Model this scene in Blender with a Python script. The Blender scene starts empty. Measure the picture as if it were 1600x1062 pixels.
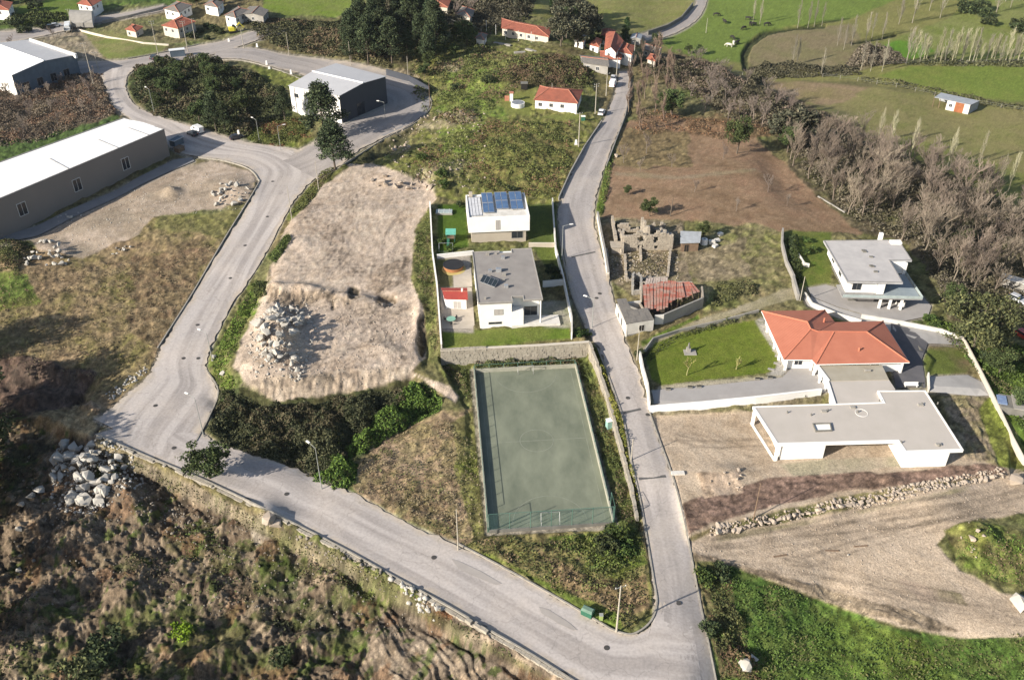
import bpy, math, random
import numpy as np
from mathutils import Vector, Matrix
from mathutils.geometry import delaunay_2d_cdt

# ------------------------------------------------------------------ camera, light
SC = bpy.context.scene
FOC, CH, TH = 1450.0, 109.0, math.radians(34.5)
cam = bpy.data.objects.new('camera', bpy.data.cameras.new('camera'))
SC.collection.objects.link(cam)
cam.location = (0, 0, CH)
cam.rotation_euler = (math.pi/2 - TH, 0, 0)
cam.data.sensor_width = 36.0
cam.data.lens = 36.0*FOC/1600.0
cam.data.clip_start = 1.0
cam.data.clip_end = 20000
SC.camera = cam
SUN_AZ, SUN_EL = math.radians(211.5), math.radians(25.5)     # direction towards the sun
world = bpy.data.worlds.new('World'); SC.world = world; world.use_nodes = True
wn = world.node_tree; wn.nodes.clear()
sky = wn.nodes.new('ShaderNodeTexSky'); sky.sky_type = 'NISHITA'; sky.sun_disc = False
sky.sun_elevation = SUN_EL
sky.sun_rotation = math.pi/2 - SUN_AZ
sky.air_density = 1.0; sky.dust_density = 1.5; sky.ozone_density = 1.0
bg = wn.nodes.new('ShaderNodeBackground'); bg.inputs['Strength'].default_value = 0.08
wo = wn.nodes.new('ShaderNodeOutputWorld')
wn.links.new(sky.outputs[0], bg.inputs[0]); wn.links.new(bg.outputs[0], wo.inputs[0])
sl = bpy.data.lights.new('sun', 'SUN'); sl.energy = 4.6; sl.angle = math.radians(0.6); sl.color = (1.0, 0.93, 0.82)
sun = bpy.data.objects.new('sun', sl); SC.collection.objects.link(sun)
sd_ = Vector((math.cos(SUN_AZ)*math.cos(SUN_EL), math.sin(SUN_AZ)*math.cos(SUN_EL), math.sin(SUN_EL)))
sun.rotation_euler = sd_.to_track_quat('Z', 'Y').to_euler()
sun.location = sd_*300
SC.view_settings.view_transform = 'Standard'; SC.view_settings.look = 'None'
SC.view_settings.gamma = 1.0; SC.view_settings.exposure = 0.92
SC.cycles.max_bounces = 5; SC.cycles.diffuse_bounces = 2; SC.cycles.glossy_bounces = 2
SC.cycles.transparent_max_bounces = 8; SC.cycles.use_denoising = True
COL = SC.collection
RNG = np.random.default_rng(7); random.seed(7)

# ------------------------------------------------------------------ projection helpers
CT, ST = math.cos(TH), math.sin(TH)
def g(px, py, z=0.0):
    "the point at height z seen at pixel (px,py) of the 1600x1062 photograph"
    u = (px-800)/FOC; v = (531-py)/FOC
    t = (CH-z)/(ST - v*CT)
    return (u*t, (CT+v*ST)*t)
def proj(x, y, z):
    dz = z-CH
    dep = y*CT - dz*ST; up = y*ST + dz*CT
    return 800+FOC*x/dep, 531-FOC*up/dep
def p0(px, py, z):
    "same spot, given on the z=0 plane"
    x, y = g(px, py, z)
    return proj(x, y, 0.0)
def _h(ix, iy, s):
    n = (ix*374761393 + iy*668265263 + s*144269504) & 0xffffffff
    n = ((n ^ (n >> 13))*1274126177) & 0xffffffff
    return ((n ^ (n >> 16)) & 0xffff)/65535.0
def vnoise(x, y, s=0):
    fx = np.floor(x); fy = np.floor(y); ix = fx.astype(np.int64)+50000; iy = fy.astype(np.int64)+50000
    tx = x-fx; ty = y-fy; tx = tx*tx*(3-2*tx); ty = ty*ty*(3-2*ty)
    return (_h(ix, iy, s)*(1-tx)+_h(ix+1, iy, s)*tx)*(1-ty) + (_h(ix, iy+1, s)*(1-tx)+_h(ix+1, iy+1, s)*tx)*ty
def fbm(x, y, sc, oc=4, s=0, gain=.5):
    a = 1.0; t = 0.0; r = 0.0; f = 1.0/sc
    for k in range(oc):
        c, sn = math.cos(k*1.1+.3), math.sin(k*1.1+.3)
        r = r + a*vnoise((x*c-y*sn)*f+k*17.3, (x*sn+y*c)*f-k*9.1, s*31+k); t += a; a *= gain; f *= 2.03
    return r/t
def sst(a, b, x):
    t = np.clip((x-a)/(b-a), 0, 1); return t*t*(3-2*t)
def sdp(X, Y, poly, marg=40):
    "signed distance in the plane of the polygon, + inside, -marg far away"
    out = np.full(X.shape, -float(marg)); P = np.array(poly, float)
    m = (X > P[:, 0].min()-marg) & (X < P[:, 0].max()+marg) & (Y > P[:, 1].min()-marg) & (Y < P[:, 1].max()+marg)
    x = X[m]; y = Y[m]
    if not len(x): return out
    d = np.full(x.shape, 1e9); ins = np.zeros(x.shape, bool)
    n = len(P)
    for i in range(n):
        ax, ay = P[i]; bx, by = P[(i+1) % n]; ex, ey = bx-ax, by-ay
        L = ex*ex+ey*ey+1e-9
        t = np.clip(((x-ax)*ex+(y-ay)*ey)/L, 0, 1)
        d = np.minimum(d, (x-ax-t*ex)**2+(y-ay-t*ey)**2)
        if ay != by:
            c = ((ay > y) != (by > y)) & (x < ex*(y-ay)/(by-ay)+ax)
            ins ^= c
    d = np.sqrt(d)
    out[m] = np.where(ins, d, -d)
    return out
def inpoly(x, y, P):
    ins = np.zeros(x.shape, bool); n = len(P)
    for i in range(n):
        ax, ay = P[i]; bx, by = P[(i+1) % n]
        if ay != by: ins ^= ((ay > y) != (by > y)) & (x < (bx-ax)*(y-ay)/(by-ay)+ax)
    return ins

# ------------------------------------------------------------------ terrain heights
XS = np.concatenate([np.linspace(-1100, -40, 60)[:-1], np.arange(-40, 1641, 2.1), np.linspace(1641, 2700, 60)[1:]])
YS = np.concatenate([-454+432*np.linspace(0, 1, 60)[1:]**1.6*1.0, np.arange(-20, 1085, 2.1), np.linspace(1087, 1700, 40)[1:]])
GX, GY = np.meshgrid(XS, YS)
WX, WY = g(GX, GY, 0.0)
BASE = [(820,700,0),(742,583,0),(898,575,0),(958,820,0),(765,828,0),(765,640,0),
 (965,150,4.5),(900,300,4.2),(890,400,4),(925,500,3.6),(960,590,2.8),(1000,700,1.6),(1040,850,.7),(1060,1000,0),(980,990,0),
 (780,450,3.5),(700,520,3.5),(880,520,3.5),(780,340,3.5),(700,380,3.5),(850,360,3.5),
 (550,350,3),(550,500,2.5),(450,560,2),(600,300,3.5),(450,690,-.3),(600,670,-.3),(700,640,.8),(675,450,3),(680,540,2.5),(600,760,.2),
 (270,640,0),(300,480,.5),(370,360,1.2),(440,290,2),(350,240,2),(200,150,2),(560,220,3),(640,160,3.2),(400,70,3),(250,95,2),(530,160,3),
 (0,369,0),(130,310,1),(265,240,2),(150,480,0),(60,540,-.5),(100,620,-1),(300,300,1.5),(60,400,.2),(-200,450,0),(-200,250,0),
 (400,750,0),(600,860,0),(800,960,0),(930,1010,0),(150,680,0),(700,850,0),(860,920,.2),
 (1100,700,1.5),(1300,700,1.8),(1100,600,2.6),(1300,560,3),(1500,600,2.5),(1150,780,1),(1450,740,1.6),(1200,870,-.5),(1400,850,-.5),(1550,800,0),
 (1300,1000,-3),(1500,1040,-3),(1150,950,-1.2),(1180,1060,-3),(1400,930,-1.2),(1560,960,-1.5),(1750,700,0),(1750,1000,-3),
 (1000,380,4),(1100,300,4.5),(1200,400,4),(1350,460,3.2),(1320,400,3),(1400,350,2),(1550,400,-1),(1300,250,2.5),(1400,200,-2),(1500,150,-3),
 (1300,100,-3),(1200,50,-3),(1050,20,-3),(1500,20,-3),(950,20,0),(1600,500,-1.5),(1550,570,.5),(1450,480,2.5),(1100,180,3.5),(1700,300,-3),(1180,470,3.6),(1040,520,3.4),(1010,470,3.6),
 (780,200,6.5),(700,250,5),(860,115,7.5),(870,170,5.8),(600,60,5),(720,60,6),(500,30,2.5),(300,30,1),(100,30,0),(330,150,3),(100,100,.5),(800,40,5),(640,280,4.2),
 (800,-100,0),(200,-100,0),(1400,-100,-3),(-300,0,0),(1900,0,-3),(-300,700,-1),(800,-300,0)]
LOW = [(60,800,-3.5),(150,760,-2.2),(100,900,-4.5),(300,860,-3.2),(420,830,-2.4),(300,960,-5),(500,930,-4.2),(560,890,-3),(700,1000,-4.2),(760,1010,-3),(860,1060,-3),(100,1040,-5),(500,1060,-5.5),(-200,900,-4),(-100,1200,-5),(700,1200,-5),(20,700,-2.5)]
def shep(pts, sig):
    num = 0.0; den = 0.0
    for (px, py, z) in pts:
        a, b = p0(px, py, z)
        d2 = (GX-a)**2+((GY-b)*1.25)**2
        w = np.exp(-d2/(2*sig*sig)) + 3e3/(d2+4e3)**1.35*1e-1
        num = num+w*z; den = den+w
    return num/den
H = shep(BASE, 42.0)
HL = shep(LOW, 60.0)
def P0(poly, z): return [p0(a, b, z) for a, b in poly]
def step(H, poly, z, target, blend, off=0.0):
    s = sdp(GX, GY, P0(poly, z), 60)
    m = sst(-blend/2+off, blend/2+off, s)
    return H*(1-m)+target*m
# the low ground south-west of the lower road
SWP = [(60,640),(150,687),(240,722),(330,765),(420,808),(520,858),(620,914),(720,972),(830,1032),(900,1076),(960,1200),(960,1900),(-1300,1900),(-1300,640)]
H = step(H, SWP, 0, HL, 16, 8)
# hollow left of the road end
H = step(H, [(-60,575),(60,585),(150,600),(118,640),(60,660),(-60,690)], -1.5, -3.2, 26)
# the levelled building plot and its bank
PLOT = [(545,258),(600,262),(670,292),(678,312),(655,345),(645,400),(645,440),(658,480),(664,550),(640,572),(590,585),(500,590),(430,598),(370,590),(352,575),(372,530),(395,500),(412,470),(430,400),(450,350),(490,300)]
H = step(H, PLOT, 2.5, np.clip(2.5+(560-GY)*.0032, 2.45, 3.5), 34, 0)
# the bushes in the hollow below the bank
H = step(H, [(330,625),(430,628),(560,612),(640,600),(690,625),(680,650),(600,700),(540,745),(480,745),(400,700),(350,690)], -.5, -.8, 24)
# the terrace of the two white houses, its wall, and the ball court in the low strip
H = step(H, [(684,552),(924,537),(895,500),(882,420),(868,392),(862,372),(866,320),(720,300),(680,320),(676,395)], 3.5, 3.5, 5, 0)
H = step(H, [(686,571),(740,566),(917,553),(935,600),(962,680),(985,750),(1003,815),(1000,830),(985,850),(760,860),(738,800),(728,640)], 0, .0, 6, 0)
# garden of the orange-roofed house
H = step(H, [(1003,545),(1060,522),(1190,495),(1290,480),(1400,500),(1460,560),(1440,610),(1300,618),(1022,641)], 2.9, 2.9, 8, 0)
# platform of the flat white house, and the slope under the boulder wall
H = step(H, [(1020,648),(1180,640),(1290,625),(1440,615),(1540,615),(1580,700),(1580,732),(1450,752),(1300,782),(1110,826),(1076,838),(1062,790),(1035,700)], 1.5, 1.5+.0*GX, 10, 0)
# soil mounds, rounded heaps and hollows: px, py, z, radius px x, y, height, rotation
MOUNDS = [(436,532,2.6,30,48,3.4,-.25),(405,575,2.4,34,16,1.5,0),(320,290,1.5,50,14,1.0,-.2),(268,303,1.5,16,7,1.6,0),(370,300,1.5,34,20,1.4,0),(75,392,.5,38,14,1.6,0),(15,400,.5,30,26,2.6,0),(55,612,-.6,46,14,2.4,-.3),
 (55,650,-1,52,16,2.2,-.2),(140,740,-2.2,60,36,1.6,-.5),(210,790,-3,52,24,1.6,.8),(420,828,-2.5,30,22,1.9,0),(120,850,-4,60,26,2.0,-.5),(60,950,-5,40,30,2,-.4),(200,930,-4.5,50,26,2.2,-.5),
 (330,930,-4.5,34,22,1.5,-.4),(340,1035,-5,56,20,2.6,-.4),(540,930,-4,44,18,1.6,.3),(600,1010,-4.6,40,34,1.3,.5),(680,1010,-4,50,30,.8,.6),(760,1040,-3.2,60,24,1.2,.5),(480,1010,-5,50,20,1.8,-.3),
 (1130,745,1,44,16,1.0,-.1),(1530,840,0,36,22,1.4,.3),(1160,1040,-2.6,30,20,1.5,0),(700,185,5.5,34,9,1.2,-.2),(620,275,4,40,12,1.5,-.2),(690,265,5,34,10,1.3,0),(850,108,7,52,20,1.0,0),(760,130,6,30,10,1.2,0),
 (540,470,2.5,60,12,1.2,.1),(470,455,2.5,40,9,1.5,.05),(430,455,2.3,22,10,1.3,.2),(500,520,2.5,26,12,.6,0),(600,545,2.5,30,12,.7,.2),(580,330,3,40,10,.4,0),(470,380,2.8,26,10,.4,.3),(600,465,2.5,30,9,-.9,.2),(665,540,2.5,12,24,-1.8,0),(655,490,2.5,10,30,1.1,.1),(1390,750,1.5,20,9,.8,0),(950,840,.3,20,30,.6,0),(1300,180,-1,30,10,1,0),(20,880,-4,40,26,-1.4,-.4),(140,1000,-5,46,16,-1.6,-.4),(440,960,-4.6,36,12,-1.5,-.3)]
for (px, py, z, rx, ry, h, a) in MOUNDS:
    cx, cy = p0(px, py, z); dx = GX-cx; dy = GY-cy; ca, sa = math.cos(a), math.sin(a)
    q = ((dx*ca+dy*sa)/rx)**2+((-dx*sa+dy*ca)/ry)**2
    H = H + h*np.exp(-q*1.3)
H = H + (fbm(WX, WY, 45, 3, 3)-.5)*1.0*sst(200, 300, WY)
def mk_lookup(A):
    def f(x, y):
        a, b = proj(np.asarray(x, float), np.asarray(y, float), 0.0)
        i = np.clip(np.interp(a, XS, np.arange(len(XS))), 0, len(XS)-1.001); j = np.clip(np.interp(b, YS, np.arange(len(YS))), 0, len(YS)-1.001)
        i0 = np.floor(i).astype(int); j0 = np.floor(j).astype(int); fi = i-i0; fj = j-j0
        return (A[j0, i0]*(1-fi)+A[j0, i0+1]*fi)*(1-fj)+(A[j0+1, i0]*(1-fi)+A[j0+1, i0+1]*fi)*fj
    return f
hb = mk_lookup(H)
def at(px, py, f=None):
    "terrain point under a pixel (arrays welcome)"
    f = f or hb
    px = np.asarray(px, float); py = np.asarray(py, float); z = np.zeros(px.shape)+1.0
    for _ in range(24):
        x, y = g(px, py, z); z = .45*z+.55*f(x, y)
    x, y = g(px, py, z)
    return x, y, f(x, y)
def A(px, py):
    x, y, z = at(px, py); return float(x), float(y), float(z)

# ------------------------------------------------------------------ roads: pairs of edge pixels
R_EAST = [((968,112),(985,112)),((960,150),(984,150)),((942,190),(975,185)),((916,230),(960,220)),((893,270),(944,262)),((877,310),(933,302)),((873,350),(928,340)),((880,400),(936,385)),((894,460),(950,432)),((914,508),(960,475)),((937,548),(978,535)),((955,600),(1000,590)),((975,660),(1013,640)),((986,720),(1031,690)),((1000,780),(1050,742)),((1012,850),(1066,800)),((1021,905),(1080,870)),((1022,960),(1092,930)),((1010,1000),(1106,1000)),((960,1070),(1120,1070)),((900,1180),(1145,1180))]
R_SOUTH = [((1075,950),(1110,1150)),((1032,940),(1010,1130)),((1020,975),(945,1090)),((985,992),(895,1060)),((940,975),(830,1020)),((880,940),(762,982)),((800,895),(690,940)),((715,850),(612,898)),((640,820),(542,858)),((560,775),(450,812)),((470,735),(385,779)),((400,712),(332,755)),((345,695),(290,738)),((320,678),(240,716)),((298,655),(190,695)),((270,640),(150,678))]
R_WEST = [((148,655),(303,742)),((172,640),(306,695)),((200,615),(326,655)),((232,588),(341,614)),((245,560),(322,577)),((260,530),(329,545)),((300,465),(356,488)),((350,380),(397,425)),((380,335),(426,376)),((400,298),(456,318)),((403,280),(480,290)),((388,262),(502,264)),((350,250),(470,236)),((310,245),(385,222)),((272,235),(332,207)),((240,200),(276,191)),((206,187),(242,180)),((184,172),(212,166)),((170,150),(198,143)),((160,125),(198,120)),((150,108),(215,105))]
R_NORTH = [((120,128),(120,96)),((160,116),(160,96)),((200,108),(200,93)),((250,99),(250,84)),((320,88),(310,71)),((365,76),(345,65)),((405,62),(390,50)),((450,52),(430,38))]
R_LOOP = [((330,92),(345,74)),((380,93),(400,76)),((430,106),(450,86)),((480,120),(500,92)),((520,150),(560,100)),((540,165),(620,116)),((570,170),(655,134)),((560,180),(672,157)),((530,193),(645,192)),((515,205),(605,212)),((490,222),(562,234)),((462,236),(532,258)),((430,245),(495,280))]
R_TOP = [((1000,54),(1010,64)),((1030,44),(1045,56)),((1060,32),(1075,42)),((1082,15),(1095,24)),((1088,0),(1104,2)),((1090,-30),(1108,-30))]
R_YARD = [((-20,72),(-20,50)),((50,60),(50,46)),((95,50),(95,36)),((140,38),(140,28)),((200,28),(195,20)),((260,16),(255,8))]
def cr(P, n=8):
    P = [np.array(p, float) for p in P]; Q = [2*P[0]-P[1]]+P+[2*P[-1]-P[-2]]; out = []
    for i in range(1, len(Q)-2):
        for k in range(n):
            t = k/n; a, b, c, d = Q[i-1], Q[i], Q[i+1], Q[i+2]
            out.append(.5*((2*b)+(-a+c)*t+(2*a-5*b+4*c-d)*t*t+(-a+3*b-3*c+d)*t**3))
    out.append(P[-1]); return np.array(out)
ROADS = {}
for nm, R in (('east', R_EAST), ('south', R_SOUTH), ('west', R_WEST), ('north', R_NORTH), ('loop', R_LOOP), ('top', R_TOP), ('yard', R_YARD)):
    ROADS[nm] = (cr([a for a, b in R], 6), cr([b for a, b in R], 6))

# ------------------------------------------------------------------ land cover and small relief
FX, FY = proj(WX, WY, H)
NV = GX.size
n_big = fbm(WX, WY, 26, 4, 11); n_mid = fbm(WX, WY, 6, 4, 12); n_fin = fbm(WX, WY, 1.6, 3, 13); n_tiny = fbm(WX, WY, .6, 2, 14)
edgeN = fbm(WX, WY, 5, 4, 15)-.5
def lerp3(a, b, m): return a*(1-m[..., None])+b*m[..., None]
def c3(c): return np.array(c, float)
def con(n, k=3.0): return np.clip((n-.5)*k+.5, 0, 1)
smooth_ = np.zeros(GX.shape)
colr = lerp3(c3((.135,.115,.06)), c3((.10,.115,.045)), con(n_big, 4))
colr = lerp3(colr, c3((.20,.165,.10)), con(n_mid, 4)*.45)
dz = (n_fin-.5)*.7+(n_mid-.5)*.8
def cover(poly, a, b, c=None, w=2.0, ea=10.0, mix=(4, 3), dzv=None, k=1.0, cm=.5, marg=60):
    "lay one kind of ground over a region: colours a..b by mid noise, c by fine noise"
    global colr, dz, smooth_
    s = sdp(FX, FY, poly, marg)
    # the ragged border shrinks with distance
    m = sst(-w, w, s+edgeN*ea*2)*k
    if m.max() <= 0: return m
    base = lerp3(c3(a), c3(b), con(n_mid*.6+n_big*.4, mix[0]))
    if c is not None: base = lerp3(base, c3(c), con(n_fin, mix[1]+1)*cm)
    colr = lerp3(colr, base, m)
    if dzv is not None:
        dz = dz*(1-m)+dzv*m
        if np.abs(dzv).max() < .12: smooth_ = np.maximum(smooth_, m)
        else: smooth_ = smooth_*(1-m)
    return m
def rill(ang, sc, st=7.0, oc=3, s=40):
    "ridges drawn out along a direction (world angle)"
    c, sn = math.cos(ang), math.sin(ang)
    u = WX*c+WY*sn; v = -WX*sn+WY*c
    wob = (n_mid-.5)*sc*3
    return np.abs(fbm(u/st, v+wob, sc, oc, s)-.5)*2
DIRT = (.43,.355,.29); DIRT2 = (.35,.28,.22); BRN = (.165,.128,.092); BRN2 = (.115,.085,.062); REDB = (.20,.13,.095)
OLV = (.155,.16,.055); OLV2 = (.115,.135,.042); DRY = (.21,.17,.105); GRN = (.085,.13,.026); GRN2 = (.055,.09,.022); DKG = (.042,.058,.024)
flat = (n_fin-.5)*.06
lump = (fbm(WX, WY, 2.2, 4, 21)-.45)*1.5
scrub = (fbm(WX, WY, 1.5, 3, 22)-.45)*.9
# fields of the valley
fieldz = (n_mid-.5)*.1
F_OLIVE = (.175,.165,.07); F_OLIVE2 = (.15,.15,.058); F_GREEN = (.115,.15,.042); F_BROWN = (.175,.145,.09)
cover([(980,-30),(1700,-30),(1700,420),(1540,300),(1190,150),(1000,70)], F_OLIVE2, F_OLIVE, ea=3, dzv=fieldz)
cover([(815,-60),(1100,-60),(1090,2),(1068,30),(1040,43),(1000,53),(975,46),(940,38),(830,25)], (.20,.19,.085), (.165,.175,.06), (.19,.17,.08), ea=2, dzv=fieldz)
cover([(1110,-60),(1440,-60),(1400,0),(1330,30),(1230,42),(1185,52),(1165,70),(1160,97),(1060,96),(1030,62),(1070,42),(1095,15)], F_GREEN, (.125,.165,.045), ea=2, dzv=fieldz)
cover([(1166,106),(1170,74),(1195,52),(1250,44),(1330,38),(1345,60),(1405,92),(1340,112),(1210,112)], F_BROWN, (.155,.14,.075), ea=2, dzv=fieldz)
cover([(1365,72),(1480,30),(1560,-30),(1700,-30),(1700,92),(1500,97),(1415,97)], (.13,.155,.045), (.165,.175,.07), ea=2, dzv=fieldz)
cover([(1375,75),(1400,64),(1440,66),(1460,80),(1415,96)], (.085,.17,.028), (.1,.16,.03), ea=3, dzv=fieldz)
cover([(1372,118),(1420,104),(1700,100),(1700,175),(1600,168),(1530,155),(1460,143)], (.125,.16,.042), (.145,.165,.05), ea=2, dzv=fieldz)
cover([(1190,124),(1340,124),(1460,148),(1700,182),(1700,340),(1600,308),(1540,300),(1420,235),(1330,208),(1290,172),(1240,155),(1200,145)], (.175,.158,.078), (.152,.152,.062), (.19,.168,.085), ea=4, dzv=fieldz)
cover([(1195,126),(1310,126),(1370,135),(1300,165),(1220,150)], (.225,.165,.115), (.19,.155,.085), ea=8, dzv=fieldz, k=.8)
cover([(1320,235),(1420,215),(1700,300),(1700,345),(1560,310),(1450,270)], (.15,.16,.055), (.13,.14,.05), ea=5, dzv=fieldz, k=.8)
cover([(1165,95),(1175,100),(1170,120),(1700,170),(1700,178),(1460,148),(1340,126),(1180,124)], (.085,.085,.04), (.13,.12,.06), ea=4, k=.8)
for pl in ([(1162,110),(1158,85),(1168,66),(1195,48),(1240,41),(1290,38),(1290,43),(1240,47),(1200,54),(1176,72),(1168,88),(1170,110)], [(1330,65),(1400,52),(1402,56),(1332,69)]):
    cover(pl, (.04,.045,.022), (.05,.055,.025), ea=1, w=1, dzv=-.9+0*GX)
cover([(1100,112),(1160,112),(1160,134),(1100,130)], (.14,.145,.06), (.15,.13,.07), ea=2)
# far left
cover([(-60,10),(60,12),(110,-40),(300,-40),(280,15),(120,30),(60,46),(-60,50)], GRN2, (.08,.10,.035), ea=5)
cover([(30,12),(118,-10),(120,18),(70,40),(20,42)], (.095,.135,.03), (.11,.14,.04), ea=3, dzv=fieldz)
cover([(125,50),(180,50),(270,68),(250,84),(170,94),(130,68)], (.13,.15,.05), (.18,.165,.08), ea=3, dzv=fieldz)
cover([(148,12),(250,2),(250,10),(150,24)], (.10,.13,.04), (.13,.12,.06), ea=3)
cover([(150,40),(250,25),(300,40),(300,64),(250,70),(180,50)], (.11,.13,.045), (.16,.14,.08), ea=3)
cover([(405,-40),(575,-40),(565,18),(520,27),(440,24),(412,14)], (.125,.17,.035), (.14,.165,.05), ea=2, dzv=fieldz)
cover([(575,-40),(830,-40),(830,20),(700,60),(600,30)], (.10,.10,.05), (.13,.11,.07), ea=5)
cover([(90,50),(125,46),(150,75),(168,96),(120,100),(60,66)], (.25,.21,.16), (.2,.175,.12), ea=3)
cover([(-60,70),(40,60),(130,48),(90,36),(-60,60)], (.22,.2,.17), (.17,.15,.11), ea=3, k=.7)
# belt of heath north of the loop road
cover([(370,28),(560,30),(700,60),(700,130),(660,130),(600,108),(520,92),(440,78),(400,62)], (.105,.10,.05), (.075,.08,.035), (.16,.13,.08), ea=8, dzv=lump*.8)
cover([(400,80),(520,95),(640,112),(700,140),(690,155),(640,125),(500,100)], (.21,.175,.12), (.15,.125,.075), ea=6)
# shrubby island between the roads
cover([(205,105),(260,92),(330,95),(400,115),(460,150),(490,215),(430,236),(380,222),(330,206),(240,182),(205,150)], (.06,.07,.03), DKG, (.10,.09,.045), ea=6, dzv=lump)
cover([(380,190),(480,185),(492,222),(430,238),(388,222)], (.105,.125,.035), (.13,.10,.055), ea=6, dzv=scrub)
cover([(395,105),(430,110),(470,122),(455,140),(420,130)], (.115,.13,.04), OLV, ea=6, dzv=scrub)
# brush left of the loop
cover([(-60,150),(100,105),(160,110),(175,160),(190,185),(60,225),(-60,240)], (.135,.095,.07), (.10,.085,.055), (.17,.13,.095), ea=6, dzv=lump)
cover([(-60,225),(60,215),(185,180),(190,190),(70,238),(-60,280)], (.045,.07,.025), (.06,.09,.03), ea=4, dzv=scrub)
cover([(-40,190),(60,160),(150,128),(152,134),(60,170),(-40,202)], (.22,.18,.13), DRY, ea=4)
# hill of the small red roof
cover([(640,70),(740,50),(930,95),(935,200),(905,330),(870,330),(700,310),(640,285),(560,260),(620,230),(675,190)], OLV, (.125,.13,.045), (.17,.145,.085), ea=8, dzv=scrub*1.3)
cover([(700,110),(790,105),(800,200),(760,250),(690,230),(680,180)], (.12,.17,.042), (.155,.17,.055), (.16,.145,.07), ea=12, dzv=scrub)
cover([(800,85),(870,82),(925,100),(930,130),(915,142),(820,140),(790,115)], (.105,.085,.045), (.085,.09,.035), (.13,.10,.06), ea=8, dzv=lump)
cover([(760,185),(895,190),(900,280),(870,318),(760,300),(720,260)], (.145,.15,.052), (.105,.11,.042), (.15,.115,.06), ea=12, dzv=scrub*1.3)
cover([(780,150),(835,140),(830,185),(900,178),(915,182),(900,188),(790,180)], (.15,.165,.055), OLV, ea=5, dzv=fieldz)
for pl in ([(660,185),(740,172),(745,186),(700,196),(655,200)], [(600,215),(640,225),(640,240),(608,238)], [(585,285),(680,280),(676,300),(600,296)], [(640,262),(730,255),(725,272),(650,278)], [(690,100),(720,95),(715,110),(690,112)]):
    cover(pl, (.31,.27,.20), (.22,.19,.12), OLV, ea=12, dzv=lump*.8, cm=.6)
cover([(500,262),(530,256),(600,222),(650,196),(640,215),(600,245),(560,258)], (.06,.06,.03), (.10,.09,.05), ea=5, dzv=lump-.5)
# brown field east of the road
cover([(945,270),(962,225),(985,185),(1060,180),(1180,215),(1260,280),(1338,345),(1345,362),(1240,368),(1100,345),(945,350),(933,310)], (.225,.15,.102), (.175,.12,.078), (.26,.19,.13), ea=9, dzv=(n_fin-.5)*.16, mix=(5, 2))
cover([(975,205),(1075,205),(1080,260),(960,262),(950,240)], (.15,.12,.065), (.17,.14,.075), ea=8, dzv=scrub*.6, k=.8)
cover([(1065,178),(1190,190),(1215,215),(1130,218),(1070,205)], (.19,.12,.075), (.14,.10,.06), ea=12, dzv=scrub, k=.8)
cover([(960,268),(1060,275),(1180,262),(1182,267),(1060,281),(960,274)], (.24,.19,.14), DRY, ea=3)
cover([(940,250),(958,215),(966,218),(950,262),(942,330),(932,330)], OLV, GRN, ea=3, dzv=scrub)
cover([(1030,375),(1180,350),(1230,365),(1240,440),(1180,460),(1100,480),(1060,470)], (.17,.155,.08), (.145,.145,.06), (.20,.165,.105), ea=7, dzv=scrub*.5)
cover([(1040,385),(1160,378),(1170,430),(1090,445)], (.25,.205,.15), (.19,.155,.10), ea=12, dzv=scrub*.3, k=.8)
cover([(930,340),(1070,345),(1070,400),(1090,460),(1000,470),(955,440),(945,400)], (.24,.20,.145), (.19,.155,.11), (.15,.135,.07), ea=4, dzv=scrub*.4)
cover([(1120,440),(1240,436),(1245,452),(1190,468),(1100,492)], (.13,.135,.055), DRY, ea=6, dzv=scrub)
cover([(1000,552),(1000,542),(1060,512),(1120,490),(1180,468),(1245,448),(1262,460),(1190,483),(1100,508),(1040,532)], (.32,.28,.21), (.24,.215,.135), ea=4, dzv=flat)
cover([(1000,535),(1090,492),(1092,496),(1004,542)], GRN, OLV2, ea=3)
cover([(1003,562),(1060,520),(1130,500),(1190,482),(1192,494),(1060,534),(1012,570)], (.09,.095,.045), (.16,.14,.09), ea=4, dzv=scrub)
cover([(1225,360),(1300,362),(1296,450),(1250,448),(1228,400)], GRN, (.10,.12,.035), OLV, ea=3, dzv=flat)
cover([(1330,355),(1420,385),(1470,450),(1480,500),(1600,520),(1700,420),(1600,330),(1450,255),(1330,215),(1225,205),(1230,260)], (.095,.08,.05), (.075,.075,.035), (.13,.105,.075), ea=6, dzv=lump*.6)
cover([(1215,140),(1290,175),(1330,205),(1225,215),(1160,190),(1060,130),(1000,110),(990,90),(1060,80),(1170,120)], (.12,.095,.06), (.095,.085,.045), (.15,.12,.08), ea=8, dzv=lump*.6)
cover([(1440,480),(1520,530),(1700,560),(1700,720),(1600,700),(1545,600),(1500,550),(1455,520)], (.075,.11,.028), (.06,.085,.025), (.10,.14,.03), ea=5, dzv=scrub*.8)
cover([(1510,530),(1560,540),(1640,620),(1640,660),(1560,640)], (.12,.17,.035), (.085,.13,.03), ea=5, dzv=scrub*.3)
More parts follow.
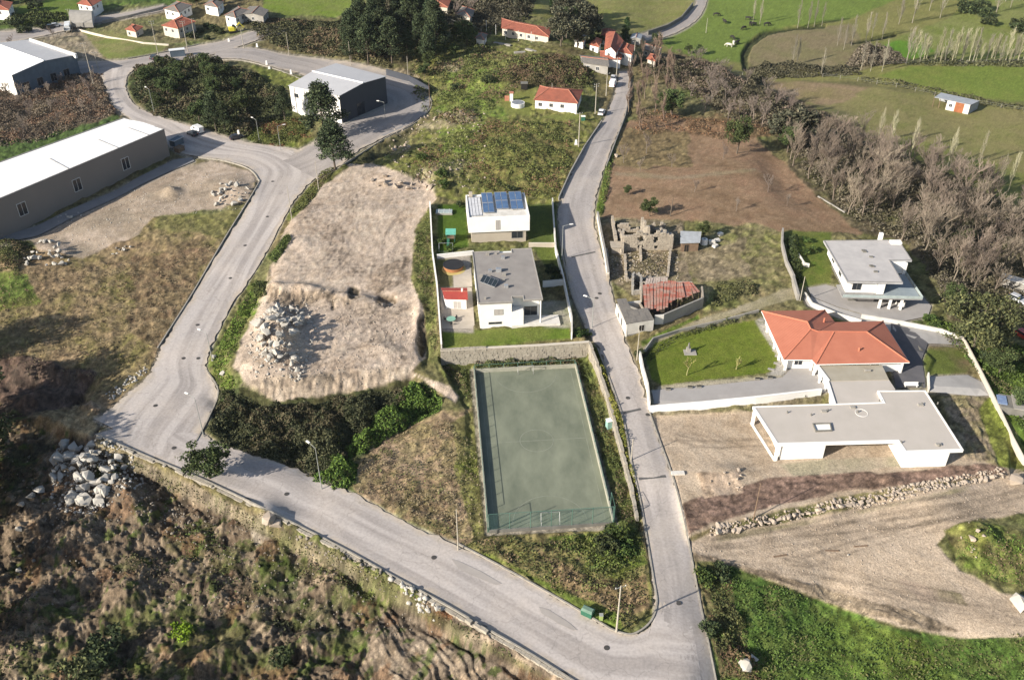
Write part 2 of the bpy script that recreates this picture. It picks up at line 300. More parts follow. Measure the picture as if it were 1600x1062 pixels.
# building plot: pale trodden soil with machine tracks
tr1 = rill(1.15, .9, 12)
plotdz = (fbm(WX, WY, 3.5, 5, 41, .6)-.5)*.24+(1-sst(0, .3, rill(1.3, 1.1, 16, 2, 43)))*.07
m = cover([(545,255),(600,258),(672,290),(680,312),(655,345),(645,400),(645,440),(662,480),(668,560),(645,580),(720,610),(712,630),(650,590),(600,598),(560,612),(480,622),(430,626),(385,600),(360,570),(372,530),(395,495),(412,465),(430,395),(450,350),(488,296)], DIRT, (.385,.315,.25), (.47,.395,.33), ea=6, dzv=plotdz)
bank = sdp(FX, FY, [(395,590),(640,572),(650,592),(560,618),(430,630),(372,600)], 40)
mb = sst(-2, 6, bank+edgeN*10)
dz = dz*(1-mb)+(rill(1.57, 1.0, 3, 4, 45)*.5-.2+(fbm(WX, WY, 3, 4, 46)-.5)*1.2)*mb
cover([(395,590),(640,572),(650,592),(560,618),(430,630),(372,600)], (.31,.255,.195), (.24,.195,.14), ea=8, k=.6)
cover([(590,430),(640,400),(640,452),(560,455)], BRN, (.22,.17,.125), ea=16, k=.55)
cover([(415,445),(520,450),(560,462),(540,480),(420,472)], (.25,.2,.145), BRN, ea=14, dzv=rill(1.4, 1.2, 7, 3, 44)*1.2-.4, k=.75)
for cx, cy, rx, ry in ((660,525,9,36), (552,456,9,10), (602,470,14,8), (520,470,5,16)):
    cover([(cx+rx*math.cos(t), cy+ry*math.sin(t)) for t in np.linspace(0, 6.28, 12)], (.09,.075,.055), BRN, ea=7, dzv=lump*.9-.4)
# strip beside the terrace, verge
cover([(668,330),(682,330),(684,545),(690,572),(735,572),(740,640),(700,600),(668,560),(662,480),(642,440),(648,360)], (.105,.115,.045), (.13,.14,.05), (.16,.14,.075), ea=5, dzv=scrub)
cover([(418,400),(450,362),(456,375),(430,415)], (.085,.12,.03), DKG, ea=4, dzv=scrub)
cover([(445,340),(478,296),(500,268),(540,256),(545,262),(505,292),(480,322),(452,345)], (.12,.13,.045), (.085,.085,.035), ea=4, dzv=scrub)
cover([(325,572),(356,500),(395,440),(420,440),(404,480),(375,530),(362,580),(372,605),(345,620)], (.09,.145,.025), (.12,.135,.045), DRY, ea=6, dzv=scrub)
# bush hollow
cover([(335,612),(380,605),(430,626),(560,612),(640,592),(690,622),(692,640),(650,665),(560,720),(520,770),(420,720),(345,700),(318,665)], (.055,.06,.028), DKG, (.085,.075,.04), ea=6, dzv=lump)
cover([(420,722),(520,768),(560,776),(640,822),(715,852),(712,862),(620,830),(500,765),(400,725)], (.12,.12,.05), DRY, ea=6, dzv=scrub*.6)
# dry patch beside the court
cover([(640,665),(690,640),(742,640),(758,828),(730,858),(640,815),(560,772),(545,735),(590,690)], (.30,.225,.16), (.235,.175,.115), (.17,.155,.07), ea=9, dzv=scrub*.45)
cover([(570,735),(680,740),(720,830),(700,850),(600,790)], (.22,.155,.105), (.20,.15,.095), (.14,.135,.055), ea=12, dzv=scrub*.7, k=.75)
cover([(700,660),(745,640),(762,830),(738,850),(722,760)], (.12,.13,.042), (.16,.14,.07), ea=10, dzv=scrub*.6)
# around the court
cover([(688,568),(740,564),(918,553),(935,600),(962,680),(985,750),(1003,815),(990,832),(958,826),(900,576),(742,584),(732,620)], (.115,.13,.045), (.15,.13,.06), DKG, ea=4, dzv=scrub*.8)
cover([(740,572),(900,560),(905,572),(742,582)], (.07,.085,.035), (.11,.11,.05), ea=3, dzv=scrub)
cover([(765,832),(958,822),(1000,830),(1012,870),(1025,935),(985,985),(880,935),(800,890),(720,852)], (.155,.135,.065), (.13,.14,.045), (.21,.17,.10), ea=6, dzv=scrub*.9)
cover([(860,840),(958,825),(1000,820),(1010,880),(960,900),(900,850)], (.085,.115,.03), (.12,.14,.04), ea=9, dzv=scrub)
cover([(840,860),(930,905),(1010,900),(1015,950),(960,960),(880,920)], (.205,.15,.095), (.16,.12,.07), ea=9, dzv=scrub*.9, k=.85)
cover([(760,862),(850,905),(960,960),(975,982),(940,968),(800,890),(730,858)], (.085,.125,.028), OLV, ea=7, dzv=scrub*.6)
cover([(926,535),(940,552),(958,602),(978,662),(988,722),(1002,782),(1012,850),(1004,822),(988,760),(965,690),(940,600),(916,548)], (.19,.175,.045), (.13,.14,.04), DRY, ea=2, dzv=scrub*.5)
# dry lot left of the west road
cover([(60,388),(140,398),(230,340),(395,330),(350,385),(300,465),(255,545),(235,590),(200,620),(170,645),(110,620),(150,600),(-60,580),(-60,410)], (.19,.142,.09), (.15,.132,.06), (.23,.175,.115), ea=7, dzv=scrub*.6)
cover([(210,400),(330,385),(300,460),(255,540),(200,520)], (.17,.115,.08), (.13,.092,.06), DRY, ea=14, dzv=scrub*.8, k=.8)
cover([(250,335),(390,330),(350,372),(240,358)], (.125,.14,.04), (.16,.15,.07), ea=8, k=.75)
cover([(-60,420),(40,430),(60,470),(-60,500)], (.09,.12,.035), OLV, ea=8)
cover([(40,365),(120,330),(270,262),(330,252),(392,268),(400,282),(385,312),(345,328),(240,336),(215,366),(130,402),(60,390)], DIRT, (.28,.235,.185), (.25,.2,.15), ea=5, dzv=flat*3)
cover([(60,360),(200,300),(280,265),(290,272),(180,320),(90,372)], BRN, DIRT2, ea=8, k=.5)
# soil heaps of the low ground
sw = rill(-.55, .9, 9, 3, 51); sw2 = rill(.9, 1.0, 9, 3, 52)
swdz = lump*.7+(.5-np.abs(fbm(WX, WY, 2.2, 5, 57, .7)-.5)*4)*.55+(fbm(WX, WY, 7, 5, 53, .6)-.5)*3.6+(sw2-.25)*.4+(n_tiny-.5)*.35
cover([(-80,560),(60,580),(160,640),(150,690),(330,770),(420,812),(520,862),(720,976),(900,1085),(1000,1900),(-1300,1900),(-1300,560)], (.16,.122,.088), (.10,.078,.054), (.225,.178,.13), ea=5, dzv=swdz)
for k in range(26):
    cx, cy = [(60,1000),(200,960),(320,880),(480,850),(560,930),(380,970),(300,830),(450,900),(250,1040),(600,880),(40,900),(120,1040),(520,1000),(640,950),(330,1010),(420,1040),(90,960),(700,1010),(550,830),(480,960),(180,880),(400,870),(520,890),(280,960),(610,920),(30,1050)][k]
    rr = 26+14*((k*37) % 10)/10
    gc = [(.058,.078,.026), (.082,.088,.036), (.098,.09,.042), (.045,.06,.025)][k % 4]
    cover([(cx+rr*1.5*math.cos(t), cy+rr*.8*math.sin(t)) for t in np.linspace(0, 6.28, 10)], gc, OLV2, (.17,.145,.09), ea=24, dzv=scrub*1.1+swdz*.6, k=.8)
cover([(600,960),(680,930),(800,985),(900,1070),(960,1100),(600,1200),(540,1080)], (.30,.25,.195), (.235,.19,.145), (.17,.13,.095), ea=8, dzv=rill(-.95, 1.0, 12, 4, 55)*.85-.3+(n_tiny-.5)*.25)
cover([(180,760),(250,760),(240,810),(160,830)], (.22,.175,.125), (.17,.13,.095), ea=10, dzv=rill(.9, .8, 8, 3, 56)*1.5-.5)
cover([(385,808),(430,800),(452,840),(400,850)], (.38,.34,.28), (.27,.22,.17), ea=8, dzv=lump*.5)
cover([(20,780),(90,720),(170,700),(240,820),(200,880),(40,930),(-60,900)], (.18,.138,.10), (.12,.094,.068), (.24,.19,.14), ea=12, dzv=swdz, k=.8)
cover([(20,640),(110,628),(160,650),(140,680),(60,690),(10,670)], (.30,.23,.14), (.20,.15,.09), ea=9, dzv=scrub)
cover([(-60,565),(60,560),(150,585),(110,640),(-60,668)], (.11,.075,.06), (.07,.055,.045), (.13,.09,.07), ea=10, dzv=lump)  # cast shadow over the hollow, painted into the ground as dark brown
cover([(-60,690),(80,700),(60,770),(-60,860)], (.09,.085,.045), (.075,.065,.045), ea=10, dzv=lump)  # next shadow down the left edge, also put into the ground colour
cover([(660,965),(700,940),(705,965),(680,975)], (.22,.11,.06), (.17,.09,.05), ea=6)
# pale sandy scrapes and dark brown pockets mixed into the heaps
swm = cover([(-80,690),(60,700),(150,690),(330,770),(420,812),(520,862),(720,976),(900,1085),(1000,1900),(-1300,1900)], (0,0,0), (0,0,0), k=0)
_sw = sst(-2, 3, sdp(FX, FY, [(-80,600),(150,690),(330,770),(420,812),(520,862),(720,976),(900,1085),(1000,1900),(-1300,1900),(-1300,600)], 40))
for _sc, _sd, _lo, _c, _k in ((3.5, 81, .60, (.30,.235,.17), .85), (2.5, 82, .60, (.055,.045,.032), .8), (1.4, 83, .62, (.24,.19,.14), .7), (2.0, 84, .62, (.075,.105,.028), .75), (4.5, 85, .60, (.19,.115,.07), .6)):
    colr = lerp3(colr, c3(_c), sst(_lo, _lo+.06, fbm(WX, WY, _sc, 4, _sd, .65))*_k*_sw)
_pl = sst(-2, 3, sdp(FX, FY, [(545,258),(672,292),(655,345),(640,440),(660,560),(640,590),(430,626),(372,590),(395,495),(430,395),(450,350)], 40))
for _sc, _sd, _lo, _c, _k in ((8, 91, .58, (.33,.26,.20), .6), (2.5, 92, .60, (.48,.41,.335), .6), (1.3, 93, .65, (.28,.22,.17), .5)):
    colr = lerp3(colr, c3(_c), sst(_lo, _lo+.07, fbm(WX, WY, _sc, 4, _sd, .65))*_k*_pl)
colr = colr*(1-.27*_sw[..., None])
# verge under the road wall
cover([(150,690),(330,770),(520,865),(720,980),(850,1050),(845,1060),(700,985),(500,880),(320,790),(150,700)], (.23,.195,.145), (.12,.115,.06), ea=5, dzv=scrub, k=.7)
# east plots
cover([(1015,648),(1180,640),(1290,632),(1440,700),(1560,712),(1600,735),(1400,760),(1110,822),(1075,838),(1060,790),(1035,700)], (.38,.31,.24), (.32,.255,.19), (.43,.36,.285), ea=5, dzv=scrub*.16)
cover([(1058,790),(1110,772),(1200,745),(1300,738),(1420,738),(1565,722),(1575,740),(1420,756),(1300,772),(1110,815),(1075,835)], (.185,.13,.105), (.155,.11,.085), ea=6, dzv=rill(.12, .8, 14, 3, 61)*.3)
cover([(1090,740),(1160,735),(1160,770),(1100,778)], (.30,.23,.17), DIRT, ea=8, dzv=lump*.5)
cover([(1215,725),(1400,712),(1412,728),(1240,745)], (.30,.27,.20), DIRT, ea=4)
cover([(1470,625),(1540,618),(1590,712),(1560,728),(1500,712)], (.27,.22,.165), (.22,.18,.12), (.16,.155,.07), ea=5, dzv=rill(1.4, .8, 4, 3, 62)*.6)
cover([(1530,640),(1548,618),(1600,700),(1600,735),(1560,728),(1545,680)], (.13,.15,.04), OLV, ea=5, dzv=scrub*.5)
m = cover([(1076,850),(1110,836),(1300,800),(1420,772),(1560,742),(1640,730),(1700,800),(1600,800),(1500,815),(1465,850),(1500,890),(1560,925),(1700,945),(1700,995),(1500,996),(1400,978),(1290,940),(1200,905),(1100,880)], (.43,.355,.28), (.385,.315,.245), (.36,.29,.22), ea=5, dzv=flat*2+rill(-.35, .9, 16, 3, 63)*.09)
cover([(1080,868),(1200,890),(1300,920),(1400,945),(1500,985),(1440,985),(1290,940),(1200,905),(1100,882)], BRN, (.22,.18,.13), ea=12, dzv=rill(-.55, .8, 12, 3, 64)*.6, k=.8)
cover([(1110,838),(1300,805),(1560,750),(1560,755),(1300,812),(1120,846)], (.20,.18,.10), DIRT, ea=4, k=.7)
cover([(1470,825),(1530,815),(1600,835),(1700,860),(1700,935),(1600,925),(1540,905),(1490,872)], (.095,.15,.03), (.12,.14,.045), (.15,.12,.07), ea=8, dzv=scrub)
cover([(1470,825),(1520,815),(1545,845),(1520,870),(1485,850)], (.17,.13,.085), OLV, ea=8, dzv=scrub)
cover([(1405,905),(1500,930),(1510,945),(1440,935)], (.15,.14,.065), DIRT2, ea=8)
cover([(1092,878),(1150,885),(1200,907),(1290,942),(1400,980),(1500,998),(1700,992),(2600,1000),(2600,1900),(1160,1900),(1120,1062)], (.058,.098,.026), (.085,.13,.034), (.11,.125,.045), ea=5, dzv=scrub*.45)
cover([(1092,878),(1135,885),(1150,960),(1180,1062),(1122,1062)], (.10,.10,.045), (.13,.105,.06), (.07,.09,.03), ea=8, dzv=scrub)
cover([(1300,960),(1440,990),(1480,1062),(1250,1062)], (.115,.135,.035), (.085,.12,.03), ea=20, k=.6)
# gardens of the white houses
LAWN = (.085,.125,.022); LAWN2 = (.115,.14,.032)
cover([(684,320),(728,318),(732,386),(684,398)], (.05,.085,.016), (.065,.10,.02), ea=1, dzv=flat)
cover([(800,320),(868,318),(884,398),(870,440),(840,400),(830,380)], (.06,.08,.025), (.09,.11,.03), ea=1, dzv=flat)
cover([(690,518),(888,508),(893,528),(692,545)], (.095,.135,.028), (.14,.155,.05), ea=1, dzv=flat)
cover([(684,400),(735,398),(740,520),(688,518)], (.30,.27,.235), (.27,.245,.21), ea=1, dzv=flat*.3)
cover([(683,405),(706,405),(708,448),(686,450)], (.11,.115,.045), (.14,.12,.07), ea=1, dzv=flat)
cover([(845,472),(893,470),(893,510),(850,512)], (.30,.28,.24), (.1,.12,.04), ea=3, dzv=flat*.3)
# orange house garden
cover([(1010,560),(1022,536),(1060,522),(1130,508),(1178,500),(1196,508),(1208,530),(1216,560),(1212,575),(1195,584),(1110,592),(1034,602),(1018,592)], LAWN2, (.10,.13,.026), (.13,.145,.038), ea=.6, w=1, dzv=flat*.3)
cover([(1178,500),(1205,490),(1245,570),(1225,590),(1195,586),(1212,575),(1216,560)], (.33,.31,.28), (.14,.15,.06), ea=1.5, dzv=flat*.3)
cover([(1025,604),(1110,594),(1220,586),(1222,590),(1110,602),(1030,612)], (.34,.30,.23), (.28,.26,.19), ea=1, dzv=flat*.3)
cover([(1015,640),(1180,628),(1282,615),(1284,628),(1180,640),(1020,650)], (.20,.17,.12), (.14,.13,.07), ea=2)
cover([(1450,535),(1504,538),(1518,572),(1510,585),(1450,586),(1438,560)], (.11,.13,.04), (.17,.125,.085), ea=4, dzv=flat)
cover([(1425,570),(1444,572),(1450,605),(1430,606)], (.045,.085,.018), (.05,.09,.02), ea=1, dzv=flat)
# roads: the bed lies flat under the sheets
rm = np.zeros(GX.shape)
for nm, (L_, R_) in ROADS.items():
    for i in range(len(L_)-1):
        q = [tuple(L_[i]), tuple(L_[i+1]), tuple(R_[i+1]), tuple(R_[i])]
        s = sdp(FX, FY, q, 8); rm = np.maximum(rm, sst(-4.5, -1.0, s))
SHEETS = {
 'drive': [(1024,641),(1018,610),(1110,602),(1222,590),(1240,572),(1290,570),(1298,612),(1180,627)],
 'park':  [(1262,450),(1290,445),(1330,455),(1440,462),(1455,478),(1450,494),(1410,502),(1370,497),(1310,480),(1268,463)],
 'path':  [(1256,466),(1268,464),(1310,481),(1370,498),(1410,503),(1470,518),(1500,530),(1508,540),(1450,537),(1400,520),(1318,498),(1262,478)],
 'terrace': [(1392,505),(1420,512),(1450,536),(1440,562),(1446,606),(1400,606),(1390,560)],
 'slab': [(1449,588),(1512,586),(1540,600),(1546,618),(1452,612)],
 'yard3': [(525,196),(610,156),(600,115),(655,134),(673,157),(668,176),(640,194),(600,213)],
 'walk1': [(-80,412),(-80,395),(60,352),(180,298),(272,250),(300,246),(304,252),(270,266),(180,310),(60,368)],
 'court': [(736,578),(902,570),(965,824),(760,834)],
}
for nm, pl in SHEETS.items():
    s = sdp(FX, FY, pl, 8); rm = np.maximum(rm, sst(-4, -1, s))
# buildings stand on level ground
dz = (dz*1.15+(fbm(WX, WY, .9, 2, 73, .7)-.5)*.22*(1-smooth_))*(1-rm)-.16*rm
HF = H+dz
def track(pts, w=1.5, tone=.72, depth=.10, fade=1.0):
    "a pair of wheel ruts pressed along pixel points"
    global colr, dz
    P = cr(pts, 6); bx, by, _z = at(P[:, 0], P[:, 1]); d = np.full(GX.shape, 99.0)
    m0 = (FX > P[:, 0].min()-30) & (FX < P[:, 0].max()+30) & (FY > P[:, 1].min()-30) & (FY < P[:, 1].max()+30)
    X = WX[m0]; Y = WY[m0]; dd = np.full(X.shape, 99.0)
    # world xy shift by height is small; use ground points at height zero plane
    for i in range(len(bx)-1):
        a0, b0 = g(*p0(P[i, 0], P[i, 1], float(_z[i]))) if False else (bx[i], by[i]); a1, b1 = bx[i+1], by[i+1]
        ex, ey = a1-a0, b1-b0; L = ex*ex+ey*ey+1e-9; t = np.clip(((X-a0)*ex+(Y-b0)*ey)/L, 0, 1); dd = np.minimum(dd, np.hypot(X-a0-t*ex, Y-b0-t*ey))
    d[m0] = dd+(n_mid[m0]-.5)*.25
    m = np.exp(-((d-w/2)/.26)**2)*fade*np.clip(.4+n_fin, 0, 1)
    colr = colr*(1-(1-tone)*m)[..., None]; dz = dz-depth*m
_rt = np.random.default_rng(5)
for (x0, y0, x1, y1, n_) in ((430,480,640,470,8), (400,600,650,560,5), (560,300,500,420,7), (620,330,600,450,6), (430,330,660,300,7), (470,290,560,440,8), (440,430,640,420,6), (500,560,640,490,9), (560,470,640,570,6), (1060,670,1200,700,6), (1110,850,1560,780,9), (1150,880,1580,960,7), (1250,870,1600,770,6), (1420,640,1580,700,6), (960,272,1180,264,5), (1180,264,1300,330,5), (960,300,1240,340,5), (1000,380,1200,440,5), (100,350,370,280,5), (650,980,860,1050,6)):
    for k in range(n_):
        j = _rt.normal(size=8)*14; jj = _rt.normal(size=8)*5
        ax, ay, bx_, by_ = x0+j[0], y0+jj[0]*3, x1+j[1], y1+jj[1]*3
        track([(ax, ay), ((ax*2+bx_)/3+j[2], (ay*2+by_)/3+jj[2]), ((ax+bx_*2)/3+j[3], (ay+by_*2)/3+jj[3]), (bx_, by_)], 1.7, .82, .10, .9)
# a little more chroma in all the ground colours
_g = colr.mean(-1, keepdims=True); colr = np.clip(_g+(colr-_g)*1.16, .004, 1)
# gravelly road margins
colr = lerp3(colr, c3((.27,.24,.2)), rm*.8)
spk = RNG.normal(size=GX.shape)
rough_ = 1-np.clip(rm, 0, 1)
HFN = fbm(WX, WY, 1.1, 3, 71, .7)
veg_ = (1-sst(.20, .30, colr.mean(-1))*.68)*(1-.75*smooth_)
colr = colr*(1+(con(n_tiny, 1.5)-.5)*.8*veg_)[..., None]*(1+(con(HFN, 2.2)-.5)*.5*veg_)[..., None]*(1+.12*spk*np.clip(veg_+.2, 0, 1))[..., None]
dk_ = sst(.58, .70, fbm(WX, WY, 1.7, 3, 72, .65))*.42*rough_*veg_
colr = colr*(1-dk_)[..., None]
hf = mk_lookup(HF)
def AF(px, py):
    x, y, z = at(px, py, hf); return float(x), float(y), float(z)

# ------------------------------------------------------------------ mesh and material helpers
def mk_mesh(name, V, F, mat=None, col=None, smooth=False, uv=None):
    "V (n,3) floats, F (m,k) indices of one size; col per vertex"
    V = np.asarray(V, np.float32); F = np.asarray(F, np.int32); m, k = F.shape
    me = bpy.data.meshes.new(name)
    me.vertices.add(len(V)); me.vertices.foreach_set('co', V.ravel())
    me.loops.add(m*k); me.loops.foreach_set('vertex_index', F.ravel())
    me.polygons.add(m); me.polygons.foreach_set('loop_start', np.arange(0, m*k, k, dtype=np.int32))
    me.polygons.foreach_set('loop_total', np.full(m, k, np.int32))
    if smooth: me.polygons.foreach_set('use_smooth', np.ones(m, bool))
    me.update(calc_edges=True)
    if col is not None:
        a = me.color_attributes.new('Col', 'FLOAT_COLOR', 'POINT')
        c = np.ones((len(V), 4), np.float32); c[:, :3] = col; a.data.foreach_set('color', c.ravel())
    if uv is not None:
        l = me.uv_layers.new(name='UVMap'); l.data.foreach_set('uv', np.asarray(uv, np.float32)[F.ravel()].ravel())
    if mat: me.materials.append(mat)
    return me
def link(o, parent=None):
    COL.objects.link(o)
    if parent is not None: o.parent = parent
    return o
def tag(o, label=None, cat=None, group=None, kind=None):
    if label: o['label'] = label
    if cat: o['category'] = cat
    if group: o['group'] = group
    if kind: o['kind'] = kind
    return o
def thing(name, loc, label, cat, group=None, rz=0):
    o = bpy.data.objects.new(name, None); o.location = loc; o.rotation_euler = (0, 0, rz); o.empty_display_size = .3
    link(o); return tag(o, label, cat, group)
def ob(name, me, parent=None, loc=None):
    o = bpy.data.objects.new(name, me); link(o, parent)
    if loc is not None: o.location = loc
    return o
def wpart(name, V, F, mat, parent=None, smooth=False, uvs=None):
    "part from world coordinates; F is a list of index lists"
    ox = Vector((0, 0, 0)); p = parent
    while p is not None: ox += p.location; p = p.parent
    me = bpy.data.meshes.new(name)
    me.from_pydata([(v[0]-ox[0], v[1]-ox[1], v[2]-ox[2]) for v in V], [], [tuple(f) for f in F])
    if uvs is not None:
        l = me.uv_layers.new(name='UVMap'); k = 0
        for f in uvs:
            for u in f: l.data[k].uv = u; k += 1
    if smooth:
        for p_ in me.polygons: p_.use_smooth = True
    me.materials.append(mat); me.update()
    return ob(name, me, parent)
def N(nt, t, **kw):
    n = nt.nodes.new(t)
    for k, v in kw.items(): setattr(n, k, v)
    return n
def mat(name, c, rough=.85, c2=None, sc=1.0, det=5, bump=.0, bsc=None, metal=0.0, wave=None, spec=.3, streak=None, amt=.5):
    m = bpy.data.materials.new(name); m.use_nodes = True; nt = m.node_tree; b = nt.nodes['Principled BSDF']
    b.inputs['Roughness'].default_value = rough; b.inputs['Metallic'].default_value = metal
    b.inputs['Specular IOR Level'].default_value = spec
    tc = N(nt, 'ShaderNodeTexCoord')
    c2 = c2 or tuple(x*.72 for x in c)
    nz = N(nt, 'ShaderNodeTexNoise'); nz.inputs['Scale'].default_value = sc; nz.inputs['Detail'].default_value = det; nz.inputs['Roughness'].default_value = .6
    nt.links.new(tc.outputs['Object'], nz.inputs['Vector'])
    if streak:
        mp = N(nt, 'ShaderNodeMapping'); mp.inputs['Scale'].default_value = streak
        nt.links.new(tc.outputs['Object'], mp.inputs[0]); nt.links.new(mp.outputs[0], nz.inputs['Vector'])
    rp = N(nt, 'ShaderNodeValToRGB'); rp.color_ramp.elements[0].position = .5-amt*.4; rp.color_ramp.elements[1].position = .5+amt*.4
    rp.color_ramp.elements[0].color = (*c2, 1); rp.color_ramp.elements[1].color = (*c, 1)
    nt.links.new(nz.outputs['Fac'], rp.inputs[0]); nt.links.new(rp.outputs[0], b.inputs['Base Color'])
    h = None
    if wave:
        uvn = N(nt, 'ShaderNodeUVMap'); w = N(nt, 'ShaderNodeTexWave'); w.bands_direction = wave[0]; w.inputs['Scale'].default_value = wave[1]
        w.inputs['Distortion'].default_value = 0; nt.links.new(uvn.outputs[0], w.inputs['Vector'])
        bp = N(nt, 'ShaderNodeBump'); bp.inputs['Strength'].default_value = wave[2]; bp.inputs['Distance'].default_value = .05
        nt.links.new(w.outputs['Fac'], bp.inputs['Height']); nt.links.new(bp.outputs[0], b.inputs['Normal'])
    elif bump:
        n2 = N(nt, 'ShaderNodeTexNoise'); n2.inputs['Scale'].default_value = bsc or sc*4; n2.inputs['Detail'].default_value = 4
        nt.links.new(tc.outputs['Object'], n2.inputs['Vector'])
        bp = N(nt, 'ShaderNodeBump'); bp.inputs['Strength'].default_value = bump; bp.inputs['Distance'].default_value = .1
        nt.links.new(n2.outputs['Fac'], bp.inputs['Height']); nt.links.new(bp.outputs[0], b.inputs['Normal'])
    return m
def vcol_mat(name, rough=.95, var=.0, nsc=3.0, amt=.3, bump=0.0, trans=0.0):
    m = bpy.data.materials.new(name); m.use_nodes = True; nt = m.node_tree; b = nt.nodes['Principled BSDF']
    b.inputs['Roughness'].default_value = rough; b.inputs['Specular IOR Level'].default_value = .15
    at_ = N(nt, 'ShaderNodeVertexColor'); at_.layer_name = 'Col'
    out = at_.outputs['Color']
    if amt:
        geo = N(nt, 'ShaderNodeNewGeometry'); nz = N(nt, 'ShaderNodeTexNoise'); nz.inputs['Scale'].default_value = nsc; nz.inputs['Detail'].default_value = 6; nz.inputs['Roughness'].default_value = .65
        nt.links.new(geo.outputs['Position'], nz.inputs['Vector'])
        mr = N(nt, 'ShaderNodeMapRange'); mr.inputs['From Min'].default_value = .3; mr.inputs['From Max'].default_value = .7
        mr.inputs['To Min'].default_value = 1-amt; mr.inputs['To Max'].default_value = 1+amt
        nt.links.new(nz.outputs['Fac'], mr.inputs['Value'])
        mx = N(nt, 'ShaderNodeVectorMath', operation='SCALE'); nt.links.new(out, mx.inputs[0]); nt.links.new(mr.outputs[0], mx.inputs['Scale']); out = mx.outputs[0]
        if name == 'ground_soil':
            nf = N(nt, 'ShaderNodeTexNoise'); nf.inputs['Scale'].default_value = 8.0; nf.inputs['Detail'].default_value = 3; nf.inputs['Roughness'].default_value = .7
            nt.links.new(geo.outputs['Position'], nf.inputs['Vector'])
            mf = N(nt, 'ShaderNodeMapRange'); mf.inputs['From Min'].default_value = .3; mf.inputs['From Max'].default_value = .7; mf.inputs['To Min'].default_value = .62; mf.inputs['To Max'].default_value = 1.38
            nt.links.new(nf.outputs['Fac'], mf.inputs['Value'])
            mg = N(nt, 'ShaderNodeVectorMath', operation='SCALE'); nt.links.new(out, mg.inputs[0]); nt.links.new(mf.outputs[0], mg.inputs['Scale']); out = mg.outputs[0]
        if bump:
            bp = N(nt, 'ShaderNodeBump'); bp.inputs['Strength'].default_value = bump; bp.inputs['Distance'].default_value = .15
            nt.links.new(nz.outputs['Fac'], bp.inputs['Height']); nt.links.new(bp.outputs[0], b.inputs['Normal'])
    if var:
        oi = N(nt, 'ShaderNodeObjectInfo'); hs = N(nt, 'ShaderNodeHueSaturation'); mr2 = N(nt, 'ShaderNodeMapRange')
        mr2.inputs['To Min'].default_value = 1-var; mr2.inputs['To Max'].default_value = 1+var
        mr3 = N(nt, 'ShaderNodeMapRange'); mr3.inputs['To Min'].default_value = .5-var*.08; mr3.inputs['To Max'].default_value = .5+var*.08
        nt.links.new(oi.outputs['Random'], mr2.inputs['Value']); nt.links.new(oi.outputs['Random'], mr3.inputs['Value'])
        nt.links.new(mr2.outputs[0], hs.inputs['Value']); nt.links.new(mr3.outputs[0], hs.inputs['Hue']); nt.links.new(out, hs.inputs['Color']); out = hs.outputs[0]
    nt.links.new(out, b.inputs['Base Color'])
    return m
M_GROUND = vcol_mat('ground_soil', nsc=3.0, amt=.30, bump=.8)
ny, nx = GX.shape
idx = np.arange(ny*nx).reshape(ny, nx)
F = np.stack([idx[1:, :-1], idx[1:, 1:], idx[:-1, 1:], idx[:-1, :-1]], -1).reshape(-1, 4)
V = np.stack([WX, WY, HF], -1).reshape(-1, 3)
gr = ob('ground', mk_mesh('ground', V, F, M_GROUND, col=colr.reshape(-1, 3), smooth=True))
tag(gr, kind='structure')

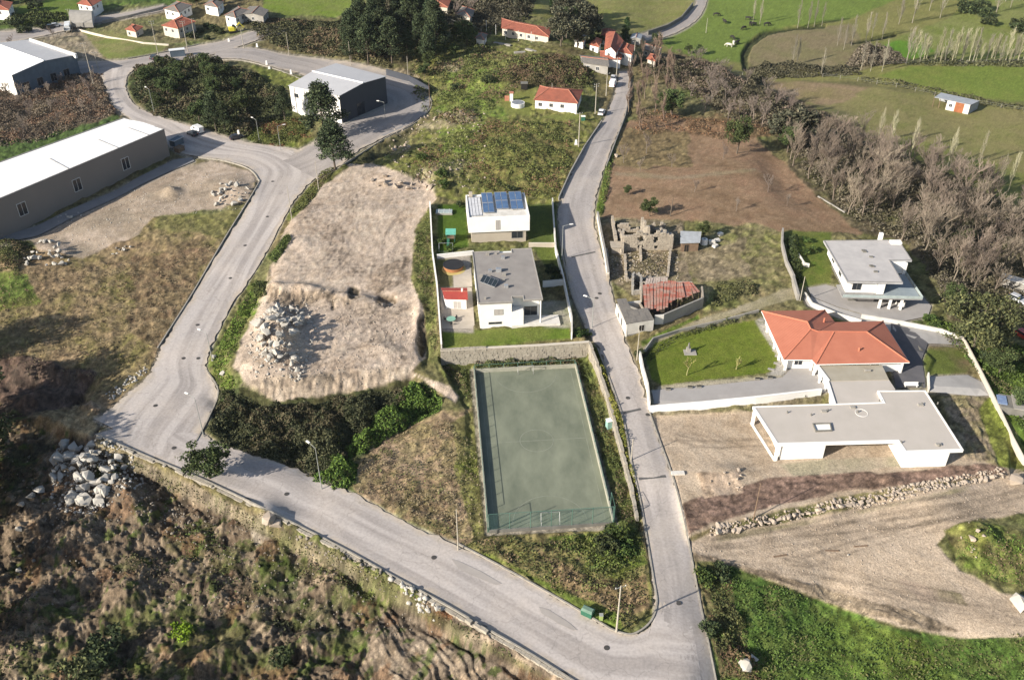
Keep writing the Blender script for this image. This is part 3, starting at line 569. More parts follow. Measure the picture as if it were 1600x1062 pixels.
# ------------------------------------------------------------------ road sheets
def road_mat(name, c1, c2, c3_, sand=.5):
    m = bpy.data.materials.new(name); m.use_nodes = True; nt = m.node_tree; b = nt.nodes['Principled BSDF']
    b.inputs['Roughness'].default_value = .9; b.inputs['Specular IOR Level'].default_value = .2
    uv = N(nt, 'ShaderNodeUVMap'); geo = N(nt, 'ShaderNodeNewGeometry')
    mp = N(nt, 'ShaderNodeMapping'); mp.inputs['Scale'].default_value = (3.6, .02, 1)
    nt.links.new(uv.outputs[0], mp.inputs[0])
    st = N(nt, 'ShaderNodeTexNoise'); st.inputs['Scale'].default_value = 1; st.inputs['Detail'].default_value = 3; nt.links.new(mp.outputs[0], st.inputs['Vector'])
    nz = N(nt, 'ShaderNodeTexNoise'); nz.inputs['Scale'].default_value = .12; nz.inputs['Detail'].default_value = 8; nz.inputs['Roughness'].default_value = .6; nt.links.new(geo.outputs['Position'], nz.inputs['Vector'])
    fi = N(nt, 'ShaderNodeTexNoise'); fi.inputs['Scale'].default_value = 2.5; fi.inputs['Detail'].default_value = 6; nt.links.new(geo.outputs['Position'], fi.inputs['Vector'])
    r1 = N(nt, 'ShaderNodeValToRGB'); r1.color_ramp.elements[0].position = .41; r1.color_ramp.elements[1].position = .57
    r1.color_ramp.elements[0].color = (*c2, 1); r1.color_ramp.elements[1].color = (*c1, 1)
    nt.links.new(st.outputs['Fac'], r1.inputs[0])
    r2 = N(nt, 'ShaderNodeValToRGB'); r2.color_ramp.elements[0].position = .42; r2.color_ramp.elements[1].position = .68
    r2.color_ramp.elements[0].color = (0, 0, 0, 1); r2.color_ramp.elements[1].color = (sand, sand, sand, 1)
    nt.links.new(nz.outputs['Fac'], r2.inputs[0])
    mx = N(nt, 'ShaderNodeMix', data_type='RGBA'); nt.links.new(r2.outputs[0], mx.inputs['Factor']); nt.links.new(r1.outputs[0], mx.inputs['A']); mx.inputs['B'].default_value = (*c3_, 1)
    mr = N(nt, 'ShaderNodeMapRange'); mr.inputs['From Min'].default_value = .3; mr.inputs['From Max'].default_value = .7; mr.inputs['To Min'].default_value = .88; mr.inputs['To Max'].default_value = 1.1
    nt.links.new(fi.outputs['Fac'], mr.inputs['Value'])
    # sand and grit gather towards the margins, fine cracks run between
    ed = N(nt, 'ShaderNodeVertexColor'); ed.layer_name = 'Col'
    ng = N(nt, 'ShaderNodeTexNoise'); ng.inputs['Scale'].default_value = .35; ng.inputs['Detail'].default_value = 6; nt.links.new(geo.outputs['Position'], ng.inputs['Vector'])
    ml = N(nt, 'ShaderNodeMath', operation='MULTIPLY'); nt.links.new(ed.outputs['Color'], ml.inputs[0]); nt.links.new(ng.outputs['Fac'], ml.inputs[1])
    mq = N(nt, 'ShaderNodeMapRange'); mq.inputs['From Min'].default_value = .22; mq.inputs['From Max'].default_value = .5; nt.links.new(ml.outputs[0], mq.inputs['Value']); mq.inputs['To Max'].default_value = .85
    mx2 = N(nt, 'ShaderNodeMix', data_type='RGBA'); nt.links.new(mq.outputs[0], mx2.inputs['Factor']); nt.links.new(mx.outputs['Result'], mx2.inputs['A']); mx2.inputs['B'].default_value = (.43, .365, .29, 1)
    vo = N(nt, 'ShaderNodeTexVoronoi', feature='DISTANCE_TO_EDGE'); vo.inputs['Scale'].default_value = .16; vo.inputs['Randomness'].default_value = 1
    wv = N(nt, 'ShaderNodeVectorMath', operation='ADD'); sw_n = N(nt, 'ShaderNodeVectorMath', operation='SCALE'); sw_n.inputs['Scale'].default_value = 3.0; nt.links.new(ng.outputs['Color'], sw_n.inputs[0]); nt.links.new(geo.outputs['Position'], wv.inputs[0]); nt.links.new(sw_n.outputs[0], wv.inputs[1]); nt.links.new(wv.outputs[0], vo.inputs['Vector'])
    cr_n = N(nt, 'ShaderNodeMapRange'); cr_n.inputs['From Max'].default_value = .012; cr_n.inputs['To Min'].default_value = .80; cr_n.inputs['To Max'].default_value = 1.0; nt.links.new(vo.outputs['Distance'], cr_n.inputs['Value'])
    mcr = N(nt, 'ShaderNodeMath', operation='MULTIPLY'); nt.links.new(cr_n.outputs[0], mcr.inputs[0]); nt.links.new(mr.outputs[0], mcr.inputs[1]); mr = mcr; mx = mx2
    sc = N(nt, 'ShaderNodeVectorMath', operation='SCALE'); nt.links.new(mx.outputs['Result'], sc.inputs[0]); nt.links.new(mr.outputs[0], sc.inputs['Scale'])
    nt.links.new(sc.outputs[0], b.inputs['Base Color'])
    bp = N(nt, 'ShaderNodeBump'); bp.inputs['Strength'].default_value = .15; bp.inputs['Distance'].default_value = .05
    nt.links.new(fi.outputs['Fac'], bp.inputs['Height']); nt.links.new(bp.outputs[0], b.inputs['Normal'])
    return m
M_RD = road_mat('dusty_concrete_road', (.43,.39,.365), (.30,.27,.252), (.47,.41,.36))
M_RE = road_mat('worn_asphalt_road', (.37,.335,.315), (.29,.262,.245), (.43,.38,.335), .6)
M_RG = road_mat('grey_asphalt_road', (.31,.28,.262), (.255,.23,.215), (.36,.318,.285), .6)
def ribbon(name, key, m, dz=.04, nc=13, ragged=.5):
    L_, R_ = ROADS[key]
    lx, ly, lz = at(L_[:, 0], L_[:, 1]); rx, ry, rz = at(R_[:, 0], R_[:, 1])
    # resample finer along
    def rs(a): 
        t = np.arange(len(a)); tt = np.linspace(0, len(a)-1, (len(a)-1)*2+1); return np.interp(tt, t, a)
    lx, ly, rx, ry = map(rs, (lx, ly, rx, ry)); n = len(lx)
    jl = (vnoise(np.arange(n)*.9, np.arange(n)*0+3.3, 5)-.5)*ragged*2; jr = (vnoise(np.arange(n)*.9, np.arange(n)*0+8.3, 6)-.5)*ragged*2
    w = np.hypot(rx-lx, ry-ly)
    T = np.linspace(0, 1, nc)[None, :]
    t0 = (jl/w)[:, None]; t1 = 1+(jr/w)[:, None]; TT = t0+(t1-t0)*T
    X = lx[:, None]+(rx-lx)[:, None]*TT; Y = ly[:, None]+(ry-ly)[:, None]*TT
    Z = hb(X, Y)+dz+.03*(1-(2*T-1)**2)
    mx_, my_ = (lx+rx)/2, (ly+ry)/2; s = np.concatenate([[0], np.cumsum(np.hypot(np.diff(mx_), np.diff(my_)))])
    U = np.broadcast_to((TT-.5)*(w[:, None]/9.0), X.shape); Vv = np.broadcast_to(s[:, None], X.shape)
    ii = np.arange(n*nc).reshape(n, nc)
    F = np.stack([ii[:-1, :-1], ii[:-1, 1:], ii[1:, 1:], ii[1:, :-1]], -1).reshape(-1, 4)
    if True:  # upward normals
        a = np.array([X[0, 0], Y[0, 0]]); b_ = np.array([X[0, 1], Y[0, 1]]); c = np.array([X[1, 1], Y[1, 1]])
        if (b_-a)[0]*(c-a)[1]-(b_-a)[1]*(c-a)[0] < 0: F = F[:, ::-1]
    # skirt keeps the edge solid
    ec = np.broadcast_to(np.abs(2*T-1)**3, X.shape).reshape(-1, 1)
    me = mk_mesh(name, np.stack([X, Y, Z], -1).reshape(-1, 3), F, m, col=np.repeat(ec, 3, 1), uv=np.stack([U, Vv], -1).reshape(-1, 2), smooth=True)
    return tag(ob(name, me), kind='structure')
ribbon('main_road', 'east', M_RE, .040)
ribbon('lower_road', 'south', M_RD, .045)
ribbon('industrial_road', 'west', M_RD, .050)
ribbon('village_road', 'north', M_RG, .055)
ribbon('loop_road', 'loop', M_RG, .060)
ribbon('valley_road', 'top', M_RG, .045, nc=5)
ribbon('farm_lane', 'yard', M_RG, .045, nc=5)

def drape(name, poly, m, dz=.03, z=None, step_=2.0, world=False, parent=None):
    "a sheet over the ground filling a pixel outline"
    P = []
    n = len(poly)
    for i in range(n):
        if world: a = poly[i]; b = poly[(i+1) % n]
        else: a = A(*poly[i])[:2]; b = A(*poly[(i+1) % n])[:2]
        d = math.dist(a, b); k = max(1, int(d/step_))
        for j in range(k): P.append((a[0]+(b[0]-a[0])*j/k, a[1]+(b[1]-a[1])*j/k))
    Q = np.array(P); xs = np.arange(Q[:, 0].min(), Q[:, 0].max(), step_); ys = np.arange(Q[:, 1].min(), Q[:, 1].max(), step_)
    gx, gy = np.meshgrid(xs, ys); gx = gx.ravel(); gy = gy.ravel()
    s = sdp(gx, gy, P, 5) > step_*.4
    pts = [Vector(p) for p in P]+[Vector((a, b)) for a, b in zip(gx[s], gy[s])]
    vs, _, fs, *_r = delaunay_2d_cdt(pts, [], [list(range(len(P)))], 1, 1e-4)
    vx = np.array([v[0] for v in vs]); vy = np.array([v[1] for v in vs]); vz = (hb(vx, vy)+dz) if z is None else np.full(vx.shape, z)
    F = []
    for f in fs:
        a, b, c = f[:3]
        F.append(f if (vs[b][0]-vs[a][0])*(vs[c][1]-vs[a][1])-(vs[b][1]-vs[a][1])*(vs[c][0]-vs[a][0]) > 0 else f[::-1])
    return wpart(name, list(zip(vx, vy, vz)), F, m, parent)

# ------------------------------------------------------------------ materials of built things
M_WHITE = mat('white_render', (.80,.785,.75), c2=(.74,.72,.68), sc=.6, rough=.8)
M_WHITE2 = mat('aged_white_render', (.66,.63,.58), c2=(.48,.45,.40), sc=.5, rough=.85, bump=.2)
M_CREAM = mat('cream_render', (.55,.50,.42), c2=(.47,.42,.35), sc=.5)
M_BEIGE = mat('beige_cladding', (.42,.37,.30), c2=(.36,.31,.25), sc=.4)
M_ROOFBEIGE = mat('beige_gravel_roof', (.47,.425,.38), c2=(.42,.38,.335), sc=.25, det=8, bump=.3, bsc=8)
M_ROOFGREY = mat('grey_gravel_roof', (.285,.262,.24), c2=(.22,.20,.185), sc=.35, det=9, bump=.4, bsc=6)
M_ROOFPALE = mat('pale_screed_roof', (.47,.445,.425), c2=(.37,.35,.34), sc=.4, det=8, bump=.2)
M_CONC = mat('concrete', (.33,.31,.28), c2=(.24,.225,.2), sc=.5, det=8, bump=.3)
M_CONCD = mat('damp_concrete', (.2,.19,.17), c2=(.12,.115,.1), sc=.5, det=8, bump=.3)
M_PAVE = mat('driveway_paving', (.335,.315,.30), c2=(.295,.275,.26), sc=.5, det=8, bump=.15)
M_PAVEW = mat('pale_stained_paving', (.40,.38,.36), c2=(.27,.26,.25), sc=.35, det=8, bump=.15, amt=.7)
M_PAVED = mat('dark_slab_paving', (.12,.115,.12), c2=(.09,.088,.095), sc=.5)
M_ASPH = mat('yard_asphalt', (.26,.245,.24), c2=(.215,.205,.2), sc=.2, det=8)
M_STONE = mat('granite_masonry', (.42,.38,.31), c2=(.24,.21,.17), sc=.8, det=8, bump=.6, amt=.8)
M_STONED = mat('ruined_masonry', (.44,.385,.31), c2=(.26,.22,.175), sc=.9, det=8, bump=.6, amt=.8)
M_BOULD = mat('granite_boulder', (.52,.49,.44), c2=(.27,.25,.215), sc=.7, det=8, bump=.6, amt=.8)
M_FIELDST = mat('dull_field_stone', (.30,.26,.21), c2=(.17,.145,.115), sc=.9, det=6, amt=.8)
M_BOULDP = mat('pale_pink_boulder', (.46,.385,.31), c2=(.26,.21,.165), sc=.7, det=8, bump=.6, amt=.8)
M_ORANGE = mat('orange_roof_tile', (.43,.160,.10), c2=(.37,.13,.08), sc=.35, wave=('Y', 1.3, .7), rough=.75)
M_RIDGE = mat('orange_ridge_tile', (.50,.18,.11), c2=(.42,.15,.09), sc=2)
M_REDT = mat('weathered_red_tile', (.34,.11,.068), c2=(.23,.08,.052), sc=.6, det=8, wave=('Y', 1.6, .7))
M_REDR = mat('weathered_ridge_tile', (.45,.2,.13), c2=(.3,.12,.08), sc=2)
M_REDOLD = mat('patchy_red_sheet', (.34,.085,.055), c2=(.36,.25,.2), sc=.9, det=8, amt=.35, streak=(.5, 1.0, 1), bump=.4)
M_TILEGREY = mat('lichen_grey_tile', (.22,.20,.175), c2=(.12,.11,.10), sc=1.2, det=8, bump=.8, amt=.8)
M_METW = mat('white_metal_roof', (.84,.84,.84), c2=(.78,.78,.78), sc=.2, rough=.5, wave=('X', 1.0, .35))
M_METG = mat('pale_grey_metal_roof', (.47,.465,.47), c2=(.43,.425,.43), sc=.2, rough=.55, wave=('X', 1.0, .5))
M_NAVY = mat('navy_cladding', (.055,.06,.075), c2=(.045,.05,.062), sc=.3, rough=.6)
M_TEAL = mat('blue_grey_cladding', (.13,.17,.21), c2=(.09,.12,.15), sc=.5, rough=.6)
M_TAUPE = mat('taupe_cladding', (.215,.19,.17), c2=(.195,.172,.155), sc=.15, rough=.7)
M_TRIMG = mat('grey_trim', (.30,.29,.28))
M_GLASS = mat('dark_window_glass', (.03,.035,.042), c2=(.02,.024,.03), rough=.12, spec=.6)
M_BLUEG = mat('blue_solar_glass', (.09,.16,.28), c2=(.06,.10,.19), sc=.8, rough=.18, spec=.6)
M_BLACKP = mat('black_solar_panel', (.02,.028,.035), rough=.25, spec=.5)
M_ALU = mat('brushed_aluminium', (.55,.56,.57), metal=.6, rough=.4)
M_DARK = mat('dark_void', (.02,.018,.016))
M_SHUT = mat('grey_shutter', (.42,.39,.36), c2=(.36,.33,.3), sc=3)
M_GALV = mat('galvanised_sheet', (.38,.40,.42), c2=(.27,.28,.29), sc=.8, rough=.5, bump=.3)
M_RUST = mat('rusty_sheet', (.33,.12,.05), c2=(.2,.075,.035), sc=.8)
M_WOOD = mat('old_timber', (.22,.15,.10), c2=(.13,.09,.06), sc=2)
M_GREENP = mat('green_plastic', (.035,.13,.085), c2=(.025,.10,.065), sc=1, rough=.5)
M_TEALC = mat('teal_canvas', (.10,.33,.26), c2=(.08,.27,.22), sc=1)
M_BLACK = mat('black_mat', (.025,.025,.028), rough=.7)
M_ORWOOD = mat('orange_wood', (.36,.16,.07), c2=(.26,.12,.05), sc=2)
M_YEL = mat('yellow_sand', (.5,.4,.15))
M_POLE = mat('concrete_pole', (.42,.38,.31), c2=(.33,.3,.25), sc=1)
M_LAMP = mat('lamp_grey_metal', (.33,.34,.32), rough=.5)
M_BLUEW = mat('blue_tarpaulin', (.20,.27,.40), c2=(.13,.18,.30), sc=1)
M_TURF = mat('green_court_surface', (.215,.228,.165), c2=(.11,.125,.09), sc=.22, det=14, amt=.5, streak=(1, .5, 1))
M_LINE = mat('faded_line', (.27,.28,.22), c2=(.17,.182,.138), sc=.8, amt=.6)
M_TRAMP = mat('trampoline_frame', (.45,.2,.09))

CNT = [0]
def ccw(P):
    a = sum(P[i][0]*P[(i+1) % len(P)][1]-P[(i+1) % len(P)][0]*P[i][1] for i in range(len(P)))
    return list(P) if a > 0 else list(P)[::-1]
def prism(name, P, z0, z1, m, parent=None, taper=None):
    P = ccw(P); n = len(P); Q = taper or P
    V = [(x, y, z0) for x, y in P]+[(x, y, z1) for x, y in Q]
    F = [[i, (i+1) % n, n+(i+1) % n, n+i] for i in range(n)]+[list(range(n, 2*n)), list(range(n))[::-1]]
    return wpart(name, V, F, m, parent)
def inset(P, d):
    P = ccw(P); n = len(P); out = []
    for i in range(n):
        a = Vector(P[i-1]); b = Vector(P[i]); c = Vector(P[(i+1) % n])
        e1 = (b-a).normalized(); e2 = (c-b).normalized()
        n1 = Vector((-e1.y, e1.x)); n2 = Vector((-e2.y, e2.x)); k = 1+n1.dot(n2)
        out.append(tuple(b+(n1+n2)*(d/max(k, .3))))
    return out
def ring(name, P, w, z0, z1, m, parent=None):
    P = ccw(P); Q = inset(P, w); n = len(P)
    V = [(x, y, z0) for x, y in P]+[(x, y, z1) for x, y in P]+[(x, y, z0) for x, y in Q]+[(x, y, z1) for x, y in Q]; F = []
    for i in range(n):
        j = (i+1) % n
        F += [[i, j, n+j, n+i], [n+i, n+j, 3*n+j, 3*n+i], [2*n+j, 2*n+i, 3*n+i, 3*n+j], [j, i, 2*n+i, 2*n+j]]
    return wpart(name, V, F, m, parent)
def obox(c, ux, sx, sy, z0, z1):
    "corners of an oriented rectangle about c with unit x axis ux"
    uy = (-ux[1], ux[0])
    return [(c[0]+ux[0]*a*sx/2+uy[0]*b*sy/2, c[1]+ux[1]*a*sx/2+uy[1]*b*sy/2) for a, b in ((-1, -1), (1, -1), (1, 1), (-1, 1))]
def boxp(name, c, sx, sy, z0, z1, m, parent=None, ux=(1, 0)):
    return prism(name, obox(c, ux, sx, sy, z0, z1), z0, z1, m, parent)
def W(px, py, z): return g(px, py, z)
def rect3(a, b, c):
    "rectangle-like from three corners a-b-c (b the shared corner), squared up"
    a = Vector(a); b = Vector(b); c = Vector(c); u = (a-b); w = (c-b); un = u.normalized()
    w = w-un*w.dot(un)
    return [tuple(a), tuple(b), tuple(b+w), tuple(a+w)]
def window(A_, B_, s, w, z0, z1, parent, fm=None, pane=None, name='window', proud=.05):
    "a framed window on the wall A->B (outside on the right-hand side), s metres along"
    A_ = Vector(A_); B_ = Vector(B_); u = (B_-A_).normalized(); nrm = Vector((u.y, -u.x)); p = A_+u*s
    fm = fm or M_WHITE; f = .07
    def bar(s0, s1, a, b, d0, d1):
        c = [p+u*s0+nrm*d0, p+u*s1+nrm*d0, p+u*s1+nrm*d1, p+u*s0+nrm*d1]
        V = [(q.x, q.y, a) for q in c]+[(q.x, q.y, b) for q in c]
        return V, [[0, 1, 5, 4][::-1], [1, 2, 6, 5][::-1], [2, 3, 7, 6][::-1], [3, 0, 4, 7][::-1], [4, 5, 6, 7][::-1], [0, 1, 2, 3]]
    V = []; F = []
    for (s0, s1, a, b) in ((0, w, z1, z1+f), (0, w, z0-f, z0), (-f, 0, z0-f, z1+f), (w, w+f, z0-f, z1+f), (w/2-f/3, w/2+f/3, z0, z1)):
        v, ff = bar(s0, s1, a, b, -.02, proud); k = len(V); V += v; F += [[i+k for i in q] for q in ff]
    wo_ = wpart(name, V, F, fm, parent)
    v, ff = bar(0, w, z0, z1, -.01, proud*.4)
    wpart('pane', v, ff, pane or M_GLASS, wo_)
    return wo_
def bar3(name, a, b, r, m, parent=None, n=6, r2=None):
    a = Vector(a); b = Vector(b); d = (b-a).normalized(); t = d.orthogonal().normalized(); s = d.cross(t); r2 = r if r2 is None else r2
    V = []
    for k in range(n):
        q = math.tau*k/n; o = t*math.cos(q)+s*math.sin(q); V.append(a+o*r)
    for k in range(n):
        q = math.tau*k/n; o = t*math.cos(q)+s*math.sin(q); V.append(b+o*r2)
    F = [[i, (i+1) % n, n+(i+1) % n, n+i] for i in range(n)]+[list(range(n))[::-1], list(range(n, 2*n))]
    return wpart(name, V, F, m, parent)
def roof_face(name, pts, m, parent, down=.12):
    "a sloping roof plane with thickness; uv: x along the eave (pts[0]->pts[1]), y up the slope"
    P = [Vector(p) for p in pts]; e = (P[1]-P[0]).normalized()
    nr = Vector((0, 0, 0))
    for i in range(len(P)): nr += (P[i]-P[0]).cross(P[(i+1) % len(P)]-P[0])
    nr.normalize()
    if nr.z < 0: P = P[::-1]; nr = -nr
    up = nr.cross(e).normalized(); n = len(P)
    V = P+[p-Vector((0, 0, down)) for p in P]
    F = [list(range(n)), list(range(n, 2*n))[::-1]]+[[i, n+i, n+(i+1) % n, (i+1) % n] for i in range(n)]
    uvs = [[((V[i]-P[0]).dot(e), (V[i]-P[0]).dot(up)) for i in f] for f in F]
    return wpart(name, V, F, m, parent, uvs=uvs)
def vents(root, spots, z, m=None):
    for (px, py) in spots:
        x, y = W(px, py, z); bar3('roof_vent', (x, y, z-.02), (x, y, z+.45), .13, m or M_CONCD, root); CNT[0] += 1

# ------------------------------------------------------------------ ball court
court_c = g(815, 700, 0)
tc = [g(742,583), g(898,575), g(958,820), g(765,828)]
# squared to the measured edges
cu = (Vector(tc[1])-Vector(tc[0])).normalized(); cv = Vector((cu.y, -cu.x))
if cv.y > 0: cv = -cv
c0 = Vector(tc[0]); cw, cl = 19.9, 42.4
def CP(a, b): return c0+cu*(a*cw)+cv*(b*cl)
court = thing('ball_court', (court_c[0], court_c[1], 0), 'worn green ball court inside low white kerbs, beside the road', 'sports court')
cs = drape('court_surface', [tuple(CP(0, 0)), tuple(CP(0, 1)), tuple(CP(1, 1)), tuple(CP(1, 0))], M_TURF, world=True, z=.06, step_=4, parent=court)
def strip(name, pts, w, z, m, parent, closed=False):
    V = []; F = []; n = len(pts); pts = [Vector(p) for p in pts]
    for i in range(n):
        a = pts[i-1] if (i or closed) else pts[i]; b = pts[(i+1) % n] if (i < n-1 or closed) else pts[i]
        d = (b-a).normalized(); nn = Vector((-d.y, d.x))*w/2
        V += [(pts[i].x+nn.x, pts[i].y+nn.y, z), (pts[i].x-nn.x, pts[i].y-nn.y, z)]
    for i in range(n if closed else n-1):
        j = (i+1) % n; F.append([2*i, 2*i+1, 2*j+1, 2*j])
    o = wpart(name, V, F, m, parent)
    return o
strip('boundary_line', [CP(.05, .025), CP(.95, .025), CP(.95, .975), CP(.05, .975)], .10, .066, M_LINE, court, True)
strip('halfway_line', [CP(.052, .5), CP(.948, .5)], .12, .072, M_LINE, court)
strip('centre_circle', [CP(.5, .5)+cu*3*math.cos(t)+cv*3*math.sin(t) for t in np.linspace(0, math.tau, 29)[:-1]], .12, .078, M_LINE, court, True)
for b, sg in ((.025, 1), (.975, -1)):
    strip('penalty_arc', [CP(.5, b)+cu*6*math.cos(t)+cv*6*sg*math.sin(t) for t in np.linspace(0.02, math.pi-.02, 20)], .12, .078, M_LINE, court)
cwall = thing('court_wall', (court_c[0], court_c[1], 0), 'low pale concrete wall round the green ball court', 'wall')
M_KERB = mat('pale_concrete_kerb', (.40,.38,.31), c2=(.22,.22,.17), sc=.7, amt=.8)
for a, b in (((-.012, -.004), (-.012, 1.004)), ((1.0, -.004), (1.0, 1.004))):
    A_, B_ = CP(*a), CP(*b)
    prism('side_wall', [tuple(A_), tuple(B_), tuple(B_+cu*.22), tuple(A_+cu*.22)], -.3, 1.0, M_KERB, cwall)
A_, B_ = CP(.0, -.006), CP(1.0, -.006); prism('end_wall', [tuple(A_), tuple(B_), tuple(B_+cv*.22), tuple(A_+cv*.22)], -.3, .9, M_KERB, cwall)
A_, B_ = CP(.0, 1.002), CP(1.0, 1.002); prism('end_wall', [tuple(A_), tuple(B_), tuple(B_+cv*.22), tuple(A_+cv*.22)], -.3, .5, M_CONCD, cwall)
M_NET = bpy.data.materials.new('green_wire_mesh'); M_NET.use_nodes = True
_nt = M_NET.node_tree; _b = _nt.nodes['Principled BSDF']; _b.inputs['Base Color'].default_value = (.10, .20, .17, 1); _b.inputs['Alpha'].default_value = .16; _b.inputs['Roughness'].default_value = .7
M_GPOST = mat('green_fence_post', (.10,.19,.15), rough=.5)
cf = thing('court_fence', (court_c[0], court_c[1], 0), 'tall green wire fence with posts round the ball court', 'fence')
def fence_run(a, b, h, nseg, zb=0.0, zz=1.0, net=True):
    A_, B_ = CP(*a), CP(*b)
    for i in range(nseg+1):
        p = A_+(B_-A_)*(i/nseg); bar3('post', (p.x, p.y, zb), (p.x, p.y, h), .055, M_GPOST, cf)
    bar3('rail', (A_.x, A_.y, h), (B_.x, B_.y, h), .04, M_GPOST, cf, 4)
    if net: wpart('mesh_panel', [(A_.x, A_.y, zz), (B_.x, B_.y, zz), (B_.x, B_.y, h), (A_.x, A_.y, h)], [[0, 1, 2, 3]], M_NET, cf)
fence_run((-.008, 0), (-.008, .9), 1.7, 13, net=False); fence_run((1.006, 0), (1.006, .9), 1.5, 13, net=False)
fence_run((-.0, 1.006), (1.0, 1.006), 4.0, 6, zz=.5); fence_run((0, -.01), (1, -.01), 1.7, 7, net=False)
fence_run((-.012, .95), (-.012, 1.006), 4.0, 1); fence_run((1.008, .93), (1.008, 1.006), 4.0, 1, net=False)
for b, lab in ((.03, 'pale football goal at the far end of the ball court by the stone wall'), (.97, 'pale football goal at the near end of the ball court by the tall fence')):
    p = CP(.5, b); t = thing('football_goal', (p.x, p.y, .06), lab, 'goal', 'goals of the ball court')
    for s in (-1.5, 1.5):
        q = p+cu*s; bar3('post', (q.x, q.y, .06), (q.x, q.y, 2.1), 0.045, M_TRIMG, t)
    q1 = p-cu*1.5; q2 = p+cu*1.5; bar3('crossbar', (q1.x, q1.y, 2.1), (q2.x, q2.y, 2.1), .045, M_TRIMG, t)
    s = -1 if b < .5 else 1
    for q in (q1, q2): r = q+cv*(s*.9); bar3('stay', (q.x, q.y, 2.1), (r.x, r.y, .08), .03, M_WHITE, t)

# ------------------------------------------------------------------ paved sheets
def sheet(name, key, m, dz=.05, z=None, poly=None):
    return tag(drape(name, poly or SHEETS[key], m, dz, z), kind='structure')
sheet('driveway', 'drive', M_PAVE); sheet('parking_pad', 'park', M_PAVE, .06); sheet('garden_path', 'path', M_PAVEW, .05)
sheet('side_terrace', 'terrace', M_PAVED, .055); sheet('concrete_slab', 'slab', M_PAVEW, .065); sheet('loading_yard', 'yard3', M_ASPH, .07)
sheet('concrete_pavement', 'walk1', mat('grey_pavement', (.23,.225,.225), c2=(.19,.185,.185), sc=.4), .06)
sheet('yard_paving', None, mat('cream_yard', (.42,.37,.31), c2=(.34,.30,.25), sc=.6), .08, poly=[(688,450),(737,450),(742,514),(690,514)])
sheet('yard_paving', None, bpy.data.materials['cream_yard'], .08, poly=[(708,420),(736,418),(738,448),(709,450)])

# ------------------------------------------------------------------ white house with the solar roof
def centroid(P): return (sum(p[0] for p in P)/len(P), sum(p[1] for p in P)/len(P))
ZA = 3.45; zr = 10.3
Ra = rect3(W(727.5,305,zr), W(731.5,341,zr), W(828,338,zr))     # NW, SW, SE, NE
Ra = [Ra[1], Ra[2], Ra[3], Ra[0]]                                  # SW SE NE NW
ca = centroid(Ra); hA = thing('white_house', (ca[0], ca[1], ZA), 'white two storey house with blue solar panels on its flat roof', 'house')
uA = (Vector(Ra[1])-Vector(Ra[0])).normalized(); vA = Vector((-uA.y, uA.x)); dA = (Vector(Ra[3])-Vector(Ra[0])).length; wA = (Vector(Ra[1])-Vector(Ra[0])).length
lo = [tuple(Vector(Ra[0])+uA*.7-vA*.0+vA*.5), tuple(Vector(Ra[1])-uA*.8+vA*.5), tuple(Vector(Ra[2])-uA*.6-vA*.4), tuple(Vector(Ra[3])+uA*.6-vA*.4)]
prism('ground_floor', lo, ZA-.6, ZA+3.0, M_BEIGE, hA)
up = Ra; prism('upper_floor', up, ZA+3.0, zr-.35, M_WHITE, hA)
prism('roof_deck', inset(up, .05), zr-.35, zr-.28, M_WHITE2, hA); ring('parapet', up, .3, zr-.349, zr+.05, M_WHITE, hA)
window(lo[0], lo[1], wA*.66, 2.6, ZA+.9, ZA+2.6, hA, M_TRIMG)
window(up[0], up[1], wA*.45, .9, ZA+3.6, zr-.9, hA, M_TRIMG, M_SHUT, 'shuttered_window')
window(up[1], up[2], dA*.3, 1.6, ZA+4.2, ZA+5.7, hA)
window(up[3], up[0], dA*.3, 1.4, ZA+4.2, ZA+5.7, hA)
def panel(root, org, u, v, w, l, z0, z1, m=M_BLUEG, nrow=2):
    o = Vector(org)
    a, b, c, d = o, o+u*w, o+u*w+v*l, o+v*l
    V = [(a.x, a.y, z0), (b.x, b.y, z0), (c.x, c.y, z1), (d.x, d.y, z1)]; V += [(p[0], p[1], p[2]-.06) for p in V]
    F = [[0, 1, 2, 3], [7, 6, 5, 4], [0, 4, 5, 1], [1, 5, 6, 2], [2, 6, 7, 3], [3, 7, 4, 0]]
    p = wpart('solar_panel', V, F, M_ALU, root)
    for i in range(nrow):
        t0 = .03+i/nrow*.97; t1 = (i+1)/nrow-.03
        q = [o+u*w*.04+v*l*t0, o+u*w*.96+v*l*t0, o+u*w*.96+v*l*t1, o+u*w*.04+v*l*t1]; zz = [z0+(z1-z0)*t0, z0+(z1-z0)*t0, z0+(z1-z0)*t1, z0+(z1-z0)*t1]
        wpart('cell', [(k.x, k.y, z+.012) for k, z in zip(q, zz)], [[0, 1, 2, 3]], m, p)
    return p
orgA = Vector(Ra[0])
for k in range(4): panel(hA, orgA+uA*(.5+k*.75)+vA*(dA*.12), uA, vA, .68, dA*.8, zr-.2, zr-.1, mat('white_slat', (.62,.62,.64)) if k == 0 else bpy.data.materials['white_slat'], 1)
for (s, t, w_, l_) in ((3.7, .20, 2.7, .75), (6.9, .34, 3.0, .62), (10.4, .30, 3.0, .66)):
    for j in range(2): panel(hA, orgA+uA*(s+j*w_/2)+vA*(dA*t), uA, vA, w_/2-.05, dA*l_, zr+.0, zr+.75)
chx = Vector(Ra[3])+uA*1.2-vA*.5; boxp('chimney', tuple(chx), .8, .7, zr-.3, zr+1.0, M_BEIGE, hA, tuple(uA))

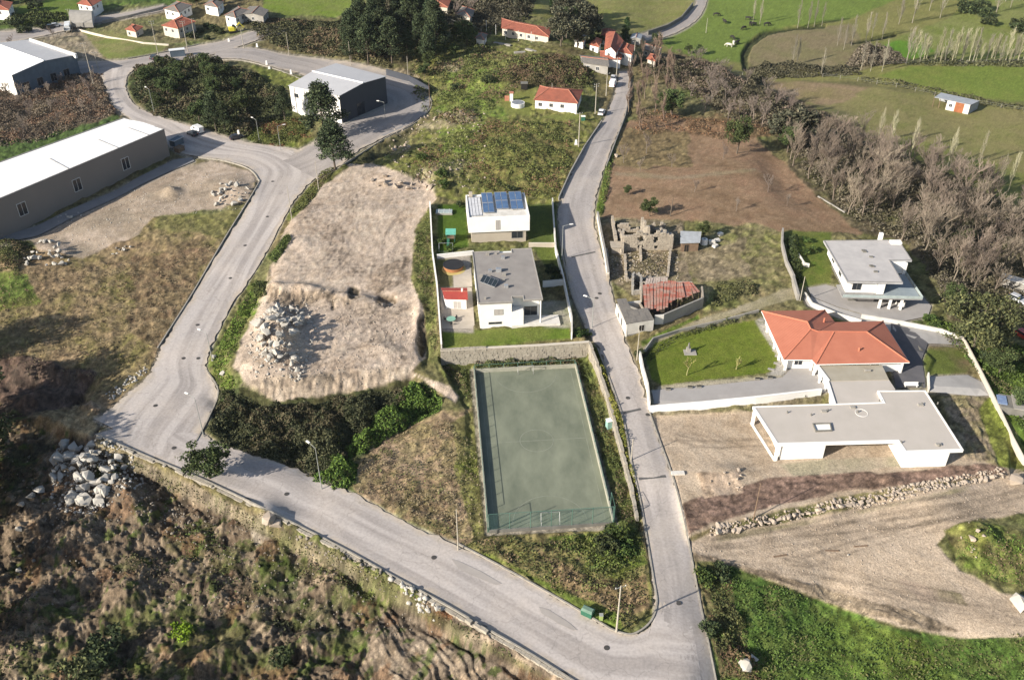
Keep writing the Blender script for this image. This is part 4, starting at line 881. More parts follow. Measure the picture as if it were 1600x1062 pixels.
# ------------------------------------------------------------------ white house with the grey roof
zr = 9.6
Rb = rect3(W(737.5,392,zr), W(747,474,zr), W(849,470,zr)); Rb = [Rb[1], Rb[2], Rb[3], Rb[0]]
cb = centroid(Rb); hB = thing('white_house', (cb[0], cb[1], ZA), 'white house with weathered grey flat roof and one raised panel rack', 'house')
uB = (Vector(Rb[1])-Vector(Rb[0])).normalized(); vB = Vector((-uB.y, uB.x)); wB = (Vector(Rb[1])-Vector(Rb[0])).length; dB = (Vector(Rb[3])-Vector(Rb[0])).length; oB = Vector(Rb[0])
def PB(a, b): return tuple(oB+uB*a+vB*b)
body = [PB(.3, .2), PB(6.8, .2), PB(6.8, 2.6), PB(8.9, 2.6), PB(8.9, 3.2), PB(wB-.3, 3.2), PB(wB-.3, dB-.3), PB(.3, dB-.3)]
prism('wall', body, ZA-.5, zr-.3, M_WHITE, hB)
roofB = [PB(0, 0), PB(7.0, 0), PB(7.0, 1.9), PB(9.2, 1.9), PB(9.2, .4), PB(wB, .4), PB(wB, dB), PB(8.6, dB), PB(8.6, dB-1.6), PB(6.0, dB-1.6), PB(6.0, dB-.5), PB(0, dB-.5)]
prism('roof_slab', roofB, zr-.3, zr-.02, M_ROOFGREY, hB)
ring('roof_edge', roofB, .18, zr-.019, zr+.1, mat('grey_coping', (.36,.34,.31)), hB)
boxp('porch_wall', PB(7.9, 1.2), 2.6, 2.2, ZA-.5, ZA+3.6, M_WHITE, hB, tuple(uB))
prism('terrace', [PB(6.8, -.3), PB(wB+3.6, -.3), PB(wB+3.6, 3.1), PB(6.85, 3.1)], ZA-.5, ZA+.5, M_WHITE2, hB)
bar3('porch_column', (*PB(wB-.4, .6), ZA+.4), (*PB(wB-.4, .6), zr-.3), .14, M_WHITE, hB)
window(body[0], body[1], 3.0, 1.7, ZA+3.1, ZA+4.3, hB, M_TRIMG, M_SHUT, 'shuttered_window'); window(body[0], body[1], 1.8, 2.6, ZA+.9, ZA+1.35, hB, M_TRIMG)
window(body[4], body[5], .8, 2.6, ZA+.7, ZA+2.8, hB, M_TRIMG); window(body[5], body[6], 4, 1.8, ZA+3.4, ZA+4.8, hB); window(body[5], body[6], 10, 1.8, ZA+3.4, ZA+4.8, hB)
window(body[7], body[0], dB*.6, 1.6, ZA+3.4, ZA+4.8, hB); window(body[7], body[0], dB*.9, .8, ZA+.8, ZA+2.9, hB, M_TRIMG, M_SHUT, 'door')
rack = [(748.5,439.5), (756,436), (781,444), (773,450)]
for k in range(4):
    a = Vector(W(749.5+k*5.9, 440.6+k*2.2, zr)); panel(hB, a, (Vector(W(757,444,zr))-Vector(W(750,441,zr))).normalized(), vB*.85+uB*.5, 1.0, 1.9, zr+.15, zr+.9, M_BLACKP, 1)
for (px, py, s) in ((762,398,.8), (786,404,.9), (766,425,.9), (779,424,1.4), (788,430,.8), (752,432,.7), (791,449,1.0), (758,467,.5), (787,438,.5), (775,397,.5)):
    x, y = W(px, py, zr); boxp('roof_unit', (x, y), s*.8, s*.6, zr-.03, zr+.3+.35*s, M_CONC if s < .85 else M_ALU, hB, tuple(uB))

# ------------------------------------------------------------------ low modern white house
zr = 5.3
cp = [(1176,635),(1214,694),(1403,689),(1414.5,706),(1505.5,703),(1446,610),(1371,610.5),(1380,628.5)]
Rc = [W(*p, zr) for p in cp]
cc = centroid(Rc); hC = thing('modern_house', (cc[0], cc[1], 1.5), 'long low white modern house with beige flat roof and skylight', 'house')
prism('roof_slab', Rc, zr-.5, zr-.05, M_WHITE, hC)
prism('roof_deck', inset(Rc, .3), zr-.05, zr+.02, M_ROOFBEIGE, hC)
ring('roof_edge', Rc, .3, zr-.049, zr+.10, M_WHITE, hC)
c_ = ccw(Rc)
sw, s1, s2, s3, se, ne, nb, na = [Vector(W(*p, zr)) for p in [(1214,694),(1403,689),(1403,689),(1414.5,706),(1505.5,703),(1446,610),(1371,610.5),(1380,628.5)]]
nw = Vector(Rc[0]); uC = (se-s3).normalized(); vC = Vector((-uC.y, uC.x))
nwi = nw+uC*.5-vC*.5; swi = sw+uC*.6+vC*.4
# blocks under the slab
L1 = sw+uC*.3+vC*.35; D1 = (nw-sw).normalized(); lenW = (nw-sw).length
blk = [tuple(L1+uC*1.0), tuple(L1+uC*8.4), tuple(L1+uC*8.4+vC*6), tuple(L1+uC*1.0+vC*6)]
prism('wall', blk, -.4, zr-.5, M_WHITE, hC)
bk = [tuple(L1+uC*8.6+vC*3.6), tuple(s1-uC*.2+vC*4.0), tuple(Vector(na)+uC*8-vC*1.0), tuple(na-vC*.5-uC*9)]
prism('recessed_wall', bk, .3, zr-.5, M_SHUT, hC)
bl3 = [tuple(s3+uC*.35+vC*.3), tuple(s3+uC*8.0+vC*.3), tuple(s3+uC*8.0+vC*15.4), tuple(s3+uC*.35+vC*15.4)]
prism('wall', bl3, .2, zr-.5, M_WHITE, hC)
rear = [tuple(L1+uC*2.2+vC*6.2), tuple(L1+uC*19+vC*6.2), tuple(L1+uC*19+vC*9.4), tuple(L1+uC*2.0+vC*9.2)]
prism('rear_wall', rear, .5, zr-.51, M_WHITE2, hC)
# open loggia frame on the west side
for q in (nw+uC*.15-vC*.4, sw+uC*.15+vC*.3): boxp('loggia_post', tuple(q+uC*.25), .5, .5, -.3, zr-.5, M_WHITE, hC, tuple(uC))
prism('loggia_beam', [tuple(nw+uC*.05), tuple(sw+uC*.05), tuple(sw+uC*.5), tuple(nw+uC*.5)], .2, 1.6, M_WHITE, hC)
prism('loggia_floor', [tuple(nw+uC*.55), tuple(sw+uC*.55), tuple(sw+uC*2.4+vC*.4), tuple(nw+uC*2.4)], .2, 1.2, M_CONC, hC)
boxp('plinth', tuple(L1+uC*5.2+vC*.3), 9.6, 1.0, -1.0, .75, mat('grey_plinth', (.42,.42,.41), c2=(.36,.36,.35)), hC, tuple(uC))
prism('terrace', [tuple(L1+uC*8.5+vC*.6), tuple(s1+uC*.2+vC*.6), tuple(s1+uC*.2+vC*3.8), tuple(L1+uC*8.5+vC*3.4)], .2, 1.15, M_WHITE2, hC)
window(bk[0], bk[1], 1, 2.6, 1.7, 3.9, hC, M_TRIMG); window(bk[0], bk[1], 7, 2.6, 1.7, 3.9, hC, M_TRIMG)
window(bl3[1], bl3[2], 4, 2.4, 2.4, 4.2, hC, M_TRIMG)
sk = [W(1269,663,zr), W(1297,662,zr), W(1300,674,zr), W(1274,675,zr)]
ring('skylight_frame', sk, .16, zr+.02, zr+.35, M_CONCD, hC); prism('skylight', inset(sk, .17), zr+.02, zr+.12, M_WHITE, hC)
vents(hC, [(1230,645), (1267,649), (1340,644), (1293,642), (1440,632), (1467,697), (1465,631), (1408,692), (1374,627)], zr+.02)
for px, py in ((1332,637), (1287,643), (1438,633), (1466,695)):
    x, y = W(px, py, zr); boxp('roof_box', (x, y), .9, .55, zr+.02, zr+.3, M_CONC, hC)
xs_, ys_ = W(1346, 645, zr)
ring('hose_coil', [(xs_+1.1*math.cos(t), ys_+1.1*math.sin(t)) for t in np.linspace(0, math.tau, 17)[:-1]], .06, zr+.02, zr+.07, M_WHITE, hC)
# connecting wing
wg = [W(1293,595,4.9), W(1304,629.5,4.9), W(1381,628,4.9), W(1371,611,4.9), W(1399,608,4.9), W(1389,593,4.9)]
prism('wing_roof', wg, 4.5, 4.9, M_ROOFBEIGE, hC); 
prism('wing_parapet', [W(1291.5,595,5.1), W(1302.5,629.5,5.1), W(1306,629.5,5.1), W(1295,595,5.1)], 4.4, 5.15, M_WHITE, hC)
prism('wing_wall', inset(wg, .5), 1.5, 4.49, M_WHITE, hC)

# ------------------------------------------------------------------ orange-roofed house
ze = 5.6; zd = 2.9
dv = {'TL': (1190,486), 'TM': (1289,484), 'VI': (1304.5,503), 'NE': (1380,501.5), 'SE': (1421,566), 'SM': (1275,569), 'ST': (1268.5,562), 'SL': (1224.6,561.5)}
E_ = {k: (*W(*p, ze), ze) for k, p in dv.items()}
P1 = (*W(1261.5,503,8.0), 8.0); P2 = (*W(1267,514,8.0), 8.0); P3 = (*W(1278,518,7.7), 7.7); P4 = (*W(1354,518.5,7.7), 7.7); P5 = (*W(1303,519,7.7), 7.7)
wallp = inset([E_[k][:2] for k in ('TL', 'SL', 'ST', 'SM', 'SE', 'NE', 'VI', 'TM')], .9)
cd = centroid(wallp); hD = thing('tile_roofed_house', (cd[0], cd[1], zd), 'single storey house under a bright orange hipped tile roof', 'house')
prism('wall', wallp, zd-.4, ze-.15, M_WHITE, hD)
prism('soffit', inset([E_[k][:2] for k in ('TL', 'SL', 'ST', 'SM', 'SE', 'NE', 'VI', 'TM')], .1), ze-.3, ze-.14, M_WHITE, hD)
for f in ([ 'SL', 'TL', P1, P2], ['TL', 'TM', P1][::1], ['TM', 'VI', P3, P2, P1], ['SL', 'ST', P5, P3, P2], ['ST', 'SM', P5], ['SM', 'SE', P4, P5], ['NE', 'SE', P4], ['NE', 'VI', P3, P5, P4]):
    roof_face('roof_plane', [E_[k] if isinstance(k, str) else k for k in f], M_ORANGE, hD)
for a, b in ((P1, E_['TL']), (P1, E_['TM']), (P2, E_['SL']), (P1, P2), (P2, P3), (P3, P4), (P4, E_['SE']), (P4, E_['NE']), (P5, E_['SM'])):
    bar3('ridge_cap', Vector(a)+Vector((0, 0, .05)), Vector(b)+Vector((0, 0, .05)), .13, M_RIDGE, hD)
bar3('valley_gutter', Vector(P3)+Vector((0, 0, .03)), Vector(E_['VI'])+Vector((0, 0, .03)), .08, M_REDR, hD)
for px, py, z in ((1342.5,546,6.7), (1288,500,7)): x, y = W(px, py, z); bar3('flue', (x, y, z-.8), (x, y, z+.5), .18, M_RIDGE, hD)
gut = [E_[k] for k in ('TL', 'SL', 'ST', 'SM', 'SE', 'NE')]
for a, b in zip(gut, gut[1:]): bar3('gutter', Vector(a)-Vector((0, 0, .1)), Vector(b)-Vector((0, 0, .1)), .09, M_WHITE, hD)
for px, py in ((1226,562), (1268,563), (1417,566), (1207,527), (1196,500), (1215,545)):
    x, y = W(px, py, ze); dd = (Vector(cd)-Vector((x, y))).normalized()*.7; boxp('porch_pillar', (x+dd.x, y+dd.y), .4, .4, zd-.4, ze-.15, M_WHITE, hD)
window(wallp[1] if False else wallp[-7 % 8], wallp[1], 1, 1.5, zd+.9, zd+2.1, hD) if False else None
Wc = ccw(wallp)
for i in range(len(Wc)):
    a = Vector(Wc[i]); b = Vector(Wc[(i+1) % len(Wc)])
    L = (b-a).length
    if L > 5:
        for k in range(int(L//4.5)): window(a, b, 1.6+k*4.4, 1.5, zd+.9, zd+2.1, hD)
gz = 5.0
wing = [W(1276,571,gz), W(1294,595,gz), W(1389,593,gz), W(1378,570,gz)]
gar = thing('garage_wing', (*centroid(wing), zd), 'flat roofed garage between orange roof house and modern white house', 'garage')
prism('wall', inset(wing, .4), zd-.5, gz-.3, M_WHITE, gar); prism('roof_slab', wing, gz-.3, gz, mat('ochre_grey_screed', (.37,.335,.27), c2=(.31,.275,.21), sc=.4), gar)
a, b = Vector(W(1276,571,gz)), Vector(W(1294,595,gz)); u = (b-a).normalized(); n_ = Vector((-u.y, u.x))
prism('parapet', [tuple(a), tuple(b), tuple(b+n_*.35), tuple(a+n_*.35)], gz-.5, gz+.18, M_WHITE, gar)
window(Vector(inset(ccw(wing), .4)[0]), Vector(inset(ccw(wing), .4)[1]), .3, 1.2, zd+1, zd+1.8, gar, M_TRIMG)
for k in range(3):
    q = a+(b-a)*(k/2); boxp('carport_pillar', (q.x-.3, q.y-.2), .35, .35, zd-.4, gz-.3, M_WHITE, gar)
x, y = W(1355,580,gz); bar3('roof_tank', (x-.5, y, gz+.2), (x+.6, y, gz+.2), .22, M_CONC, gar)

# ------------------------------------------------------------------ grey-roofed house on the slope
ZE = 3.2; zr = 9.0
re = [W(*p, zr) for p in [(1286.6,376),(1323.5,440),(1411,442),(1390.5,407),(1425,407),(1404,375)]]
ce = centroid(re); hE = thing('split_level_house', (ce[0], ce[1], ZE), 'white house with notched pale grey roof and wide balcony above parking', 'house')
prism('roof_slab', re, zr-.35, zr-.03, mat('grey_fascia', (.42,.42,.43)), hE); prism('roof_deck', inset(re, .25), zr-.03, zr+.02, M_ROOFPALE, hE); ring('roof_edge', re, .25, zr-.029, zr+.1, M_TRIMG, hE)
o_ = Vector(re[1]); uE = (Vector(re[2])-o_).normalized(); vE = Vector((-uE.y, uE.x)); wE = (Vector(re[2])-o_).length; dE = (Vector(re[0])-o_).dot(vE)
def PE(a, b): return tuple(o_+uE*a+vE*b)
ub = [PE(.5, .9), PE(wE-3.3, .9), PE(wE-3.3, 9.0), PE(wE+3.6, 9.4), PE(wE+3.6, dE-.5), PE(.5, dE-.5)]
prism('upper_floor', ub, ZE+2.7, zr-.35, M_WHITE, hE)
prism('ground_floor', [PE(1.8, 1.8), PE(wE-4.4, 1.8), PE(wE-4.4, dE-1), PE(1.8, dE-1)], ZE-1.2, ZE+2.45, M_CONCD, hE)
prism('balcony_slab', [PE(-.6, -1.2), PE(wE+4.4, -1.2), PE(wE+4.0, 9.3), PE(wE-3.2, 9.0), PE(.3, 4), PE(-.6, 4)], ZE+2.4, ZE+2.69, M_TRIMG, hE)
prism('balcony_deck', [PE(wE-3.2, -.9), PE(wE+4.1, -.9), PE(wE+3.8, 8.9), PE(wE-3.2, 8.9)], ZE+2.69, ZE+2.75, mat('blue_grey_deck', (.27,.31,.33), c2=(.22,.26,.28)), hE)
M_GLR = mat('glass_balustrade', (.38,.44,.43), rough=.2)
for a, b in ((PE(-.6, -1.2), PE(wE+4.4, -1.2)), (PE(wE+4.4, -1.2), PE(wE+4.0, 9.3))):
    a = Vector(a); b = Vector(b); n_ = (b-a).normalized(); n_ = Vector((-n_.y, n_.x))*.05
    prism('balustrade', [tuple(a), tuple(b), tuple(b+n_), tuple(a+n_)], ZE+2.69, ZE+3.35, M_GLR, hE)
for a in (PE(wE-3.9, -.6), PE(wE-1.8, -.6), PE(wE+.6, -.6), PE(wE-1.0, 3), PE(wE+2, 3)): boxp('pillar', a, .45, .45, ZE-1.5, ZE+2.4, M_WHITE, hE, tuple(uE))
boxp('pillar', PE(wE-4.0, .6), 1.4, .4, ZE+2.7, zr-.35, M_WHITE, hE, tuple(uE)); boxp('pillar', PE(wE+3.5, 9.2), .6, .5, ZE+2.7, zr-.35, M_WHITE, hE, tuple(uE))
window(ub[0], ub[1], 1.2, 1.8, ZE+3.4, ZE+4.9, hE, M_TRIMG); window(ub[0], ub[1], wE-5.2, 1.0, ZE+2.8, ZE+5.1, hE, M_TRIMG, name='glazed_door')
window(ub[1], ub[2], 1, 6, ZE+2.8, ZE+5.0, hE, M_TRIMG, name='glazed_door'); window(ub[5], ub[0], 4, 1.8, ZE+3.5, ZE+4.8, hE, M_TRIMG)
window(ub[5], ub[0], 10, 1.8, ZE+3.5, ZE+4.8, hE, M_TRIMG)
window(PE(1.8, 1.8), PE(wE-4.4, 1.8), 2, 3.4, ZE-.9, ZE+1.7, hE, M_TRIMG, M_SHUT, 'garage_door')
for px, py in ((1361,402), (1363,417), (1368,425), (1349,392), (1351,394), (1361,416)): x, y = W(px, py, zr); boxp('roof_vent', (x, y), .8, .45, zr+.0, zr+.28, M_CONCD, hE, tuple(uE))
x, y = W(1375,374,zr); boxp('chimney', (x, y), .8, .7, zr-.3, zr+1.6, M_WHITE, hE)
x, y = W(1402,380,zr); boxp('rooftop_box', (x-.4, y), 2.4, 1.4, zr+.0, zr+.5, M_WHITE, hE, tuple(uE))

# ------------------------------------------------------------------ industrial halls
def hall_gable(name, lab, roofpx, zr, zb, rise, mroof, wallm, ridge01, group=None):
    "roofpx: 4 eave corners as pixels at height zr, in order; ridge joins the middles of edges 0-1 and 2-3"
    Q = [Vector(W(*p, zr)) for p in roofpx]; c = centroid(Q)
    root = thing(name, (c[0], c[1], zb), lab, 'warehouse', group)
    m1 = (Q[0]+Q[1])/2; m2 = (Q[2]+Q[3])/2
    r1 = (m1.x, m1.y, zr+rise); r2 = (m2.x, m2.y, zr+rise); q = [(p.x, p.y, zr) for p in Q]
    Qi = [tuple(p) for p in inset([tuple(p) for p in Q], .25)]
    if (Vector(Qi[0])-Q[0]).length > 2: Qi = Qi[::-1]
    # match order
    Qi = [min(Qi, key=lambda t: (Vector(t)-p).length) for p in Q]
    for i in range(4):
        a = Vector(Qi[i]); b = Vector(Qi[(i+1) % 4]); V = [(a.x, a.y, zb-1), (b.x, b.y, zb-1), (b.x, b.y, zr-.16), (a.x, a.y, zr-.16)]
        F = [[0, 1, 2, 3]]
        if i in (0, 2): m_ = (a+b)/2; V.append((m_.x, m_.y, zr+rise-.16)); F = [[0, 1, 2, 4, 3]]
        wpart('wall', V, F, wallm[i], root)
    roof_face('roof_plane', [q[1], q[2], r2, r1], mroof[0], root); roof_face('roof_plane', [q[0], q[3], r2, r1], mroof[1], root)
    bar3('ridge_cap', Vector(r1)+Vector((0, 0, .05)), Vector(r2)+Vector((0, 0, .05)), .22, M_METW, root)
    return root, Q, Qi
# navy hall: corners W, N, E, S ; gables on W-N and E-S
hN, QN, QNi = hall_gable('industrial_hall', 'industrial hall with pale grey ribbed roof and navy blue end wall', [(450,134),(525,99),(604,119.5),(530,150)], 12.0, 3.0, .9, (M_METG, M_METG), (M_NAVY, M_NAVY, M_NAVY, M_WHITE), 0)
a, b = Vector(QNi[3]), Vector(QNi[0])
s_, e_ = (Vector(QNi[0]), Vector(QNi[3]))
window(s_, e_, 1.5, 1.6, 8.6, 9.8, hN, M_TRIMG)
window(s_, e_, 9, 3.2, 3.2, 7.0, hN, M_TRIMG, M_SHUT, 'roller_door')
for k in range(5): bar3('downpipe', (*(s_+(e_-s_)*(k+.5)/5+Vector((-.1, -.1))), 3), (*(s_+(e_-s_)*(k+.5)/5+Vector((-.1, -.1))), 11.7), .08, M_TRIMG, hN)
u = (Vector(QNi[2])-Vector(QNi[3])).normalized(); n_ = Vector((u.y, -u.x))
prism('plinth_kerb', [tuple(Vector(QNi[3])+n_*.1), tuple(Vector(QNi[2])+n_*.1), tuple(Vector(QNi[2])+n_*1.2), tuple(Vector(QNi[3])+n_*1.2)], 2.5, 3.35, M_CONC, hN)
dx_ = Vector(QNi[3])+u*9; window(QNi[3], QNi[2], 7, 3.4, 3.3, 7.2, hN, M_NAVY, M_GLASS, 'loading_door')
# blue-grey hall, far left: corners S(17,118) E(120,85) ... extends out of frame
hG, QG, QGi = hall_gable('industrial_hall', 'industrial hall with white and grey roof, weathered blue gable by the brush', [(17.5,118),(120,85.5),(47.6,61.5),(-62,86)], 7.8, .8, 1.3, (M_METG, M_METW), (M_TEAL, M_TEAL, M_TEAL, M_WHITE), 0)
a = Vector((*W(120,84.5,8.6), 0)); b = Vector((*W(48,60.5,8.6), 0)); u = (b-a).normalized(); n_ = Vector((-u.y, u.x, 0))
prism('parapet', [tuple((a)[:2]), tuple((b)[:2]), tuple((b+n_*.7)[:2]), tuple((a+n_*.7)[:2])], 7.2, 8.7, M_WHITE, hG)
for k in range(4): window(QGi[0], QGi[1], 3+k*5.2, 2.2, 1.6, 4.2, hG, M_TRIMG)
# big taupe hall, left
zr = 9.9
Q1 = [Vector(W(-70,340,zr)), Vector(W(257,202,zr)), Vector(W(192.5,184.5,zr)), Vector(W(-120,296,zr))]
c = centroid(Q1); hW = thing('industrial_hall', (c[0], c[1], 1), 'long taupe warehouse with bright white roof beside the bare plot', 'warehouse')
prism('wall', inset([tuple(p) for p in Q1], .05), -1.5, zr-.1, M_TAUPE, hW)
q = [(p.x, p.y) for p in Q1]
rr_ = inset(q, .35); prism('roof_gutter', rr_, zr-.1, zr-.03, M_WHITE, hW)
A0, B0, C0, D0 = [Vector((*p, 0)) for p in q]
nb_ = 12
for k in range(nb_):
    t0, t1 = k/nb_, (k+1)/nb_
    a = A0.lerp(B0, t0); b = A0.lerp(B0, t1); c_2 = D0.lerp(C0, t1); d = D0.lerp(C0, t0)
    f = .03
    P = [a.lerp(d, f), b.lerp(c_2, f), c_2.lerp(b, f), d.lerp(a, f)]; m1 = (P[1]+P[2])/2; m2 = (P[0]+P[3])/2
    roof_face('roof_panel', [(P[0].x, P[0].y, zr-.05), (P[1].x, P[1].y, zr-.05), (m1.x, m1.y, zr+.35), (m2.x, m2.y, zr+.35)], M_METW, hW, .05)
    roof_face('roof_panel', [(P[3].x, P[3].y, zr-.05), (P[2].x, P[2].y, zr-.05), (m1.x, m1.y, zr+.35), (m2.x, m2.y, zr+.35)], M_METW, hW, .05)
    if k in (5, 8, 10): bar3('roof_joint', (m1.x, m1.y, zr+.42), (P[1].x, P[1].y, zr+.02), .12, M_TRIMG, hW)
ring('parapet', q, .25, zr-.099, zr+.12, M_TRIMG, hW)
fa, fb = Vector(q[0]), Vector(q[1]); uW = (fb-fa).normalized(); Lw = (fb-fa).length
for px, py in ((30,325), (117.5,288), (197,256)):
    x, y = W(px, py, 5.2); s = (Vector((x, y))-fa).dot(uW); window(fa-Vector((-uW.y, uW.x))*-.0, fb, s-1.1, 2.3, 3.6, 6.8, hW, M_WHITE, M_GLASS, proud=.12)
for px in (225, 250): 
    x, y = W(px, 235, 5.2); s = (Vector((x, y))-fa).dot(uW)
# low sheds at the hall's end
for (px, py, sx, sy, h_, lab) in ((277,226,4.2,2.4,2.0,'pale blue grey skip against the end of the taupe warehouse'), (281,236,2.6,2.2,1.3,'dark pallet pile below the skip by the taupe warehouse')):
    x, y, z = A(px, py); t = thing('skip' if h_ > 1.5 else 'pallet_pile', (x, y, z), lab, 'skip' if h_ > 1.5 else 'pallets')
    ux = (math.cos(1.1), math.sin(1.1)); boxp('body', (x, y), sx*.85, sy*.85, z-.1, z+h_*.9, M_TEAL if h_ > 1.5 else M_WOOD, t, ux)
    ring('rim', obox((x, y), ux, sx, sy, 0, 0), .2, z+h_*.9, z+h_, M_ALU if h_ > 1.5 else M_WOOD, t)
    for s in (-1, 1): boxp('runner', (x+ux[0]*sx*.3*s, y+ux[1]*sx*.3*s), .3, sy, z-.1, z+.2, M_CONCD, t, ux)

# ------------------------------------------------------------------ tile-roofed cottages
def hip_house(lab, px4, zr, zb, rise, mw=M_WHITE, mt=M_REDT, hip=.28, name='cottage', over=.4, gable=False, wins=True, cat='house', group=None):
    "px4: eave corners SW, SE, NE, NW as pixels of the roof edge; storey height is zr-zb above the ground found there"
    h0 = zr-zb; zb = A(sum(p[0] for p in px4)/4, max(p[1] for p in px4)+6)[2]; zr = zb+max(h0, 2.6)
    Q = [Vector(W(*p, zr)) for p in px4]; c = centroid(Q); root = thing(name, (c[0], c[1], zb), lab, cat, group)
    L1_, L2_ = (Q[1]-Q[0]).length, (Q[3]-Q[0]).length
    if L1_ >= L2_: S = [0, 1, 2, 3]
    else: S = [1, 2, 3, 0]
    q = [Q[i] for i in S]
    ma = (q[0]+q[3])/2; mb_ = (q[1]+q[2])/2; k = 0 if gable else hip
    r1 = ma.lerp(mb_, k); r2 = ma.lerp(mb_, 1-k); R1 = (r1.x, r1.y, zr+rise); R2 = (r2.x, r2.y, zr+rise); q3 = [(p.x, p.y, zr) for p in q]
    wl = inset([tuple(p) for p in Q], over)
    prism('wall', wl, zb-.8, zr-.1, mw, root)
    roof_face('roof_plane', [q3[0], q3[1], R2, R1], mt, root); roof_face('roof_plane', [q3[3], q3[2], R2, R1], mt, root)
    if not gable:
        roof_face('roof_plane', [q3[1], q3[2], R2], mt, root); roof_face('roof_plane', [q3[0], q3[3], R1], mt, root)
        for a, b in ((R1, q3[0]), (R1, q3[3]), (R2, q3[1]), (R2, q3[2])): bar3('ridge_cap', Vector(a)+Vector((0, 0, .04)), Vector(b)+Vector((0, 0, .04)), .13, M_REDR, root, 5)
    else:
        wi = [min(wl, key=lambda t: (Vector(t)-p).length) for p in q]
        for (i, j, R) in ((0, 3, R1), (1, 2, R2)):
            m_ = (Vector(wi[i])+Vector(wi[j]))/2
            wpart('gable', [(*wi[i], zr-.1), (*wi[j], zr-.1), (m_.x, m_.y, zr+rise-.15)], [[0, 1, 2]], mw, root)
    bar3('ridge_cap', Vector(R1)+Vector((0, 0, .04)), Vector(R2)+Vector((0, 0, .04)), .14, M_REDR, root, 5)
    if wins:
        w2 = ccw(wl)
        for i in range(4):
            a = Vector(w2[i]); b = Vector(w2[(i+1) % 4]); L = (b-a).length
            for k in range(int(L//3.6)):
                window(a, b, 1.0+k*3.4, 1.1, zr-2.0, zr-.9, root)
    return root
hip_house('small pale cottage with red hipped roof on the grassy hill', [(834,156),(903,161.5),(911,140.5),(843.5,134)], 9.0, 5.9, 1.7)
hip_house('red roofed bungalow half hidden by trees behind the hill, top centre', [(783,44),(858,58),(862,44),(784,29)], 5.6, 2.8, 1.2, mw=M_CREAM)
hip_house('tall pale house with brownish red roof at the village bend', [(944,78),(963,83),(975,64),(947,49)], 7.5, 1.2, 1.6, gable=True)
hip_house('bright red roofed annex in front of the tall village house', [(938,92),(971,93),(973,82),(937,80)], 5.2, 1.8, .8)
hip_house('long low barn with grey brown tiled roof beside the red annex', [(911,98),(952,104),(949,90),(905,86)], 5.0, 2.4, .7, mw=M_CONC, mt=M_TILEGREY, gable=True)
hip_house('dark red roofed cottage behind the tall village house', [(938,56),(960,58),(962,48),(941,46)], 4.6, .5, 1.2)
hip_house('red roofed cream house behind the tall poles, top left', [(252,40),(278,45),(306,34),(284,24)], 5.2, 1.0, 1.4, mw=M_CREAM)
hip_house('small low red roofed outbuilding in the field, top left', [(195,46),(212,50),(224,42),(206,38)], 3.4, 1.0, .8, mw=M_CREAM)
hip_house('white farmhouse with red roof cut by the top edge of the view', [(120,6),(143,10),(160,0),(135,-6)], 5.0, .5, 1.2)
hip_house('grey roofed white house among dark trees, top left', [(350,24),(368,28),(392,16),(372,10)], 4.6, .8, 1.0, mt=M_TILEGREY)
hip_house('long dark roofed shed right of the grey roofed house', [(376,22),(412,26),(420,16),(390,10)], 4.0, .8, .8, mt=M_TILEGREY, mw=M_CONC, gable=True)
hip_house('pale house with pinkish roof behind the bare trees, top centre', [(712,22),(735,28),(742,16),(722,10)], 5.0, 2.0, 1.2, mw=M_CREAM, mt=M_TILEGREY)
hip_house('white gabled house seen at the very top left corner', [(-20,14),(14,16),(20,4),(-16,0)], 4.6, .4, 1.2)
hip_house('pink roofed house at the top edge beside dark trees', [(665,8),(700,12),(705,0),(672,-4)], 5.0, 2.0, 1.2, mw=M_CREAM)
hip_house('white house at the top edge above the red roofed cream house', [(255,14),(280,20),(300,8),(276,2)], 4.8, 1.0, 1.2, mt=M_TILEGREY)
hip_house('narrow stone barn beyond the village bend by the field track', [(1003,76),(1030,84),(1036,74),(1010,68)], 3.6, .2, .9, mt=M_TILEGREY, mw=M_STONED, gable=True)
hip_house('small red roofed house left of the tall village house', [(920,70),(936,74),(941,62),(926,58)], 4.2, 1.2, 1.0)
hip_house('pale walled house with faded roof behind the village trees', [(896,62),(912,66),(918,55),(903,52)], 4.4, 1.0, 1.0, mt=M_TILEGREY)
hip_house('white walled annex on the right of the tall village house', [(966,80),(988,86),(992,72),(975,66)], 6.4, 1.2, .8, mt=M_REDT)
hip_house('low red roofed store right of the valley fork', [(1010,92),(1024,96),(1030,88),(1016,84)], 2.8, .2, .7, mt=M_REDT, mw=M_CREAM)
hip_house('white cottage with grey roof left of the tall grey green trees', [(742,60),(757,63),(762,54),(748,51)], 4.6, 2.4, .9, mt=M_TILEGREY)
hip_house('grey roofed house at the top left beyond the dark garden trees', [(318,8),(340,12),(350,2),(330,-2)], 4.6, .8, 1.0, mt=M_TILEGREY)
hip_house('low shed with pale roof where the field track starts', [(985,60),(1002,62),(1004,54),(988,53)], 3.0, .4, .6, mt=M_GALV, mw=M_CONC, gable=True)
